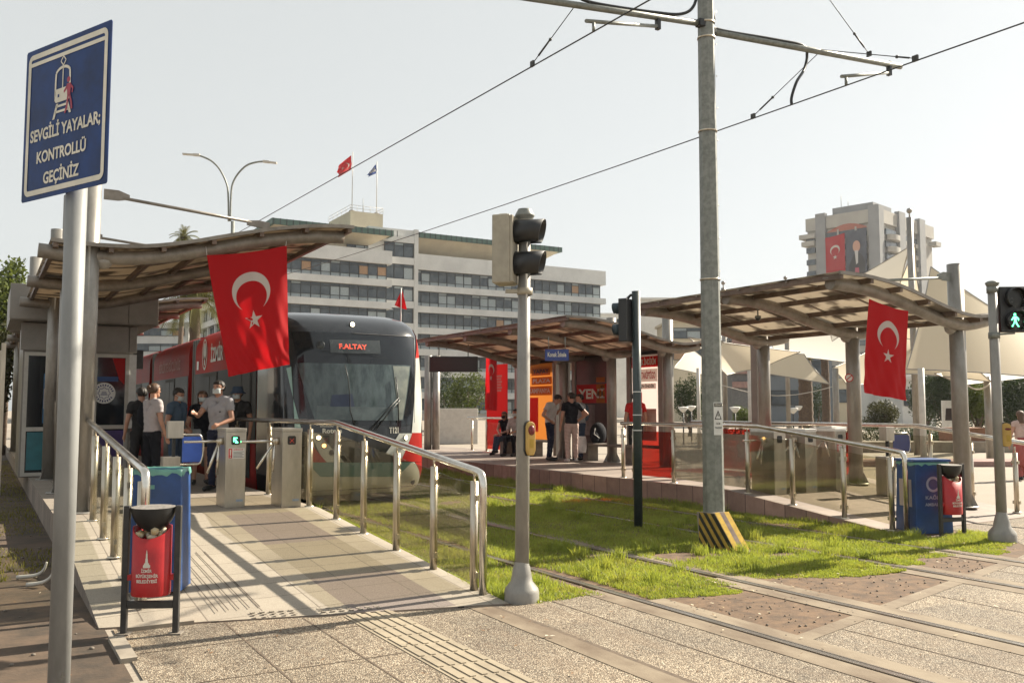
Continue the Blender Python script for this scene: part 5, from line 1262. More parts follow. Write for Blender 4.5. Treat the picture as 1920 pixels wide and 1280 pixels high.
    for y in (17.0, 18.8, 31, 33):
        for s in (-1, 1): MB().lathe([(.001, -.06), (.28, -.06), (.30, -.05), (.30, .06), (.001, .06)], (XC+s*.7, y, .31), 20, 0, True, Matrix.Rotation(R(90), 3, 'Y')).build('wheel', 'darkmetal', t)
    # small flag on the cab roof corner
    f0 = PY(752, 578, 17.2)
    p = thing('pole_flag', f0, 'small red flag on a short staff rising behind the tram roof corner', 'flag')
    MB().tube([f0-UP*.9, f0+UP*.42], .012, 8).build('staff', 'white', p)
    banner('flag_cloth', None, f0+UP*.36, f0+UP*.36+Vector((.03, 0, 0)), f0+UP*.0+Vector((-.16, 0, .05)), f0+Vector((.12, 0, -.02)), .02, 1, parent=p, cat=None, em=False, nu=8, nv=10)
tram()

# ============================================================ PEOPLE
def person(loc, heading, label, shirt, pants, hgt=1.74, pose=None, hair='hair', hairlen=0, mask=False, shoes=None, sleeve=.55, female=False, extra=None, skirt=False, head_turn=0, head_tilt=0, bare_legs=False, vox=.0115):
    """one continuous skin surface from tapered limbs; clothes are shells grown off that surface"""
    k = hgt/1.74; t = thing('person', loc, label, 'person', 'people at the tram stop', heading)
    J = dict(pel=(0, 0, .93), wai=(0, .0, 1.08), che=(0, .01, 1.27), nec=(0, .0, 1.45), hd=(0, .02, 1.62),
             sl=(-.175, 0, 1.41), sr=(.175, 0, 1.41), el=(-.25, -.02, 1.13), er=(.25, -.02, 1.13), wl=(-.26, .06, .90), wr=(.26, .06, .90),
             hl=(-.085, 0, .91), hr=(.085, 0, .91), kl=(-.10, .02, .50), kr=(.10, .02, .50), al=(-.11, -.02, .09), ar=(.11, -.02, .09), tl=(-.13, .15, .035), tr=(.13, .15, .035))
    if female: J.update(sl=(-.155, 0, 1.41), sr=(.155, 0, 1.41))
    if pose: J.update(pose)
    J = {a: Vector(b)*k for a, b in J.items()}
    bones = []   # (region, p, q, r0, r1)
    f_ = .92 if female else 1.
    def add(rg, a, b, r0, r1): bones.append((rg, a, b, r0*k*f_, r1*k*f_))
    fwd = Vector((0, 1, 0))
    for dx in (-.05, .05):
        o = Vector((dx*k, 0, 0))
        add('torso', J['che']+o, J['wai']+o*.7, .115, .098); add('hips', J['wai']+o*.7, J['pel']+o*.9, .098, .108)
        add('torso', J['che']+o, (J['sl'] if dx < 0 else J['sr'])*.55+J['che']*.45+Vector((0, 0, .03)), .105, .08)
    add('torso', J['sl'], J['nec'], .062, .058); add('torso', J['sr'], J['nec'], .062, .058)
    add('neck', J['nec'], J['hd']-Vector((0, .015, .04))*k, .055, .052)
    for s in 'lr':
        add('upper'+s, J['s'+s], J['e'+s], .056, .041); add('fore'+s, J['e'+s], J['w'+s], .040, .027)
        add('thigh'+s, J['h'+s], J['k'+s], .088, .057); add('shin'+s, J['k'+s], J['a'+s], .055, .036)
        add('foot'+s, J['a'+s]-Vector((0, .03, .035))*k, J['t'+s]-Vector((0, 0, .0)), .040, .030)
        d = (J['w'+s]-J['e'+s]).normalized(); sd = d.cross(Vector((0, 0, 1)) if abs(d.z) < .8 else Vector((0, 1, 0))).normalized(); w0 = J['w'+s]; up_ = sd.cross(d)
        add('hand'+s, w0+d*.02*k, w0+d*.075*k, .026, .030)
        for i, ln in enumerate((.060, .072, .068, .052)):
            b0 = w0+d*.08*k+up_*(i-1.5)*.019*k; m_ = b0+d*ln*.55*k+sd*.006*k; add('hand'+s, b0, m_, .0095, .009); add('hand'+s, m_, m_+d*ln*.4*k+sd*.018*k, .009, .008)
        add('hand'+s, w0+d*.03*k+up_*.02*k, w0+d*.075*k+up_*.045*k+sd*.01*k, .012, .010)
    rot = Matrix.Rotation(head_turn, 3, 'Z') @ Matrix.Rotation(-head_tilt, 3, 'X')
    hd = J['hd']
    def hp(x, y, z): return hd+rot @ (Vector((x, y, z))*k)
    for a, b, r0, r1 in (((0, -.025, .03), (0, .02, .02), .083, .080), ((0, .035, -.045), (0, .055, -.075), .055, .042), ((0, .092, .0), (0, .108, -.022), .012, .015), ((-.078, 0, -.005), (-.082, -.008, .015), .013, .015), ((.078, 0, -.005), (.082, -.008, .015), .013, .015), ((-.028, .072, -.062), (.028, .072, -.062), .012, .012)):
        add('head', hp(*a), hp(*b), r0, r1)
    mb = MB()
    for rg, a, b, r0, r1 in bones:
        d = b-a; L = d.length
        if L < 1e-4: continue
        d.normalize(); pts = []; rs = []
        for i in range(5): an = -math.pi/2+i*math.pi/8; pts.append(a+d*r0*math.sin(an)); rs.append(max(.0008, r0*math.cos(an)))
        for i in range(5): an = i*math.pi/8; pts.append(b+d*r1*math.sin(an)); rs.append(max(.0008, r1*math.cos(an)))
        mb.tube(pts, rs, 12 if r0 > .02 else 8)
    body = mb.build('body', 'skin', t, local=True)
    rm = body.modifiers.new('r', 'REMESH'); rm.mode = 'VOXEL'; rm.voxel_size = vox*k; rm.use_smooth_shade = True
    smo = body.modifiers.new('s', 'SMOOTH'); smo.factor = .5; smo.iterations = 3
    bpy.context.view_layer.update(); dg = bpy.context.evaluated_depsgraph_get()
    me = bpy.data.meshes.new_from_object(body.evaluated_get(dg)); body.modifiers.clear(); old = body.data; body.data = me; bpy.data.meshes.remove(old)
    me.materials.clear(); me.materials.append(M['skin'])
    n = len(me.vertices); co = np.zeros(n*3); me.vertices.foreach_get('co', co); co = co.reshape(-1, 3); nr_ = np.zeros(n*3); me.vertices.foreach_get('normal', nr_); nr_ = nr_.reshape(-1, 3)
    best = np.full(n, 9.); idx = np.zeros(n, int); tt_ = np.zeros(n)
    for i, (rg, a, b, r0, r1) in enumerate(bones):
        A = np.array(a); D = np.array(b-a); L2 = max(1e-9, D @ D); tq = np.clip(((co-A) @ D)/L2, 0, 1)
        dist = np.linalg.norm(co-(A+tq[:, None]*D), axis=1)-(r0+(r1-r0)*tq)
        m_ = dist < best; best[m_] = dist[m_]; idx[m_] = i; tt_[m_] = tq[m_]
    reg = np.array([bones[i][0] for i in idx])
    def shell(nm, mask_, off, m):
        if mask_.sum() < 10: return
        fs = [p.vertices[:] for p in me.polygons if all(mask_[v] for v in p.vertices)]
        used = sorted({v for f in fs for v in f}); mp = {v: i for i, v in enumerate(used)}
        wr = .003*np.sin(co[:, 2]*70+co[:, 0]*30)+.003*np.sin(co[:, 0]*55+co[:, 1]*40+co[:, 2]*25)
        V = [tuple(co[v]+nr_[v]*(off+wr[v])) for v in used]
        MB().add(V, [tuple(mp[v] for v in f) for f in fs], 0, True).build(nm, m, t, local=True, fixn=False, solid=.006)
    sh = np.isin(reg, ['torso']) | (np.char.startswith(reg, 'upper') & (tt_ < sleeve)) | ((reg == 'hips') & (co[:, 2] > J['pel'].z+.02*k))
    if sleeve > 1: sh |= (np.char.startswith(reg, 'upper') | (np.char.startswith(reg, 'fore') & (tt_ < sleeve-1)))
    shell('shirt', sh, .014, shirt)
    legs = np.char.startswith(reg, 'thigh') | np.char.startswith(reg, 'shin')
    hp_ = (reg == 'hips') & (co[:, 2] <= J['pel'].z+.05*k)
    if bare_legs: legs = np.char.startswith(reg, 'thigh') & (tt_ < .55)
    shell('trousers' if not bare_legs else 'shorts', hp_ | legs, .012 if not skirt else .02, pants)
    if skirt:
        MB().lathe([(.13*k, J['pel'].z+.14*k), (.16*k, J['pel'].z), (.21*k, .62*k), (.25*k, .38*k)], (0, 0, 0), 24).build('skirt', pants, t, local=True, solid=.004)
    shell('shoes', np.char.startswith(reg, 'foot'), .007, shoes or 'black')
    # hair, brows, eyes, mouth
    def cap_fn(u, v):
        az = (u*2-1)*math.pi; el = math.pi/2*(1-v*1.0); lim = 1.
        fr = math.cos(az)       # 1 = forward
        low = (.32 if fr > .35 else (-.25 if fr > -.2 else -.75))-hairlen*(0 if fr > .1 else .2)
        e = math.pi/2+(low-math.pi/2)*v; r = .091+.006*math.sin(az*9)*v
        return hp(r*1.0*math.cos(e)*math.sin(az), -.008+r*1.13*math.cos(e)*fr, .028+r*1.05*math.sin(e))
    hm = MB(); hm.grid(cap_fn, 28, 9)
    if hairlen:
        hm.grid(lambda u, v: hp((u*2-1)*.085*(1-.15*v), -.035-.065*math.cos((u*2-1)*1.3)-.02*v, .02-v*(.12+.16*hairlen)), 10, 8)
    hm.build('hair', hair, t, local=True, solid=.006)
    fm = MB()
    for s in (-1, 1): fm.sphere(hp(s*.032, .091, .012), (.011*k, .007*k, .006*k), 8); fm.bar(hp(s*.018, .096, .030), hp(s*.047, .088, .032), .005, .006)
    if not mask: fm.bar(hp(-.024, .093, -.052), hp(.024, .093, -.052), .006, .007)
    fm.build('face_features', 'hair', t, local=True)
    if mask:
        mm = MB(); mm.grid(lambda u, v: hp(math.sin((u*2-1)*1.15)*.074, .03+.084*math.cos((u*2-1)*1.15)*(1-.25*abs(v-.45)), -.006-.082*v), 12, 6)
        for s in (-1, 1): mm.tube([hp(s*.066, .062, -.02), hp(s*.084, -.002, .0)], .003, 5)
        mm.build('face_mask', mask if isinstance(mask, str) else 'mask', t, local=True, solid=.004)
    if extra: extra(t, J, k)
    return t
for nm, c in (('cl_white', (.50, .48, .46)), ('cl_lilac', (.40, .36, .36)), ('cl_black', (.012, .013, .018)), ('cl_navy', (.018, .022, .045)), ('cl_uniform', (.34, .34, .36)), ('cl_blueshirt', (.07, .11, .16)), ('cl_jeans', (.05, .08, .13)),
              ('cl_pink', (.48, .36, .32)), ('cl_grey', (.30, .33, .35)), ('cl_brown', (.16, .10, .07)), ('cl_red', (.50, .02, .02)), ('cl_floral', (.35, .10, .09)), ('cl_dark', (.03, .03, .032))): M[nm] = cloth(nm, c)
M['mask_black'] = cloth('black_mask', (.02, .02, .025))
def face_dir(dx, dy): return math.atan2(-dx, dy)       # heading so that local +Y points to (dx, dy)
# near platform
def at_(px, py, d): p = PD(px, py, d); return (p.x, p.y, ZT)
person(at_(288, 718, 14.8), face_dir(.75, .35), 'woman in pale shirt and black trousers beside the blue swing gate', 'cl_lilac', 'cl_black', 1.75, dict(el=(-.22, .06, 1.14), wl=(-.20, .22, .98), er=(.23, .0, 1.13), wr=(.22, .10, .90)), 'hairbrown', 0, False, female=True,
       extra=lambda t, J, k: MB().sphere(J['hd']+Vector((0, -.10, .05)), (.045, .04, .045), 10).build('hair_bun', 'hairbrown', t, local=True))
person(at_(333, 726, 15.8), face_dir(.5, -.5), 'man in blue grey polo shirt and pale face mask looking down, near the kiosk', 'cl_blueshirt', 'cl_jeans', 1.70, dict(wl=(-.10, .20, 1.0), wr=(.12, .22, 1.0)), mask=True, head_tilt=.35)
def handbag(t, J, k):
    MB().box((.02, .05, .72), (.36, .17, .98)).build('grey_bag', 'cl_grey', t, local=True, bev=.02); MB().tube([(.05, .11, .97), (.0, .05, 1.2), (-.1, .02, 1.44)], .01, 6).build('bag_strap', 'cl_dark', t, local=True)
person(at_(380, 728, 16.3), face_dir(-.1, -1), 'long haired woman in black top and shorts with face mask, behind the turnstile', 'cl_black', 'cl_dark', 1.66, dict(wl=(-.2, .2, 1.05)), 'hairbrown', 1, True, female=True, bare_legs=True, extra=handbag)
def epaulets(t, J, k):
    for s in ('sl', 'sr'): p = J[s]; MB().box((p.x-.055, p.y-.03, p.z+.06), (p.x+.05, p.y+.03, p.z+.075)).build('epaulette', 'cl_navy', t, local=True, bev=.004)
    MB().box((-.11, .125, 1.28), (-.05, .135, 1.30)).build('name_badge', 'cl_navy', t, local=True)
person(at_(412, 714, 15.0), face_dir(-.75, -.75), 'officer in pale grey uniform shirt with epaulettes and white mask, arm reaching out', 'cl_uniform', 'cl_navy', 1.80, dict(er=(.27, .16, 1.18), wr=(.16, .42, 1.22), el=(-.26, .03, 1.13), wl=(-.16, .22, 1.05)), mask=True, extra=epaulets)
def buckethat(t, J, k):
    MB().lathe([(.001, .12), (.085, .115), (.10, .04), (.105, .03), (.15, -.005)], J['hd']+Vector((0, 0, .02)), 20).build('bucket_hat', 'cl_jeans', t, local=True, solid=.004)
person(at_(447, 716, 16.4), face_dir(-.6, -.8), 'person in blue bucket hat and dark clothes standing behind the officer', 'cl_dark', 'cl_dark', 1.72, mask=True, extra=buckethat)
def backpack(t, J, k):
    MB().sphere((0, -.2, 1.22), (.15, .11, .24), 14).build('backpack', 'cl_black', t, local=True)
person(at_(267, 714, 16.2), face_dir(-.2, 1), 'dark haired person with black backpack standing beside the kiosk', 'cl_dark', 'cl_dark', 1.72, extra=backpack)
# far platform
def wtc(px, py): p = PZ(px, py, ZT); return (p.x, p.y, ZT)
person((12.88, 20.1, ZT), face_dir(.62, -.55), 'man in white t-shirt and navy trousers leaning over his phone', 'cl_white', 'cl_navy', 1.78,
       dict(nec=(0, .10, 1.42), hd=(0, .20, 1.56), che=(0, .05, 1.27), er=(.36, -.12, 1.16), wr=(.19, .04, 1.02), el=(-.20, .16, 1.20), wl=(-.10, .30, 1.36)), head_tilt=.75, extra=lambda t, J, k: MB().box((-.12, .35, 1.42), (-.05, .365, 1.55)).build('phone', 'black', t, local=True))
person((12.92, 19.15, ZT), face_dir(.35, .9), 'man in black polo and pale pink trousers seen from behind', 'cl_black', 'cl_pink', 1.76,
       dict(er=(.40, -.02, 1.20), wr=(.20, .06, 1.04), el=(-.24, -.03, 1.14), wl=(-.27, .04, .88), al=(-.10, -.02, .09), ar=(.12, .02, .09)), shoes='cl_white', head_turn=.7)
person((13.75, 19.95, ZT), face_dir(-.9, .2), 'man in grey blue t-shirt with rucksack straps facing the man in the black polo', 'cl_grey', 'cl_jeans', 1.74, dict(el=(-.25, .02, 1.14), wl=(-.14, .20, .98), er=(.25, .05, 1.14), wr=(.14, .24, 1.0)),
       extra=lambda t, J, k: MB().sphere((0, -.17, 1.24), (.13, .07, .22), 12).build('rucksack', 'cl_blueshirt', t, local=True))
SIT = dict(pel=(0, -.02, .50), wai=(0, -.01, .66), che=(0, .03, .86), nec=(0, .06, 1.04), hd=(0, .10, 1.21), sl=(-.175, .05, 1.0), sr=(.175, .05, 1.0), el=(-.22, .14, .76), er=(.22, .14, .76), wl=(-.10, .36, .68), wr=(.10, .36, .68),
           hl=(-.09, .0, .49), hr=(.09, .0, .49), kl=(-.12, .44, .50), kr=(.12, .44, .50), al=(-.12, .40, .09), ar=(.13, .50, .09), tl=(-.13, .57, .035), tr=(.14, .67, .035))
sp_ = PZ(948, 852, ZT)
person((13.45, 22.75, ZT), face_dir(-.85, -.5), 'seated man in white shirt and black trousers on the far bench, white mask', 'cl_white', 'cl_black', 1.76, SIT, mask=True, sleeve=1.6)
S2 = dict(SIT); S2.update(kl=(-.05, .46, .53), al=(.02, .52, .14), tl=(.05, .68, .12), kr=(.10, .44, .50), wl=(.06, .38, .62), wr=(-.02, .40, .64))
person((13.48, 23.45, ZT), face_dir(-.85, -.45), 'seated woman with long hair, black mask and crossed legs in jeans', 'cl_black', 'cl_jeans', 1.66, S2, 'hairbrown', 1, 'mask_black', female=True, sleeve=.1)
person((13.95, 17.85, ZT), face_dir(.5, .85), 'person in red jersey seen from behind next to the white poster', 'cl_red', 'cl_dark', 1.74, extra=lambda t, J, k: MB().box((.02, -.155, 1.16), (.14, -.145, 1.36)).build('white_patch', 'cl_white', t, local=True))
person((21.6, 12.74, .0), face_dir(.6, .8), 'woman in patterned red skirt walking on the plaza at the right edge', 'cl_pink', 'cl_floral', 1.66, dict(ar=(.11, .18, .12), tr=(.13, .34, .09), kr=(.1, .16, .5), al=(-.11, -.16, .09), tl=(-.13, .0, .035)), 'hairbrown', .6, female=True, skirt=True, sleeve=.3)
# bags on the far platform
t = thing('shopping_bag', (13.35, 19.35, ZT), 'white plastic shopping bag hanging beside the pale pink trousers', 'bag')
mb = MB(); mb.grid(lambda u, v: Vector((13.35, 19.35, ZT+.22))+Vector((math.cos(u*2*math.pi)*(.13+.04*math.sin(v*3)), math.sin(u*2*math.pi)*.09, v*.42)), 18, 10); mb.build('bag_body', 'bin_bag_white', t, solid=.003)
t = thing('rucksack', (13.85, 19.3, ZT+.42), 'bulging black rucksack standing on the far bench', 'bag')
MB().sphere((13.85, 19.3, ZT+.70), (.24, .18, .30), 18).build('rucksack_body', 'cl_black', t); MB().sphere((13.68, 19.2, ZT+.6), (.1, .12, .16), 12).build('front_pocket', 'cl_black', t); MB().tube([(13.62, 19.1, ZT+.85), (13.6, 19.12, ZT+.7), (13.7, 19.02, ZT+.6)], .008, 6).build('strap', 'white', t)
# benches
def bench(x, y, L, label):
    t = thing('bench', (x, y, ZT), label, 'bench', 'platform benches')
    MB().box((x-.22, y-L/2, ZT+.40), (x+.22, y+L/2, ZT+.46)).build('seat', 'concrete_dark', t, bev=.01)
    for s in (-1, 1): MB().box((x-.16, y+s*(L/2-.25)-.12, ZT), (x+.16, y+s*(L/2-.25)+.12, ZT+.40)).build('leg', 'concrete_dark', t, bev=.01)
bench(13.75, 18.6, 2.3, 'stone bench on the far platform carrying the black rucksack'); bench(13.72, 23.0, 2.2, 'stone bench on the far platform under the two seated people')

# ---- shelter panels, display board, station sign
def ad(ya, yb, za, zb, label, fn, x=14.32):
    t = thing('advert_panel', (x, (ya+yb)/2, ZT), label, 'advert panel', 'advert panels of the far shelter')
    mb = MB(); zl_, zh_ = za-.08, zb+.12; mb.box((x-.03, ya, zh_-.12), (x+.05, yb, zh_)); mb.box((x-.03, ya, zl_), (x+.05, yb, zl_+.08)); mb.box((x-.03, ya, zl_+.08), (x+.05, ya+.04, zh_-.12)); mb.box((x-.03, yb-.04, zl_+.08), (x+.05, yb, zh_-.12)); mb.build('case', 'black', t)
    for y in (ya-.09, yb+.09): MB().box((x-.06, y-.075, ZT), (x+.10, y+.075, 3.35)).build('post', 'ltgrey', t)
    def q(u0, u1, v0, v1, m, nm, par=None, o=0, txt=None, tm='text', th=.1):
        X = x-.034-o
        A = yb-(yb-ya)*u0; B = yb-(yb-ya)*u1; z0 = za+(zb-za)*v0; z1 = za+(zb-za)*v1
        ob = MB().add([(X, A, z0), (X, B, z0), (X, B, z1), (X, A, z1)], [(0, 1, 2, 3)]).build(nm, m, par or t, fixn=False)
        if txt:
            mb = MB(); letters(mb, txt, (X-.004, (A+B)/2, z0+(z1-z0)*.25), (0, -1, 0), UP, abs(A-B)*.86, (z1-z0)*.5); mb.build('lettering', tm, ob, fixn=False)
        return ob
    fn(q); return t
def ad1(q):
    q(0.03, .97, 0, 1, 'poster_white', 'poster'); q(.03, .97, .86, .98, 'poster_red', 'poster_band', None, .004, 'GERÇEK İNDİRİM', 'text'); q(.05, .95, .70, .84, 'poster_white', 'poster_title', None, .004, 'YILLIK TAKİPTİGO', 'textred')
    q(.1, .9, .62, .68, 'poster_white', 'poster_line', None, .004, 'HEMEN İNDİR', 'textblack'); q(.15, .4, .42, .58, 'poster_red', 'poster_block', None, .004); q(.3, .9, .05, .4, M.setdefault('poster_skin', mat('rosy_poster_picture', (.45, .22, .16), (.55, .40, .34), .4, ns=3)), 'poster_picture', None, .004)
def ad2(q):
    q(0.03, .97, 0, 1, 'poster_dark', 'poster'); q(.03, .97, .46, .68, 'poster_red', 'poster_band', None, .004, 'YENİ', 'text'); q(.12, .6, .70, .86, 'poster_dark', 'poster_frame', None, .004)
    for k in range(4): q(.66, .92, .66+k*.08-.2, .72+k*.08-.2, 'poster_orange', 'poster_block', None, .008)
    q(.1, .6, .08, .44, M.setdefault('poster_greyp', mat('grey_poster_picture', (.22, .20, .20), (.08, .07, .07), .4, ns=3)), 'poster_picture', None, .004)
def ad3(q):
    q(0.03, .97, 0, 1, 'poster_orange', 'poster'); q(.2, .9, .84, .95, 'poster_orange', 'poster_line', None, .004, 'YAPAY', 'textblack'); q(.2, .95, .72, .82, 'poster_orange', 'poster_line', None, .004, 'PLAZA', 'text'); q(.05, .95, .58, .70, 'poster_orange', 'poster_title', None, .004, 'KAMPANYA', 'text')
    q(.03, .45, .1, .55, 'poster_red', 'poster_block', None, .004)
ad(17.35, 18.45, ZT+.45, 3.05, 'white and red poster panel in the far shelter, nearest the dark green signal pole', ad1)
ad(19.45, 20.95, ZT+.45, 3.1, 'dark poster panel with red band behind the group of standing men', ad2)
ad(22.1, 23.6, ZT+.45, 3.05, 'orange poster panel just right of the near traffic light pole', ad3)
t = thing('banner', (13.9, 25.0, ZT), 'tall red printed banner behind the narrow hanging flag', 'banner')
MB().box((14.0, 24.3, ZT+.2), (14.03, 25.6, 3.1)).build('banner_cloth', 'poster_red', t)
mb = MB()
for k in range(6): mb.add([(13.995, 24.6+.05*(k % 2), 2.7-k*.09), (13.995, 25.1, 2.7-k*.09), (13.995, 25.1, 2.76-k*.09), (13.995, 24.6+.05*(k % 2), 2.76-k*.09)], [(0, 1, 2, 3)])
mb.build('faded_print', M.setdefault('fadedred', mat('faded_pink_lettering', (.50, .16, .13), None, .5)), t, fixn=False)
for yb in (14.05, 21.4, 24.0):
    tag(MB().box((14.15, yb-.09, ZT), (14.35, yb+.09, 3.35)).build('shelter_post', 'ltgrey', bev=.005), {14.05: 'flat grey shelter post nearest the tall mast', 21.4: 'flat grey shelter post between the dark and orange posters', 24.0: 'flat grey shelter post behind the seated people'}[yb], 'post', 'flat grey shelter posts')
a, b = Vector((10.42, 22.3, 2.70)), Vector((11.56, 21.64, 2.70))
t = thing('display_board', (a+b)/2, 'wide dark passenger display board hanging from the far shelter roof', 'display board')
d = (b-a).normalized(); n_ = Vector((d.y, -d.x, 0))
MB().prism([(0, 0), ((b-a).length, 0), ((b-a).length, .42), (0, .42)], a, d, UP, -n_*.14).build('board', 'black', t, bev=.01)
MB().prism([(.04, .04), ((b-a).length-.04, .04), ((b-a).length-.04, .38), (.04, .38)], a+n_*.003, d, UP, -n_*.002).build('screen', M.setdefault('screen', mat('unlit_led_screen', (.018, .006, .006), None, .3)), t)
for u in (.2, .8): MB().tube([a.lerp(b, u)+UP*.42, a.lerp(b, u)+UP*.75], .015, 8).build('hanger', 'galv', t)
a, b = PD(1022, 676, 19), PD(1066.5, 671, 19); b.z = a.z
t = thing('station_sign', (a+b)/2, 'small blue station name sign reading Konak İskele under the far canopy', 'sign')
d = (b-a).normalized(); n_ = Vector((d.y, -d.x, 0)); L = (b-a).length
MB().prism([(0, 0), (L, 0), (L, .24), (0, .24)], a, d, UP, -n_*.05).build('panel', M.setdefault('signblue2', mat('station_sign_blue', (.03, .06, .26), None, .4)), t)
mb = MB(); letters(mb, 'Konak İskele', (a+b)/2+n_*.004+UP*.085, d, UP, L*.78, .09); mb.build('lettering', 'text', t, fixn=False)
for u in (.15, .85): MB().tube([a.lerp(b, u)+UP*.24, a.lerp(b, u)+UP*.5], .01, 6).build('hanger', 'galv', t)
t = thing('no_smoking_sign', (13.64, 11.15, 2.3), 'small round red and white sticker on the middle canopy post', 'sticker')
c = PD(1592, 708, FW.dot(Vector((13.7, 11.2, 0)))-.14); nn_ = (-FW-RT*.2).normalized(); e_ = UP.cross(nn_)
t.location = c
MB().add([c+e_*.07*math.cos(a)+UP*.07*math.sin(a) for a in [i*math.pi/12 for i in range(24)]], [tuple(range(24))]).build('disc', 'white', t, fixn=False)
V = []
for i in range(25):
    a = i*2*math.pi/24; V += [c+nn_*.002+e_*.075*math.cos(a)+UP*.075*math.sin(a), c+nn_*.002+e_*.058*math.cos(a)+UP*.058*math.sin(a)]
mb = MB(); mb.add(V, [(2*i, 2*i+1, 2*i+3, 2*i+2) for i in range(24)]); mb.bar(c-e_*.045-UP*.04+nn_*.003, c+e_*.045+UP*.04+nn_*.003, .003, .014); mb.build('ring', 'textred', t, fixn=False)
# security camera under the far canopy
cp = PD(1421, 592, FW.dot(Vector((12, 10.9, 0)))); t = thing('security_camera', cp, 'small dark dome camera hanging under the right canopy', 'camera')
MB().tube([cp, cp+UP*.16], .012, 8).build('stem', 'galv', t); MB().lathe([(.001, .0), (.05, .0), (.055, -.04)], cp, 14).build('housing', 'galv', t); MB().sphere(cp-UP*.045, .045, 12).build('dome', 'black', t)

# ============================================================ FAR BUILDINGS
def ribbon(par, o, d, L, z0, z1, n_out, bay=1.55, low=.62, seed=0, name='window'):
    """strip window: glass bays with frames; lower pale panes"""
    rs = random.Random(seed); o = Vector(o); d = Vector(d).normalized(); n_ = Vector(n_out).normalized()
    n = max(1, round(L/bay)); bw = L/n; mb = MB()
    def q(a, b, za, zb, m, off): 
        p = o+d*a+n_*off; r = o+d*b+n_*off
        mb.add([(p.x, p.y, za), (r.x, r.y, za), (r.x, r.y, zb), (p.x, p.y, zb)], [(0, 1, 2, 3)], m)
    for i in range(n):
        a, b = i*bw, (i+1)*bw; r = rs.random(); top = z1-.45
        m = 0 if r < .74 else (2 if r < .955 else 3)
        q(a, b, z0+low, top, m, .0); q(a, b, top, z1, 0 if rs.random() < .8 else 2, .0)
        if low: q(a, b, z0, z0+low, 2, .0)
    w_ = mb.build(name, ['bwin', 'bframe', 'bpale', 'bblind'], par, fixn=False)
    fr = MB()
    for i in range(n+1):
        p = o+d*(i*bw); fr.bar((p+n_*.03+UP*z0), (p+n_*.03+UP*z1), .13, .10, 0, d)
    for z in (z0+low, z1-.45, z1-.04):
        fr.bar(o+n_*.04+UP*z, o+d*L+n_*.04+UP*z, .09, .09, 0)
    fr.build('frame', 'bframe', w_)
    return w_
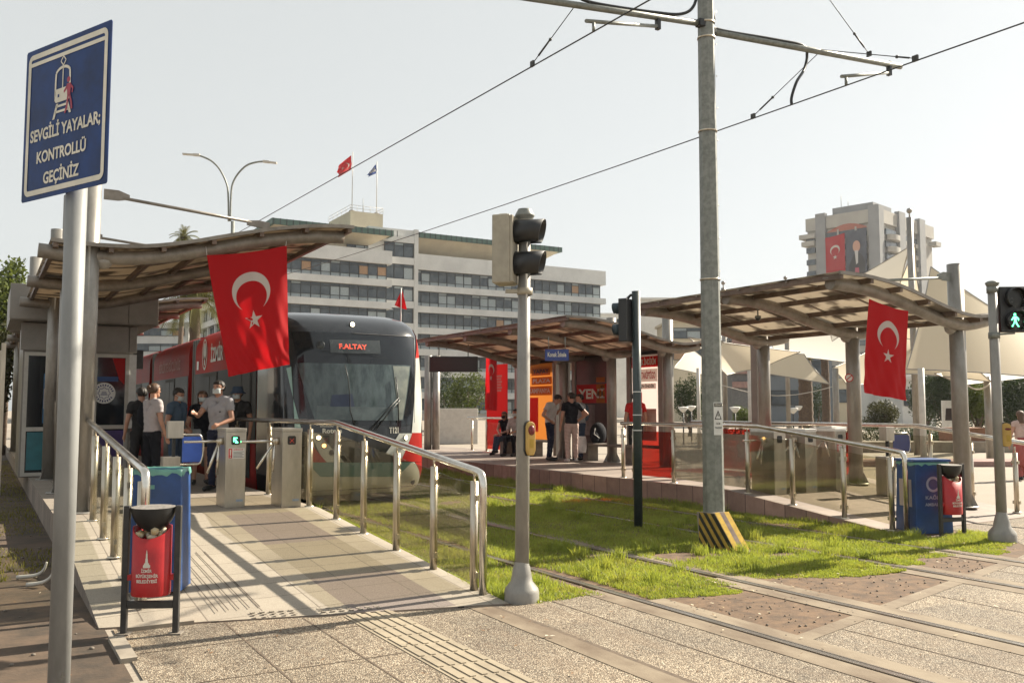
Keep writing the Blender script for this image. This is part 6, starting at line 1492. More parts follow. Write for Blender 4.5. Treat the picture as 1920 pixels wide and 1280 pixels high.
def municipality():
    t = thing('office_building', (65, 140, 0), 'long white office block with dark strip windows and green edged roof behind the tram', 'building')
    FH = 3.46; YB = 133.5; YA = 129.6; YC = 131.6
    xB0, xB1 = 59.1, 96.7
    xA1 = PY(728, 480, YA).x; xA0 = 36.6; yL1 = 186
    def block(nm, a, b, m): return MB().box(a, b).build(nm, m, t)
    # wing B
    block('core', (xB0, YB+.5, 0), (xB1-.6, YB+16, 27.0), 'bwall')
    for k in range(8):
        zt = 24.25-k*FH            # window head
        if zt < 3: break
        zh = zt+2.55 if k == 0 else zt+1.02
        MB().box((xB0-.3, YB-.75, zt), (xB1+.55, YB+16.4, zh)).build('floor_band', 'bwall', t)
        ribbon(t, (xB0+.2, YB, 0), (1, 0, 0), xB1-xB0-.5, zt-2.42, zt, (0, -1, 0), seed=k*3+1)
        ribbon(t, (xB1-.3, YB+.2, 0), (0, 1, 0), 15, zt-2.42, zt, (1, 0, 0), seed=k*3+2)
    block('attic_wall', (xB0+.3, YB+2.2, 26.8), (83.5, YB+14, 30.0), 'bcream')
    MB().add([(xB0, YB+2.2, 27.2), (83.5, YB+2.2, 27.2), (87.4, YB-.4, 29.55), (xB0, YB-.4, 29.55), (87.4, YB+15, 29.55), (xB0, YB+15, 29.55), (83.5, YB+14, 27.2)], [(0, 1, 2, 3), (1, 6, 4, 2), (3, 2, 4, 5)]).build('eave_underside', 'bcream', t)
    mb = MB(); mb.box((xB0, YB-.6, 29.5), (87.9, YB+15.4, 30.35))
    for i in range(30): x = xB0+.1+i*.96; mb.box((x, YB-.66, 29.45), (x+.10, YB-.58, 30.38), 1)
    mb.build('roof', ['green_tile', 'bframe'], t)
    # stair block C
    block('stair_block', (xA1-2.5, YC, 0), (xB0+.1, YC+12, 30.2), 'bwall')
    MB().box((xB0-.55, YC-.6, 0), (xB0+.1, YC+5, 30.3)).build('fin_wall', 'bwall', t)
    for k in range(7):
        zt = 28.0-k*FH; 
        if zt < 4: break
        ribbon(t, (xA1+.1, YC-.25, 0), (1, 0, 0), xB0-.8-xA1, zt-2.3, zt, (0, -1, 0), low=.0, seed=80+k)
        MB().box((xA1-.3, YC-.55, zt+.02), (xB0-.57, YC+.3, zt+1.12)).build('floor_band', 'bwall', t)
    # wing A, facade and long left side
    block('core', (xA0+.6, YA+.5, 0), (xA1-.6, yL1, 25.9), 'bwall')
    for k in range(8):
        zt = 24.0-k*FH
        if zt < 3: break
        zh = zt+2.05 if k == 0 else zt+1.02
        MB().box((xA0-.75, YA-.75, zt), (xA1+.35, yL1+.4, zh)).build('floor_band', 'bwall', t)
        ribbon(t, (xA0+.2, YA, 0), (1, 0, 0), xA1-xA0-.5, zt-2.42, zt, (0, -1, 0), seed=40+k)
        ribbon(t, (xA0, YA+.3, 0), (0, 1, 0), yL1-YA-1, zt-2.42, zt, (-1, 0, 0), bay=2.2, low=.5, seed=60+k)
        for j in range(9): y = YA+3+j*6; MB().box((xA0-.62, y, zt-2.4), (xA0-.2, y+.35, zt)).build('sun_fin', 'bwall', t)
    block('attic_wall', (xA0+2.5, YA+2.4, 25.9), (xA1-2.6, yL1-3, 28.4), 'bcream')
    ribbon(t, (xA0+11, YA+2.3, 0), (1, 0, 0), 5.6, 26.1, 27.1, (0, -1, 0), low=0, seed=5)
    MB().add([(xA0+2.5, YA+2.4, 27.0), (xA1-2.6, YA+2.4, 27.0), (xA1+.2, YA-.6, 28.45), (xA0-1.2, YA-.6, 28.45), (xA0+2.5, yL1-3, 27.0), (xA0-1.2, yL1, 28.45), (xA1-2.6, yL1-3, 27.0), (xA1+.2, yL1, 28.45)], [(0, 1, 2, 3), (0, 3, 5, 4), (1, 6, 7, 2)]).build('eave_underside', 'bcream', t)
    mb = MB(); mb.box((xA0-1.5, YA-.9, 28.4), (xA1+.5, yL1+.5, 29.25))
    for i in range(21): x = xA0-1.3+i*.96; mb.box((x, YA-.96, 28.35), (x+.1, YA-.88, 29.28), 1)
    mb.build('roof', ['green_tile', 'bframe'], t)
    # penthouse with railing
    px0, px1, py0 = PY(657, 410, 144.2).x, PY(718, 410, 144.2).x, 144.2; py1 = PX(617, 400, px0).y
    block('penthouse', (px0, py0, 26), (px1, py1, 35.2), 'bcream')
    mb = MB(); zt = 35.2
    for a, b in (((px0, py0), (px1, py0)), ((px0, py0), (px0, py1)), ((px1, py0), (px1, py1))):
        for z in (.5, 1.0): mb.tube([(a[0], a[1], zt+z), (b[0], b[1], zt+z)], .035, 5)
        for k in range(6): u = k/5; mb.tube([(a[0]+(b[0]-a[0])*u, a[1]+(b[1]-a[1])*u, zt), (a[0]+(b[0]-a[0])*u, a[1]+(b[1]-a[1])*u, zt+1.0)], .035, 5)
    mb.build('roof_railing', 'offwhite', t)
    MB().tube([(px0+2.6, py0+1, zt), (px0+2.6, py0+1, zt+2.6)], .05, 5).build('antenna', 'galv', t)
    MB().box((64.3, YB+8, 30.3), (76.0, YB+14, 31.8)).build('terracotta_plant_room', 'terracotta', t)
    MB().tube([(65.6, YB+8.6, 31.8), (67.4, YB+8.6, 31.8)], .5, 10).build('water_tank', 'terracotta', t)
    mb = MB(); mb.tube([(62.5, YB+7, 31.8), (76.5, YB+7, 31.8)], .03, 5)
    for k in range(9): mb.tube([(62.5+k*1.75, YB+7, 30.3), (62.5+k*1.75, YB+7, 31.8)], .03, 5)
    mb.build('roof_railing', 'offwhite', t)
    # two flagpoles on the penthouse
    for px_, ptop, pf, col, lab, em in ((660, 285, (632, 658), 'flagred', 'red crescent flag on the left of two roof flagpoles of the white office block', True), (706, 303, (690, 705), 'flagblue', 'small blue and white flag on the right roof flagpole of the white office block', False)):
        b = PY(px_, 390, 145.5); b.z = 35.2; tp = PY(px_, ptop, 145.5)
        p = thing('flagpole', b, lab, 'flagpole', 'flagpoles on the office block roof')
        MB().tube([b, (b.x, b.y, tp.z)], .07, 6).build('pole', 'offwhite', p)
        MB().lathe([(.001, .5), (.5, .3), (.6, 0)], b, 10).build('foot', 'concrete_dark', p)
        if em: fc = [PY(659, 291, 145.5), PY(659, 318, 145.5), PY(634, 310, 145.3), PY(634, 333, 145.3)]
        else: fc = [PY(705.5, 308, 145.5), PY(705.5, 325, 145.5), PY(692, 322, 145.3), PY(690, 332, 145.3)]
        banner('flag_cloth', None, fc[0], fc[1], fc[2], fc[3], .35, 1.1, 1, m=col, parent=p, cat=None, em=em, nu=16, nv=16)
        if not em: 
            mb = MB(); f2 = flag_fn(*fc, .35, 1.1, 1); mb.grid(lambda u, v: f2(.2+.5*u*(1-v*.3), .15+.7*v, -.04), 6, 8); mb.build('white_mark', 'flagwhite', p, fixn=False)
municipality()
def tower():
    c0 = PD(1655, 700, 226); c0.z = 0
    yaw = -YAW          # image axes
    ta = RT*(-math.cos(R(46)))+FW*math.sin(R(46)); tb = RT*math.cos(R(44))+FW*math.sin(R(44))
    t = thing('tower_block', c0, 'tall grey and cream tower block with two hanging banners on the right horizon', 'building')
    TA, TB, HT = 19.5, 35.5, 53.4
    def fb(a0, a1, b0, b1, z0, z1, nm, m, bev=0):
        """a along left face, b along right face (from the near corner); negative = sticking out"""
        P_ = [c0+ta*a+tb*b for a, b in ((a0, b0), (a1, b0), (a1, b1), (a0, b1))]
        return MB().add([(p.x, p.y, z) for z in (z0, z1) for p in P_], [(0, 3, 2, 1), (4, 5, 6, 7), (0, 1, 5, 4), (1, 2, 6, 5), (2, 3, 7, 6), (3, 0, 4, 7)]).build(nm, m, t)
    fb(.6, TA, .6, TB, 0, HT-3.4, 'core', 'towercream')
    fb(-.0, TA+.2, 0, TB+.2, HT-4.2, HT-.8, 'parapet', 'towercream')
    fb(2.5, 13.5, 3, 14, HT-.8, HT+1.6, 'roof_house', 'tower')
    for a0, a1, b0, b1 in ((-.5, 2.3, -.5, 2.3), (13.9, 16.6, -.6, .7), (-.6, .7, 11.5, 15.3), (-.6, .7, 24.5, 28.3), (TA-1, TA+.6, TB-1, TB+.6)):
        fb(a0, a1, b0, b1, 0, HT, 'pillar', 'tower')
    # left face, centre: windows above the banners, dark arch
    fb(2.3, 13.9, .1, .7, HT-7.4, HT-5.4, 'window_row', 'bwin')
    for a in (2.4, 5.6, 10.4): fb(a, a+.5, -.1, .7, HT-8, HT-4.8, 'mullion', 'towercream')
    # dark arched recess
    V = []
    for i in range(13):
        u = i/12; p = c0+ta*(2.3+11.6*u)-tb*.06; V.append((p.x, p.y, HT-5.4+1.7*math.sin(math.pi*u)))
    MB().add(V, [tuple(range(13))]).build('arch_recess', 'terracotta', t, fixn=False)
    for k in range(14):
        z = HT-8.3-k*3.15
        if z < 2: break
        # rounded balconies of the left corner and of the right face
        if k == 0: fb(TA-2.6, TA+1.0, -1.0, 2.2, z, z+1.25, 'balcony', 'towercream')
        fb(TA-2.4, TA+.1, -.1, .62, z+1.25, z+2.7, 'window', 'bwin')
        cb = c0+tb*7.4-ta*.4
        mb = MB(); V = []
        for zz_ in (z-.1, z+1.25):
            for i in range(11):
                an = math.pi*i/10; p = cb+tb*(-3.1*math.cos(an))-ta*(1.5*math.sin(an)); V.append((p.x, p.y, zz_))
        mb.add(V, [(i, i+1, 12+i, 11+i) for i in range(10)]+[tuple(range(11)), tuple(range(11, 22))], 0, False); mb.build('balcony', 'towercream', t)
        fb(-.1, .62, 4.4, 10.6, z+1.25, z+2.8, 'window', 'bwin')
        fb(.3, .62, 15.4, 24.4, z+1.1, z+2.6, 'window', 'bwin'); fb(-.1, .6, 15.5, 24.3, z, z+1.1, 'floor_band', 'towercream')
        if k > 0: fb(3.2, 14.6, .2, .62, z+1.2, z+2.6, 'window', 'bwin')
    fb(TA-2.9, TA+1.5, -1.3, 2.4, HT-6.4, HT-5.2, 'balcony_roof', 'towercream'); fb(-1.4, .6, TB-2, TB+1.4, HT-6.4, HT-5.2, 'balcony_roof', 'towercream')
    # masts on the roof
    for a, h in ((11.5, 3.2), (9.6, 1.6)): p = c0+ta*a+tb*4; MB().tube([(p.x, p.y, HT+1.6), (p.x, p.y, HT+1.6+h)], .08, 5).build('antenna', 'galv', t)
    # banners
    def bp(a, z, o=-1.0): a = a-.8; p = c0+ta*a+tb*o; return Vector((p.x, p.y, z))
    zt, zb = HT-6.2, HT-31
    o_, f_ = banner('crescent_banner', 'huge red crescent banner hung on the tower block', bp(14.5, zt-.6), bp(9.2, zt), bp(14.5, zb), bp(9.2, zb), .12, 1, group='huge banners hung on the tower block', em=False, cv=.9)
    e = MB(); W_ = 5.3; L_ = zt-zb
    ff_ = flag_fn(bp(14.5, zt-.6), bp(9.2, zt), bp(14.5, zt-.6-8.2), bp(9.2, zt-8.2), .02, 1)
    emblem(e, ff_, W_, 8.2, .72, .15); e.build('crescent_and_star', 'flagwhite', o_, fixn=False)
    pb = MB().add([bp(9.0, zt), bp(3.5, zt+.3), bp(3.5, zb), bp(9.0, zb)], [(0, 1, 2, 3)]).build('portrait_banner', M.setdefault('portraitbg', mat('portrait_backdrop', (.05, .06, .085), (.025, .03, .045), .8, ns=.5)), fixn=False)
    tag(pb, 'huge dark banner with a standing man in a suit, right of the crescent banner', 'banner', 'huge banners hung on the tower block')
    def fig(pts, m, nm, o): MB().add([bp(a, zt-z, o) for a, z in pts], [tuple(range(len(pts)))]).build(nm, m, pb, fixn=False)
    fig([(6.1+1.0*math.cos(a), 3.9+1.5*math.sin(a)) for a in [i*math.pi/8 for i in range(16)]], 'skin', 'painted_face', -1.06)
    fig([(7.7, 7.6), (6.8, 5.8), (5.5, 5.6), (4.6, 6.4), (4.0, 8), (3.8, 22), (8.4, 22), (8.3, 9)], 'cl_dark', 'painted_suit', -1.04)
    fig([(6.6, 5.0), (5.7, 5.0), (5.8, 8.2), (6.3, 8.6)], 'cl_white', 'painted_shirt', -1.08); fig([(6.6, 9.4), (5.6, 9.4), (5.3, 16), (6.8, 16)], 'signred', 'painted_waistcoat', -1.07)
tower()
def simple_building(name, label, px0, px1, pyt, d, m, floors, depth=10, roofm=None, win='bwin', cat='building', seed=1, fh=3.1, dark=False):
    a = PD(px0, 700, d); b = PD(px1, 700, d); zt = PD((px0+px1)/2, pyt, d).z; L = (b-a).length
    t = thing(name, (a+b)/2-UP*((a+b)/2).z, label, cat)
    dr_ = (b-a); dr_.z = 0; dr_.normalize(); n_ = -FW
    a.z = 0
    MB().prism([(0, 0), (L, 0), (L, zt), (0, zt)], a, dr_, UP, FW*depth).build('wall', m, t)
    MB().prism([(-.3, zt), (L+.3, zt), (L+.3, zt+.35), (-.3, zt+.35)], a-FW*.3, dr_, UP, FW*(depth+.6)).build('roof', roofm or m, t)
    k = 0; z = zt-.9
    while z > 2 and k < floors:
        ribbon(t, a-FW*.05+dr_*(.06*L), dr_, L*.88, z-1.5, z, n_, bay=2.2, low=0, seed=seed+k); z -= fh; k += 1
    return t, a, dr_, zt
simple_building('distant_building', 'distant white flats with a red awning between office block and shelter roof', 1117, 1180, 590, 190, 'bwall', 3, 14)
simple_building('distant_building', 'distant pale block with roof terrace seen above the shelter canopy', 1196, 1262, 562, 150, 'bwall', 1, 12)
tb_, a_, d_, z_ = simple_building('distant_building', 'distant low building with flat grey roof just left of the tall mast', 1258, 1345, 603, 130, 'bcream', 2, 12)
simple_building('distant_building', 'dark building with pinkish horizontal bands behind the sails', 1372, 1428, 640, 88, 'greytram', 0, 10)
a_ = PD(1372, 700, 87.9); b_ = PD(1428, 700, 87.9); 
tdk = [o for o in C.objects if o.get('label', '').startswith('dark building')][0]
for k in range(5):
    z = 2.6+k*1.35; MB().prism([(0, 0), ((b_-a_).length, 0), ((b_-a_).length, .6), (0, .6)], Vector((a_.x, a_.y, z+1.2)), (b_-a_).normalized(), UP, -FW*.3).build('pink_band', 'kerbred', tdk)
simple_building('distant_building', 'blue grey building with small windows behind the palm trunks', 1438, 1560, 660, 95, M.setdefault('bluegreywall', mat('blue_grey_wall', (.20, .225, .25), (.16, .18, .20), .8, ns=.4)), 3, 12, seed=9)
simple_building('distant_building', 'pale building with red shop front behind the right flag', 1556, 1660, 715, 105, 'bcream', 2, 12, seed=19)
simple_building('distant_building', 'ornate pale building with tall windows right of the hanging flag', 1690, 1752, 712, 85, 'bwall', 2, 12, seed=29)
t, *_ = simple_building('distant_building', 'pale grey shed behind the near shelter rail and display board', 800, 862, 745, 70, 'bwall', 0, 6)

simple_building('distant_building', 'white balconied flats glimpsed between the kiosk and the tram roof', 225, 352, 607, 182, 'bwall', 6, 14, seed=51)
# ============================================================ TREES AND PLANTS
def crown_mesh(name, blobs, n, size, m, parent, seed=0, squash=1.):
    rs = np.random.RandomState(seed); w_ = np.array([b[1][0]*b[1][1]*b[1][2] for b in blobs])**.7; w_ = w_/w_.sum()
    idx = rs.choice(len(blobs), n, p=w_); c = np.array([b[0] for b in blobs])[idx]; r = np.array([b[1] for b in blobs])[idx]
    d = rs.normal(0, 1, (n, 3)); d /= np.linalg.norm(d, axis=1)[:, None]; rad = rs.uniform(0, 1, n)**.42
    lump = 1+.22*np.sin(d[:, 0]*5+idx)*np.cos(d[:, 2]*6+idx*2)
    P = c+d*r*(rad*lump)[:, None]
    nn = rs.normal(0, 1, (n, 3)); nn /= np.linalg.norm(nn, axis=1)[:, None]; u = np.cross(nn, rs.normal(0, 1, (n, 3))); u /= np.linalg.norm(u, axis=1)[:, None]; v = np.cross(nn, u)
    s = size*rs.uniform(.6, 1.3, n)[:, None]
    V = np.zeros((n, 4, 3)); V[:, 0] = P-u*s; V[:, 1] = P-v*s*.45; V[:, 2] = P+u*s; V[:, 3] = P+v*s*.45
    off = np.array(parent.location); V -= off
    me = bpy.data.meshes.new(name); me.vertices.add(n*4); me.vertices.foreach_set('co', V.ravel()); me.loops.add(n*4); me.loops.foreach_set('vertex_index', np.arange(n*4)); me.polygons.add(n); me.polygons.foreach_set('loop_start', np.arange(n)*4); me.polygons.foreach_set('loop_total', np.full(n, 4)); me.update(calc_edges=True)
    me.materials.append(M[m]); o = bpy.data.objects.new(name, me); C.objects.link(o); o.parent = parent; return o
def tree(label, px, pyt, pyb, d, wpx, m='leaf_dark', n=5000, seed=1, group='trees beyond the stop', trunk=True, size=None, name='tree', blobs_n=9):
    """crown between pixel rows pyt and pyb, wpx wide, at depth d, standing on the ground"""
    b = PD(px, 760, d); b.z = 0; zt = PD(px, pyt, d).z; zb = max(.2, PD(px, pyb, d).z); w_ = wpx*d/F/2; rs = random.Random(seed)
    t = thing(name, b, label, 'tree' if name == 'tree' else 'shrub', group)
    bl = []; hh = (zt-zb)/2
    for k in range(blobs_n):
        a = rs.uniform(0, 6.28); q = rs.uniform(.15, .62); zz_ = zb+hh*rs.uniform(.45, 1.5)
        r = rs.uniform(.34, .55); bl.append(((b.x+math.cos(a)*w_*q, b.y+math.sin(a)*w_*q, zz_), (w_*r, w_*r, hh*r*1.05)))
    bl.append(((b.x, b.y, zb+hh), (w_*.72, w_*.72, hh*.85))); bl.append(((b.x+rs.uniform(-.3, .3)*w_, b.y, zt-hh*.35), (w_*.4, w_*.4, hh*.36)))
    crown_mesh('crown', bl, n, size or max(.05, w_*.055), m, t, seed)
    if trunk:
        mb = MB(); r = max(.08, w_*.07); mb.tube([(b.x, b.y, 0), (b.x+.05*w_, b.y, zb*.6), (b.x, b.y, zb+hh*.4)], [r*1.3, r, r*.7], 9)
        for k in range(5):
            a = k*1.3+rs.random(); mb.tube([(b.x, b.y, max(.3, zb*.7)), (b.x+math.cos(a)*w_*.3, b.y+math.sin(a)*w_*.3, zb+hh*.5), (b.x+math.cos(a)*w_*.6, b.y+math.sin(a)*w_*.6, zb+hh*1.1)], [r*.6, r*.4, r*.15], 6)
        mb.build('trunk', 'bark', t)
    return t
tree('pale leaved tree at the left edge behind the kiosk', 8, 474, 700, 34, 110, 'leaf_mid', 4200, 3, size=.10)
tree('golden olive bush below the tree at the left edge', 0, 600, 800, 30, 60, 'leaf_olive', 1800, 4, size=.09)
tree('dark tree behind the shelter, right of the display board', 878, 690, 790, 62, 90, 'leaf_mid', 4200, 11)
tree('dark green tree behind the first far canopy post', 832, 684, 800, 66, 70, 'leaf_dark', 3600, 12)
tree('dark tree behind the shelter posts, left of the tall mast', 1292, 700, 800, 58, 80, 'leaf_dark', 5000, 13)
tree('dark tree just left of the tall mast under the white sail', 1240, 705, 800, 62, 60, 'leaf_dark', 3500, 14)
tree('small rounded shrub tree right of the tall mast', 1388, 758, 806, 56, 46, 'leaf_mid', 3000, 15)
tree('bushy dark conifer between the two palm trunks', 1532, 715, 806, 66, 56, 'leaf_dark', 3400, 16)
tree('brownish small leaved tree below the right hanging flag', 1655, 748, 812, 48, 78, 'leaf_olive', 5200, 17)
tree('broad dark tree between the hanging flag and the right canopy post', 1735, 690, 806, 66, 90, 'leaf_dark', 5000, 23)
tree('dark tree filling the gap left of the green man signal pole', 1835, 694, 808, 64, 110, 'leaf_dark', 6000, 24)
tree('dark tree at the far right edge behind the signal pole', 1935, 690, 806, 60, 110, 'leaf_dark', 5000, 25)
tree('large dark tree behind the right canopy post', 1775, 682, 804, 58, 100, 'leaf_dark', 7000, 18)
tree('sunlit rounded tree in the planter right of the canopy post', 1832, 716, 800, 40, 74, 'leaf_mid', 6000, 19)
tree('dark hedge like tree at the right edge behind the walking woman', 1905, 700, 812, 52, 100, 'leaf_dark', 6500, 20)
tree('sparse tree top rising behind the green man signal', 1890, 560, 690, 55, 120, 'leaf_mid', 1500, 21, size=.13)
def palm(label, px, pytop, pybase, d, crown, m_tr='bark', r=.22, n=34, L=2.4, seed=1, top=True):
    b = PD(px, 760, d); b.z = 0; zt = PD(px, pytop, d).z; t = thing('palm_tree', b, label, 'palm', 'palms beyond the stop'); rs = random.Random(seed)
    mb = MB(); pts = [(b.x+.05*math.sin(z*.6), b.y, z) for z in np.linspace(0, zt, 26)]; mb.tube(pts, [r*(1.15-.2*i/25)*(1+.10*(i % 2)) for i in range(26)], 10); mb.build('trunk', m_tr, t)
    if not top: return t
    mb = MB(); c = Vector((b.x, b.y, zt))
    for k in range(n):
        a = rs.uniform(0, 6.28); el = rs.uniform(-.5, 1.3); d0 = Vector((math.cos(a)*math.cos(el), math.sin(a)*math.cos(el), math.sin(el))); pts = []
        p = c.copy(); dd = d0.copy()
        for j in range(9): pts.append(p.copy()); p = p+dd*(L/8); dd = (dd-UP*.20).normalized()
        for j in range(1, 9):
            s_ = (pts[j]-pts[j-1]).normalized(); sd = s_.cross(UP).normalized()
            for q in range(3):
                o = pts[j-1].lerp(pts[j], q/3); ln = L*.24*(1-(j/9)**2*.6)
                for sg in (-1, 1): tip = o+sd*sg*ln+s_*ln*.5-UP*ln*.45; mb.add([o-s_*.025, o+s_*.025, tip], [(0, 1, 2)])
        mb.tube(pts, .018, 4)
    mb.build('fronds', 'palm', t, fixn=False); return t
palm('date palm with drooping fronds behind the near canopy, left of the tram flag', 362, 553, 700, 46, True, r=.26, L=2.9, n=46, seed=2)
palm('far palm crown just showing above the near canopy roof', 336, 446, 700, 92, True, r=.22, L=1.7, n=30, seed=5)
palm('thick dark palm trunk right of the tan sail corner', 1510, 640, 800, 50, True, r=.34, L=1.5, n=16, seed=3)
palm('thinner palm trunk behind the hanging sail wire', 1548, 625, 800, 56, True, r=.22, L=1.6, n=18, seed=4)
# hedge on the plaza and low walls
t = thing('hedge', (PD(1500, 806, 42).x, PD(1500, 806, 42).y, 0), 'long clipped dark hedge behind the far railing', 'hedge')
bl = []
for k in range(16):
    p = PD(1330+k*30, 800, 42); bl.append(((p.x, p.y, .45), (.62, .5, .48)))
crown_mesh('foliage', bl, 9000, .05, 'leaf_dark', t, 31)
t = thing('hedge', (PD(1790, 806, 44).x, PD(1790, 806, 44).y, 0), 'low dark hedge between the flag and the right canopy post', 'hedge')
crown_mesh('foliage', [((PD(1700+k*22, 800, 44).x, PD(1700+k*22, 800, 44).y, .4), (.55, .5, .5)) for k in range(6)], 4000, .05, 'leaf_dark', t, 33)
def lowwall(name, label, px0, px1, py0, d, h, m, depth=.5, cat='wall', group=None):
    a = PD(px0, py0, d); b = PD(px1, py0, d); a.z = b.z = 0
    o = MB().prism([(0, 0), ((b-a).length, 0), ((b-a).length, h), (0, h)], a, (b-a).normalized(), UP, FW*depth).build(name, m, bev=.02); tag(o, label, cat, group); return o
lowwall('planter_wall', 'long low grey plaza wall behind the far turnstiles', 1330, 1960, 820, 36, .42, 'concrete', 1.2)
lowwall('planter', 'brown square planter under the sunlit tree right of the canopy post', 1790, 1856, 820, 37, .95, 'planter', 1.4, 'planter')
lowwall('plaza_step', 'low pinkish plaza step crossing behind the right traffic light', 1500, 2050, 845, 27, .16, 'kerbred', 1.6, 'step')
lowwall('hoarding', 'pale sheet hoarding seen under the display board', 806, 896, 790, 45, 1.75, 'offwhite', .08, 'hoarding')
mb = MB(); a = PD(1356, 826, 24); b = PD(1402, 826, 24)
for (o_, lab) in ((a, 'orange red plastic road barrier seen beside the tall mast'),):
    o_.z = 0; tt_ = MB().prism([(0, 0), (.72, 0), (.60, .55), (.55, .85), (.18, .85), (.12, .55)], o_, RT, UP, FW*.35).build('road_barrier', M.setdefault('orangered', mat('orange_red_plastic', (.55, .08, .04), (.45, .06, .03), .5)), bev=.02); tag(tt_, lab, 'road barrier')
mb = MB(); t = thing('information_board', PD(1832, 770, 41)-UP*PD(1832, 770, 41).z, 'tall pale information board on the plaza left of the canopy post', 'board')
p = PD(1783, 800, 41); p.z = 0
t.location = p
MB().prism([(-.35, .1), (.35, .1), (.35, 2.1), (-.35, 2.1)], p, RT, UP, FW*.12).build('board', 'white', t); MB().prism([(-.25, 1.2), (.25, 1.2), (.2, 1.75), (-.2, 1.75)], p-FW*.01, RT, UP, FW*.008).build('picture', 'poster_dark', t)

# ---- small garden lamps, street lamp
def garden_lamp(px, pytop, d, label):
    b = PD(px, pytop, d); zt = b.z; b.z = 0; t = thing('garden_lamp', b, label, 'lamp', 'small white bowl lamps on the plaza')
    MB().tube([b, (b.x, b.y, zt-.25)], .035, 6).build('pole', 'darkmetal', t); MB().lathe([(.02, zt-.28), (.12, zt-.2), (.26, zt-.02), (.24, zt), (.001, zt+.03)], (b.x, b.y, 0), 14).build('bowl', 'white', t)
for px, py, d, lb in ((1281, 763, 44, 'white bowl lamp on a thin pole, left of a pair near the tall mast'), (1296, 761, 48, 'white bowl lamp on a thin pole, right of a pair near the tall mast'), (1378, 763, 42, 'white bowl lamp just right of the tall mast'), (1487, 765, 44, 'white bowl lamp left of the thick palm trunk'), (1500, 761, 50, 'white bowl lamp touching the thick palm trunk')): garden_lamp(px, py, d, lb)
b = PD(430, 700, 62); b.z = 0
t = thing('street_lamp', b, 'tall double armed street lamp rising above the near canopy', 'street lamp')
zj = PD(430, 395, 62).z
MB().tube([b, (b.x, b.y, PD(430, 415, 62).z)], [.16, .13], 12).build('pole', 'galv', t)
for pts, hd in (([(428.5, 415), (428, 370), (425, 345), (412, 318), (395, 301), (372, 291)], (343, 289)), ([(432, 415), (433, 370), (436, 345), (447, 325), (463, 310), (482, 304), (496, 303)], (519, 306))):
    P3 = [PD(x, y, 62) for x, y in pts]; MB().tube(sm3(P3, 4), .065, 8).build('arm', 'galv', t)
    q = PD(hd[0], hd[1], 62); e = P3[-1]; d = (q-e).normalized(); MB().bar(e-d*.1, e+d*.35, .22, .16, 0).bar(e+d*.35, q, .26, .10, 0).build('lamp_head', 'offwhite', t)

# ---- shade sails and their masts
def mast(px, pyt, d, label, r=.09, ball=True, pyb=None):
    b = PD(px, 760, d); b.z = 0; zt = PD(px, pyt, d).z; t = thing('sail_mast', b, label, 'mast', 'masts of the shade sails')
    MB().tube([b, (b.x, b.y, zt)], r, 12).build('pole', 'offwhite' if r < .1 else 'canopy_pole', t)
    if ball: MB().sphere((b.x, b.y, zt+r*2.2), r*.9, 10).tube([(b.x, b.y, zt), (b.x, b.y, zt+r*2)], r*.25, 6).build('finial', 'canopy_pole', t)
    return b, zt
mast(1717, 408, 34, 'tallest sail mast, standing in front of the tower block', .12)
mast(1360, 540, 38, 'sail mast with ball finial just right of the tall grey mast', .10); mast(1478, 530, 40, 'sail mast with ball finial above the right canopy roof', .10)
mast(1407, 690, 34, 'short pale sail mast seen through the right shelter, without finial', .09, False); mast(1568, 690, 36, 'short pale sail mast left of the second canopy post', .12, False)
mast(1853, 706, 30, 'short pale sail mast with rope just left of the green man signal pole', .12, False); mast(1310, 690, 40, 'thin pale sail mast under the white sail left of the tall mast', .08, False)
mast(1729, 690, 27, 'short sail mast with wire clamps right of the hanging flag', .09, False)
def sail(label, pts, m='sail', sag=.06, sub=14):
    """pts: four (px, py, depth) corners in order; edges pulled in, slightly twisted membrane"""
    P4 = [PD(x, y, d) for x, y, d in pts]; c = sum(P4, Vector())/4
    def f(u, v):
        a, b, c_, d_ = P4
        p = (a*(1-u)+b*u)*(1-v)+(d_*(1-u)+c_*u)*v
        e = (4*u*(1-u)*abs(2*v-1)**2+4*v*(1-v)*abs(2*u-1)**2)
        return p.lerp(c, sag*e)-UP*.0
    mb = MB(); mb.grid(f, sub, sub); o = mb.build('shade_sail', m, fixn=False); tag(o, label, 'shade sail', 'shade sails over the plaza')
    mb2 = MB(); rim = [f(u/10, 0) for u in range(11)]+[f(1, v/10) for v in range(1, 11)]+[f(1-u/10, 1) for u in range(1, 11)]+[f(0, 1-v/10) for v in range(1, 11)]
    mb2.tube(rim, .02, 5); mb2.build('edge_rope', 'canopy_pole', o); return o
sail('beige sail peak tied to the tallest mast behind the right canopy', [(1716, 458, 34), (1722, 540, 34), (1745, 640, 40), (1640, 640, 40)])
sail('greyish sail slope running down left from the tallest mast', [(1706, 462, 34), (1690, 560, 40), (1560, 640, 44), (1530, 560, 42)], M.setdefault('sailgrey', m_flag('grey_sail_cloth', (.36, .35, .32))) and 'sailgrey')
sail('large beige sail filling the right side behind the green man signal', [(1745, 500, 33), (1960, 640, 30), (1960, 708, 27), (1700, 692, 30)], sag=.03)
sail('broad beige sail right of the hanging flag', [(1640, 620, 36), (1800, 655, 34), (1860, 716, 29), (1690, 700, 33)])
sail('pale strip of sail edge beside the right canopy post', [(1752, 700, 31), (1960, 660, 40), (1980, 702, 40), (1800, 722, 31)], 'sailwhite', .02)
sail('beige triangular sail pointing down right of the mast', [(1290, 632, 30), (1500, 660, 32), (1430, 690, 33), (1362, 703, 30)])
sail('tan sail with pointed right corner in front of the palm trunks', [(1385, 655, 36), (1508, 664, 36), (1556, 720, 34), (1362, 690, 36)])
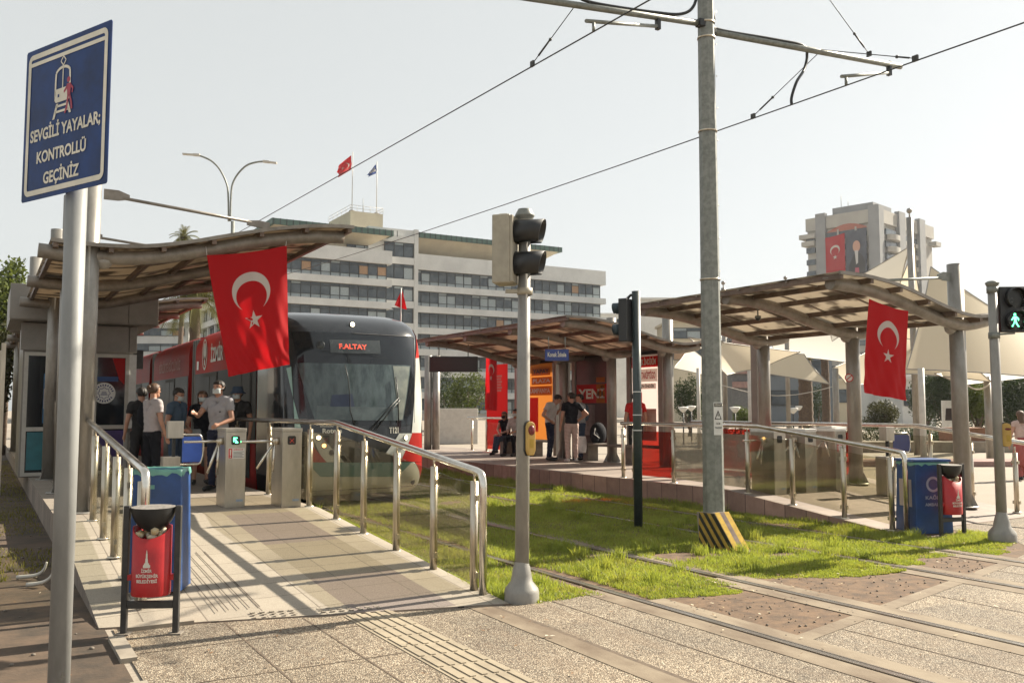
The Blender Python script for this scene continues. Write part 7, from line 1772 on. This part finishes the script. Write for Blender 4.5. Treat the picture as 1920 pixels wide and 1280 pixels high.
sail('white sail stretched behind the two middle canopy posts', [(1440, 640, 46), (1590, 610, 48), (1625, 684, 46), (1450, 664, 44)], 'sailwhite')
sail('white sail low behind the shelter end, left of the tall mast', [(1262, 690, 44), (1292, 650, 46), (1345, 690, 46), (1330, 706, 44)], 'sailwhite')
sail('pale sail behind the second canopy post', [(1560, 690, 40), (1625, 660, 42), (1640, 720, 42), (1590, 724, 40)])
# sagging wires under the right canopy
for (x0, y0, x1, y1, d, lab) in ((1354, 722, 1560, 725, 33, 'thin sagging wire behind the canopy posts'), (1856, 720, 1805, 714, 29.5, 'looped rope tied to the short mast left of the signal')):
    a, b = PD(x0, y0, d), PD(x1, y1, d); mb = MB(); mb.tube([a.lerp(b, u/12)-UP*(.35 if x0 < 1800 else .22)*math.sin(math.pi*u/12) for u in range(13)], .014 if x0 < 1800 else .025, 5); tag(mb.build('rope', 'offwhite'), lab, 'rope')
# glass fence at the far left of the near platform
t = thing('fence', (.5, 24, 0), 'glazed fence with steel posts at the far left behind the kiosk', 'fence')
for k in range(5): y = 20.6+k*2.6; MB().box((.30, y-.04, .0), (.38, y+.04, 3.0)).build('post', 'steel', t); MB().box((.33, y+.1, .3), (.345, y+2.5, 2.9)).build('glass_pane', 'pane', t)
for px_, lb in ((803, 'canopy post at the far end of the far platform, touching the tram outline'), (818, 'canopy post at the far end of the far platform, left of the display board')):
    b = PD(px_, 700, 30.5); t = MB().tube([(b.x, b.y, 0), (b.x, b.y, 3.5)], .13, 14).build('canopy_post', 'canopy_pole'); tag(t, lb, 'post', 'posts at the far end of the far platform')
# dry leaves and crumbs along the edge of the lawn and in the dirt
mb = MB(); rs = random.Random(11)
for i in range(900):
    r = rs.random()
    if r < .45: x = rs.uniform(4.1, 9.8); x += .0; y = fy(x)+rs.gauss(1.25, .45) if x > 5.1 else rs.gauss(6.9, .15)
    elif r < .7: x = rs.uniform(.95, 9.5); y = rs.uniform(3.2, 7.0)
    elif r < .85: x = rs.uniform(-3, .85); y = rs.uniform(4, 12)
    else: x = rs.uniform(9.9, 11.9); y = rs.uniform(6.2, 7.6)
    if any(abs(x-q) < .1 for q in (5.055, 6.455, 8.505, 9.905)): continue
    a_ = rs.uniform(0, 6.28); L = rs.uniform(.008, .024); W = L*rs.uniform(.3, .6); z = .018+rs.random()*.01; c, s_ = math.cos(a_), math.sin(a_)
    mb.add([(x-c*L, y-s_*L, z), (x+s_*W, y-c*W, z+.004), (x+c*L, y+s_*L, z+rs.uniform(0, .01)), (x-s_*W, y+c*W, z+.003)], [(0, 1, 2, 3)], 0 if rs.random() < .7 else 1)
tag(mb.build('dry_leaves', [M.setdefault('dryleaf', mat('dry_leaf', (.22, .12, .05), (.10, .055, .03), .8, ns=40)), 'paper'], fixn=False), kind='stuff')
# broken pipe pieces lying in the weeds left of the ramp
for k, (lab, dx) in enumerate((('bent pale branch on the grass left of the sign post, upper one', 0), ('bent pale branch on the grass left of the sign post, lower one', 1))):
    p = PZ(62, 1082+dx*14, .03); pts = [p+RT*(-.16+.10*dx), p+RT*(.02+.06*dx)+UP*.02, p+RT*(.10+.06*dx)+UP*.07, p+RT*(.13+.06*dx)+UP*.15]
    tag(MB().tube(sm3(pts, 4), [.022-.0010*i for i in range(13)], 8).build('branch', 'offwhite'), lab, 'branch', 'bent pale branches on the grass')
# ============================================================ SUMMER HAZE
mb = MB(); mb.box((-260, -60, -1.0), (330, 330, 60))
hz = mb.build('haze', []); tag(hz, kind='stuff')
hm, hnt, hb = newmat('haze_air'); hnt.nodes.remove(hb); pv = hnt.nodes.new('ShaderNodeVolumePrincipled'); pv.inputs['Density'].default_value = .0002; pv.inputs['Color'].default_value = (.93, .95, 1, 1); pv.inputs['Anisotropy'].default_value = .3
hnt.links.new(pv.outputs[0], hnt.nodes['Material Output'].inputs['Volume']); hz.data.materials.append(hm)
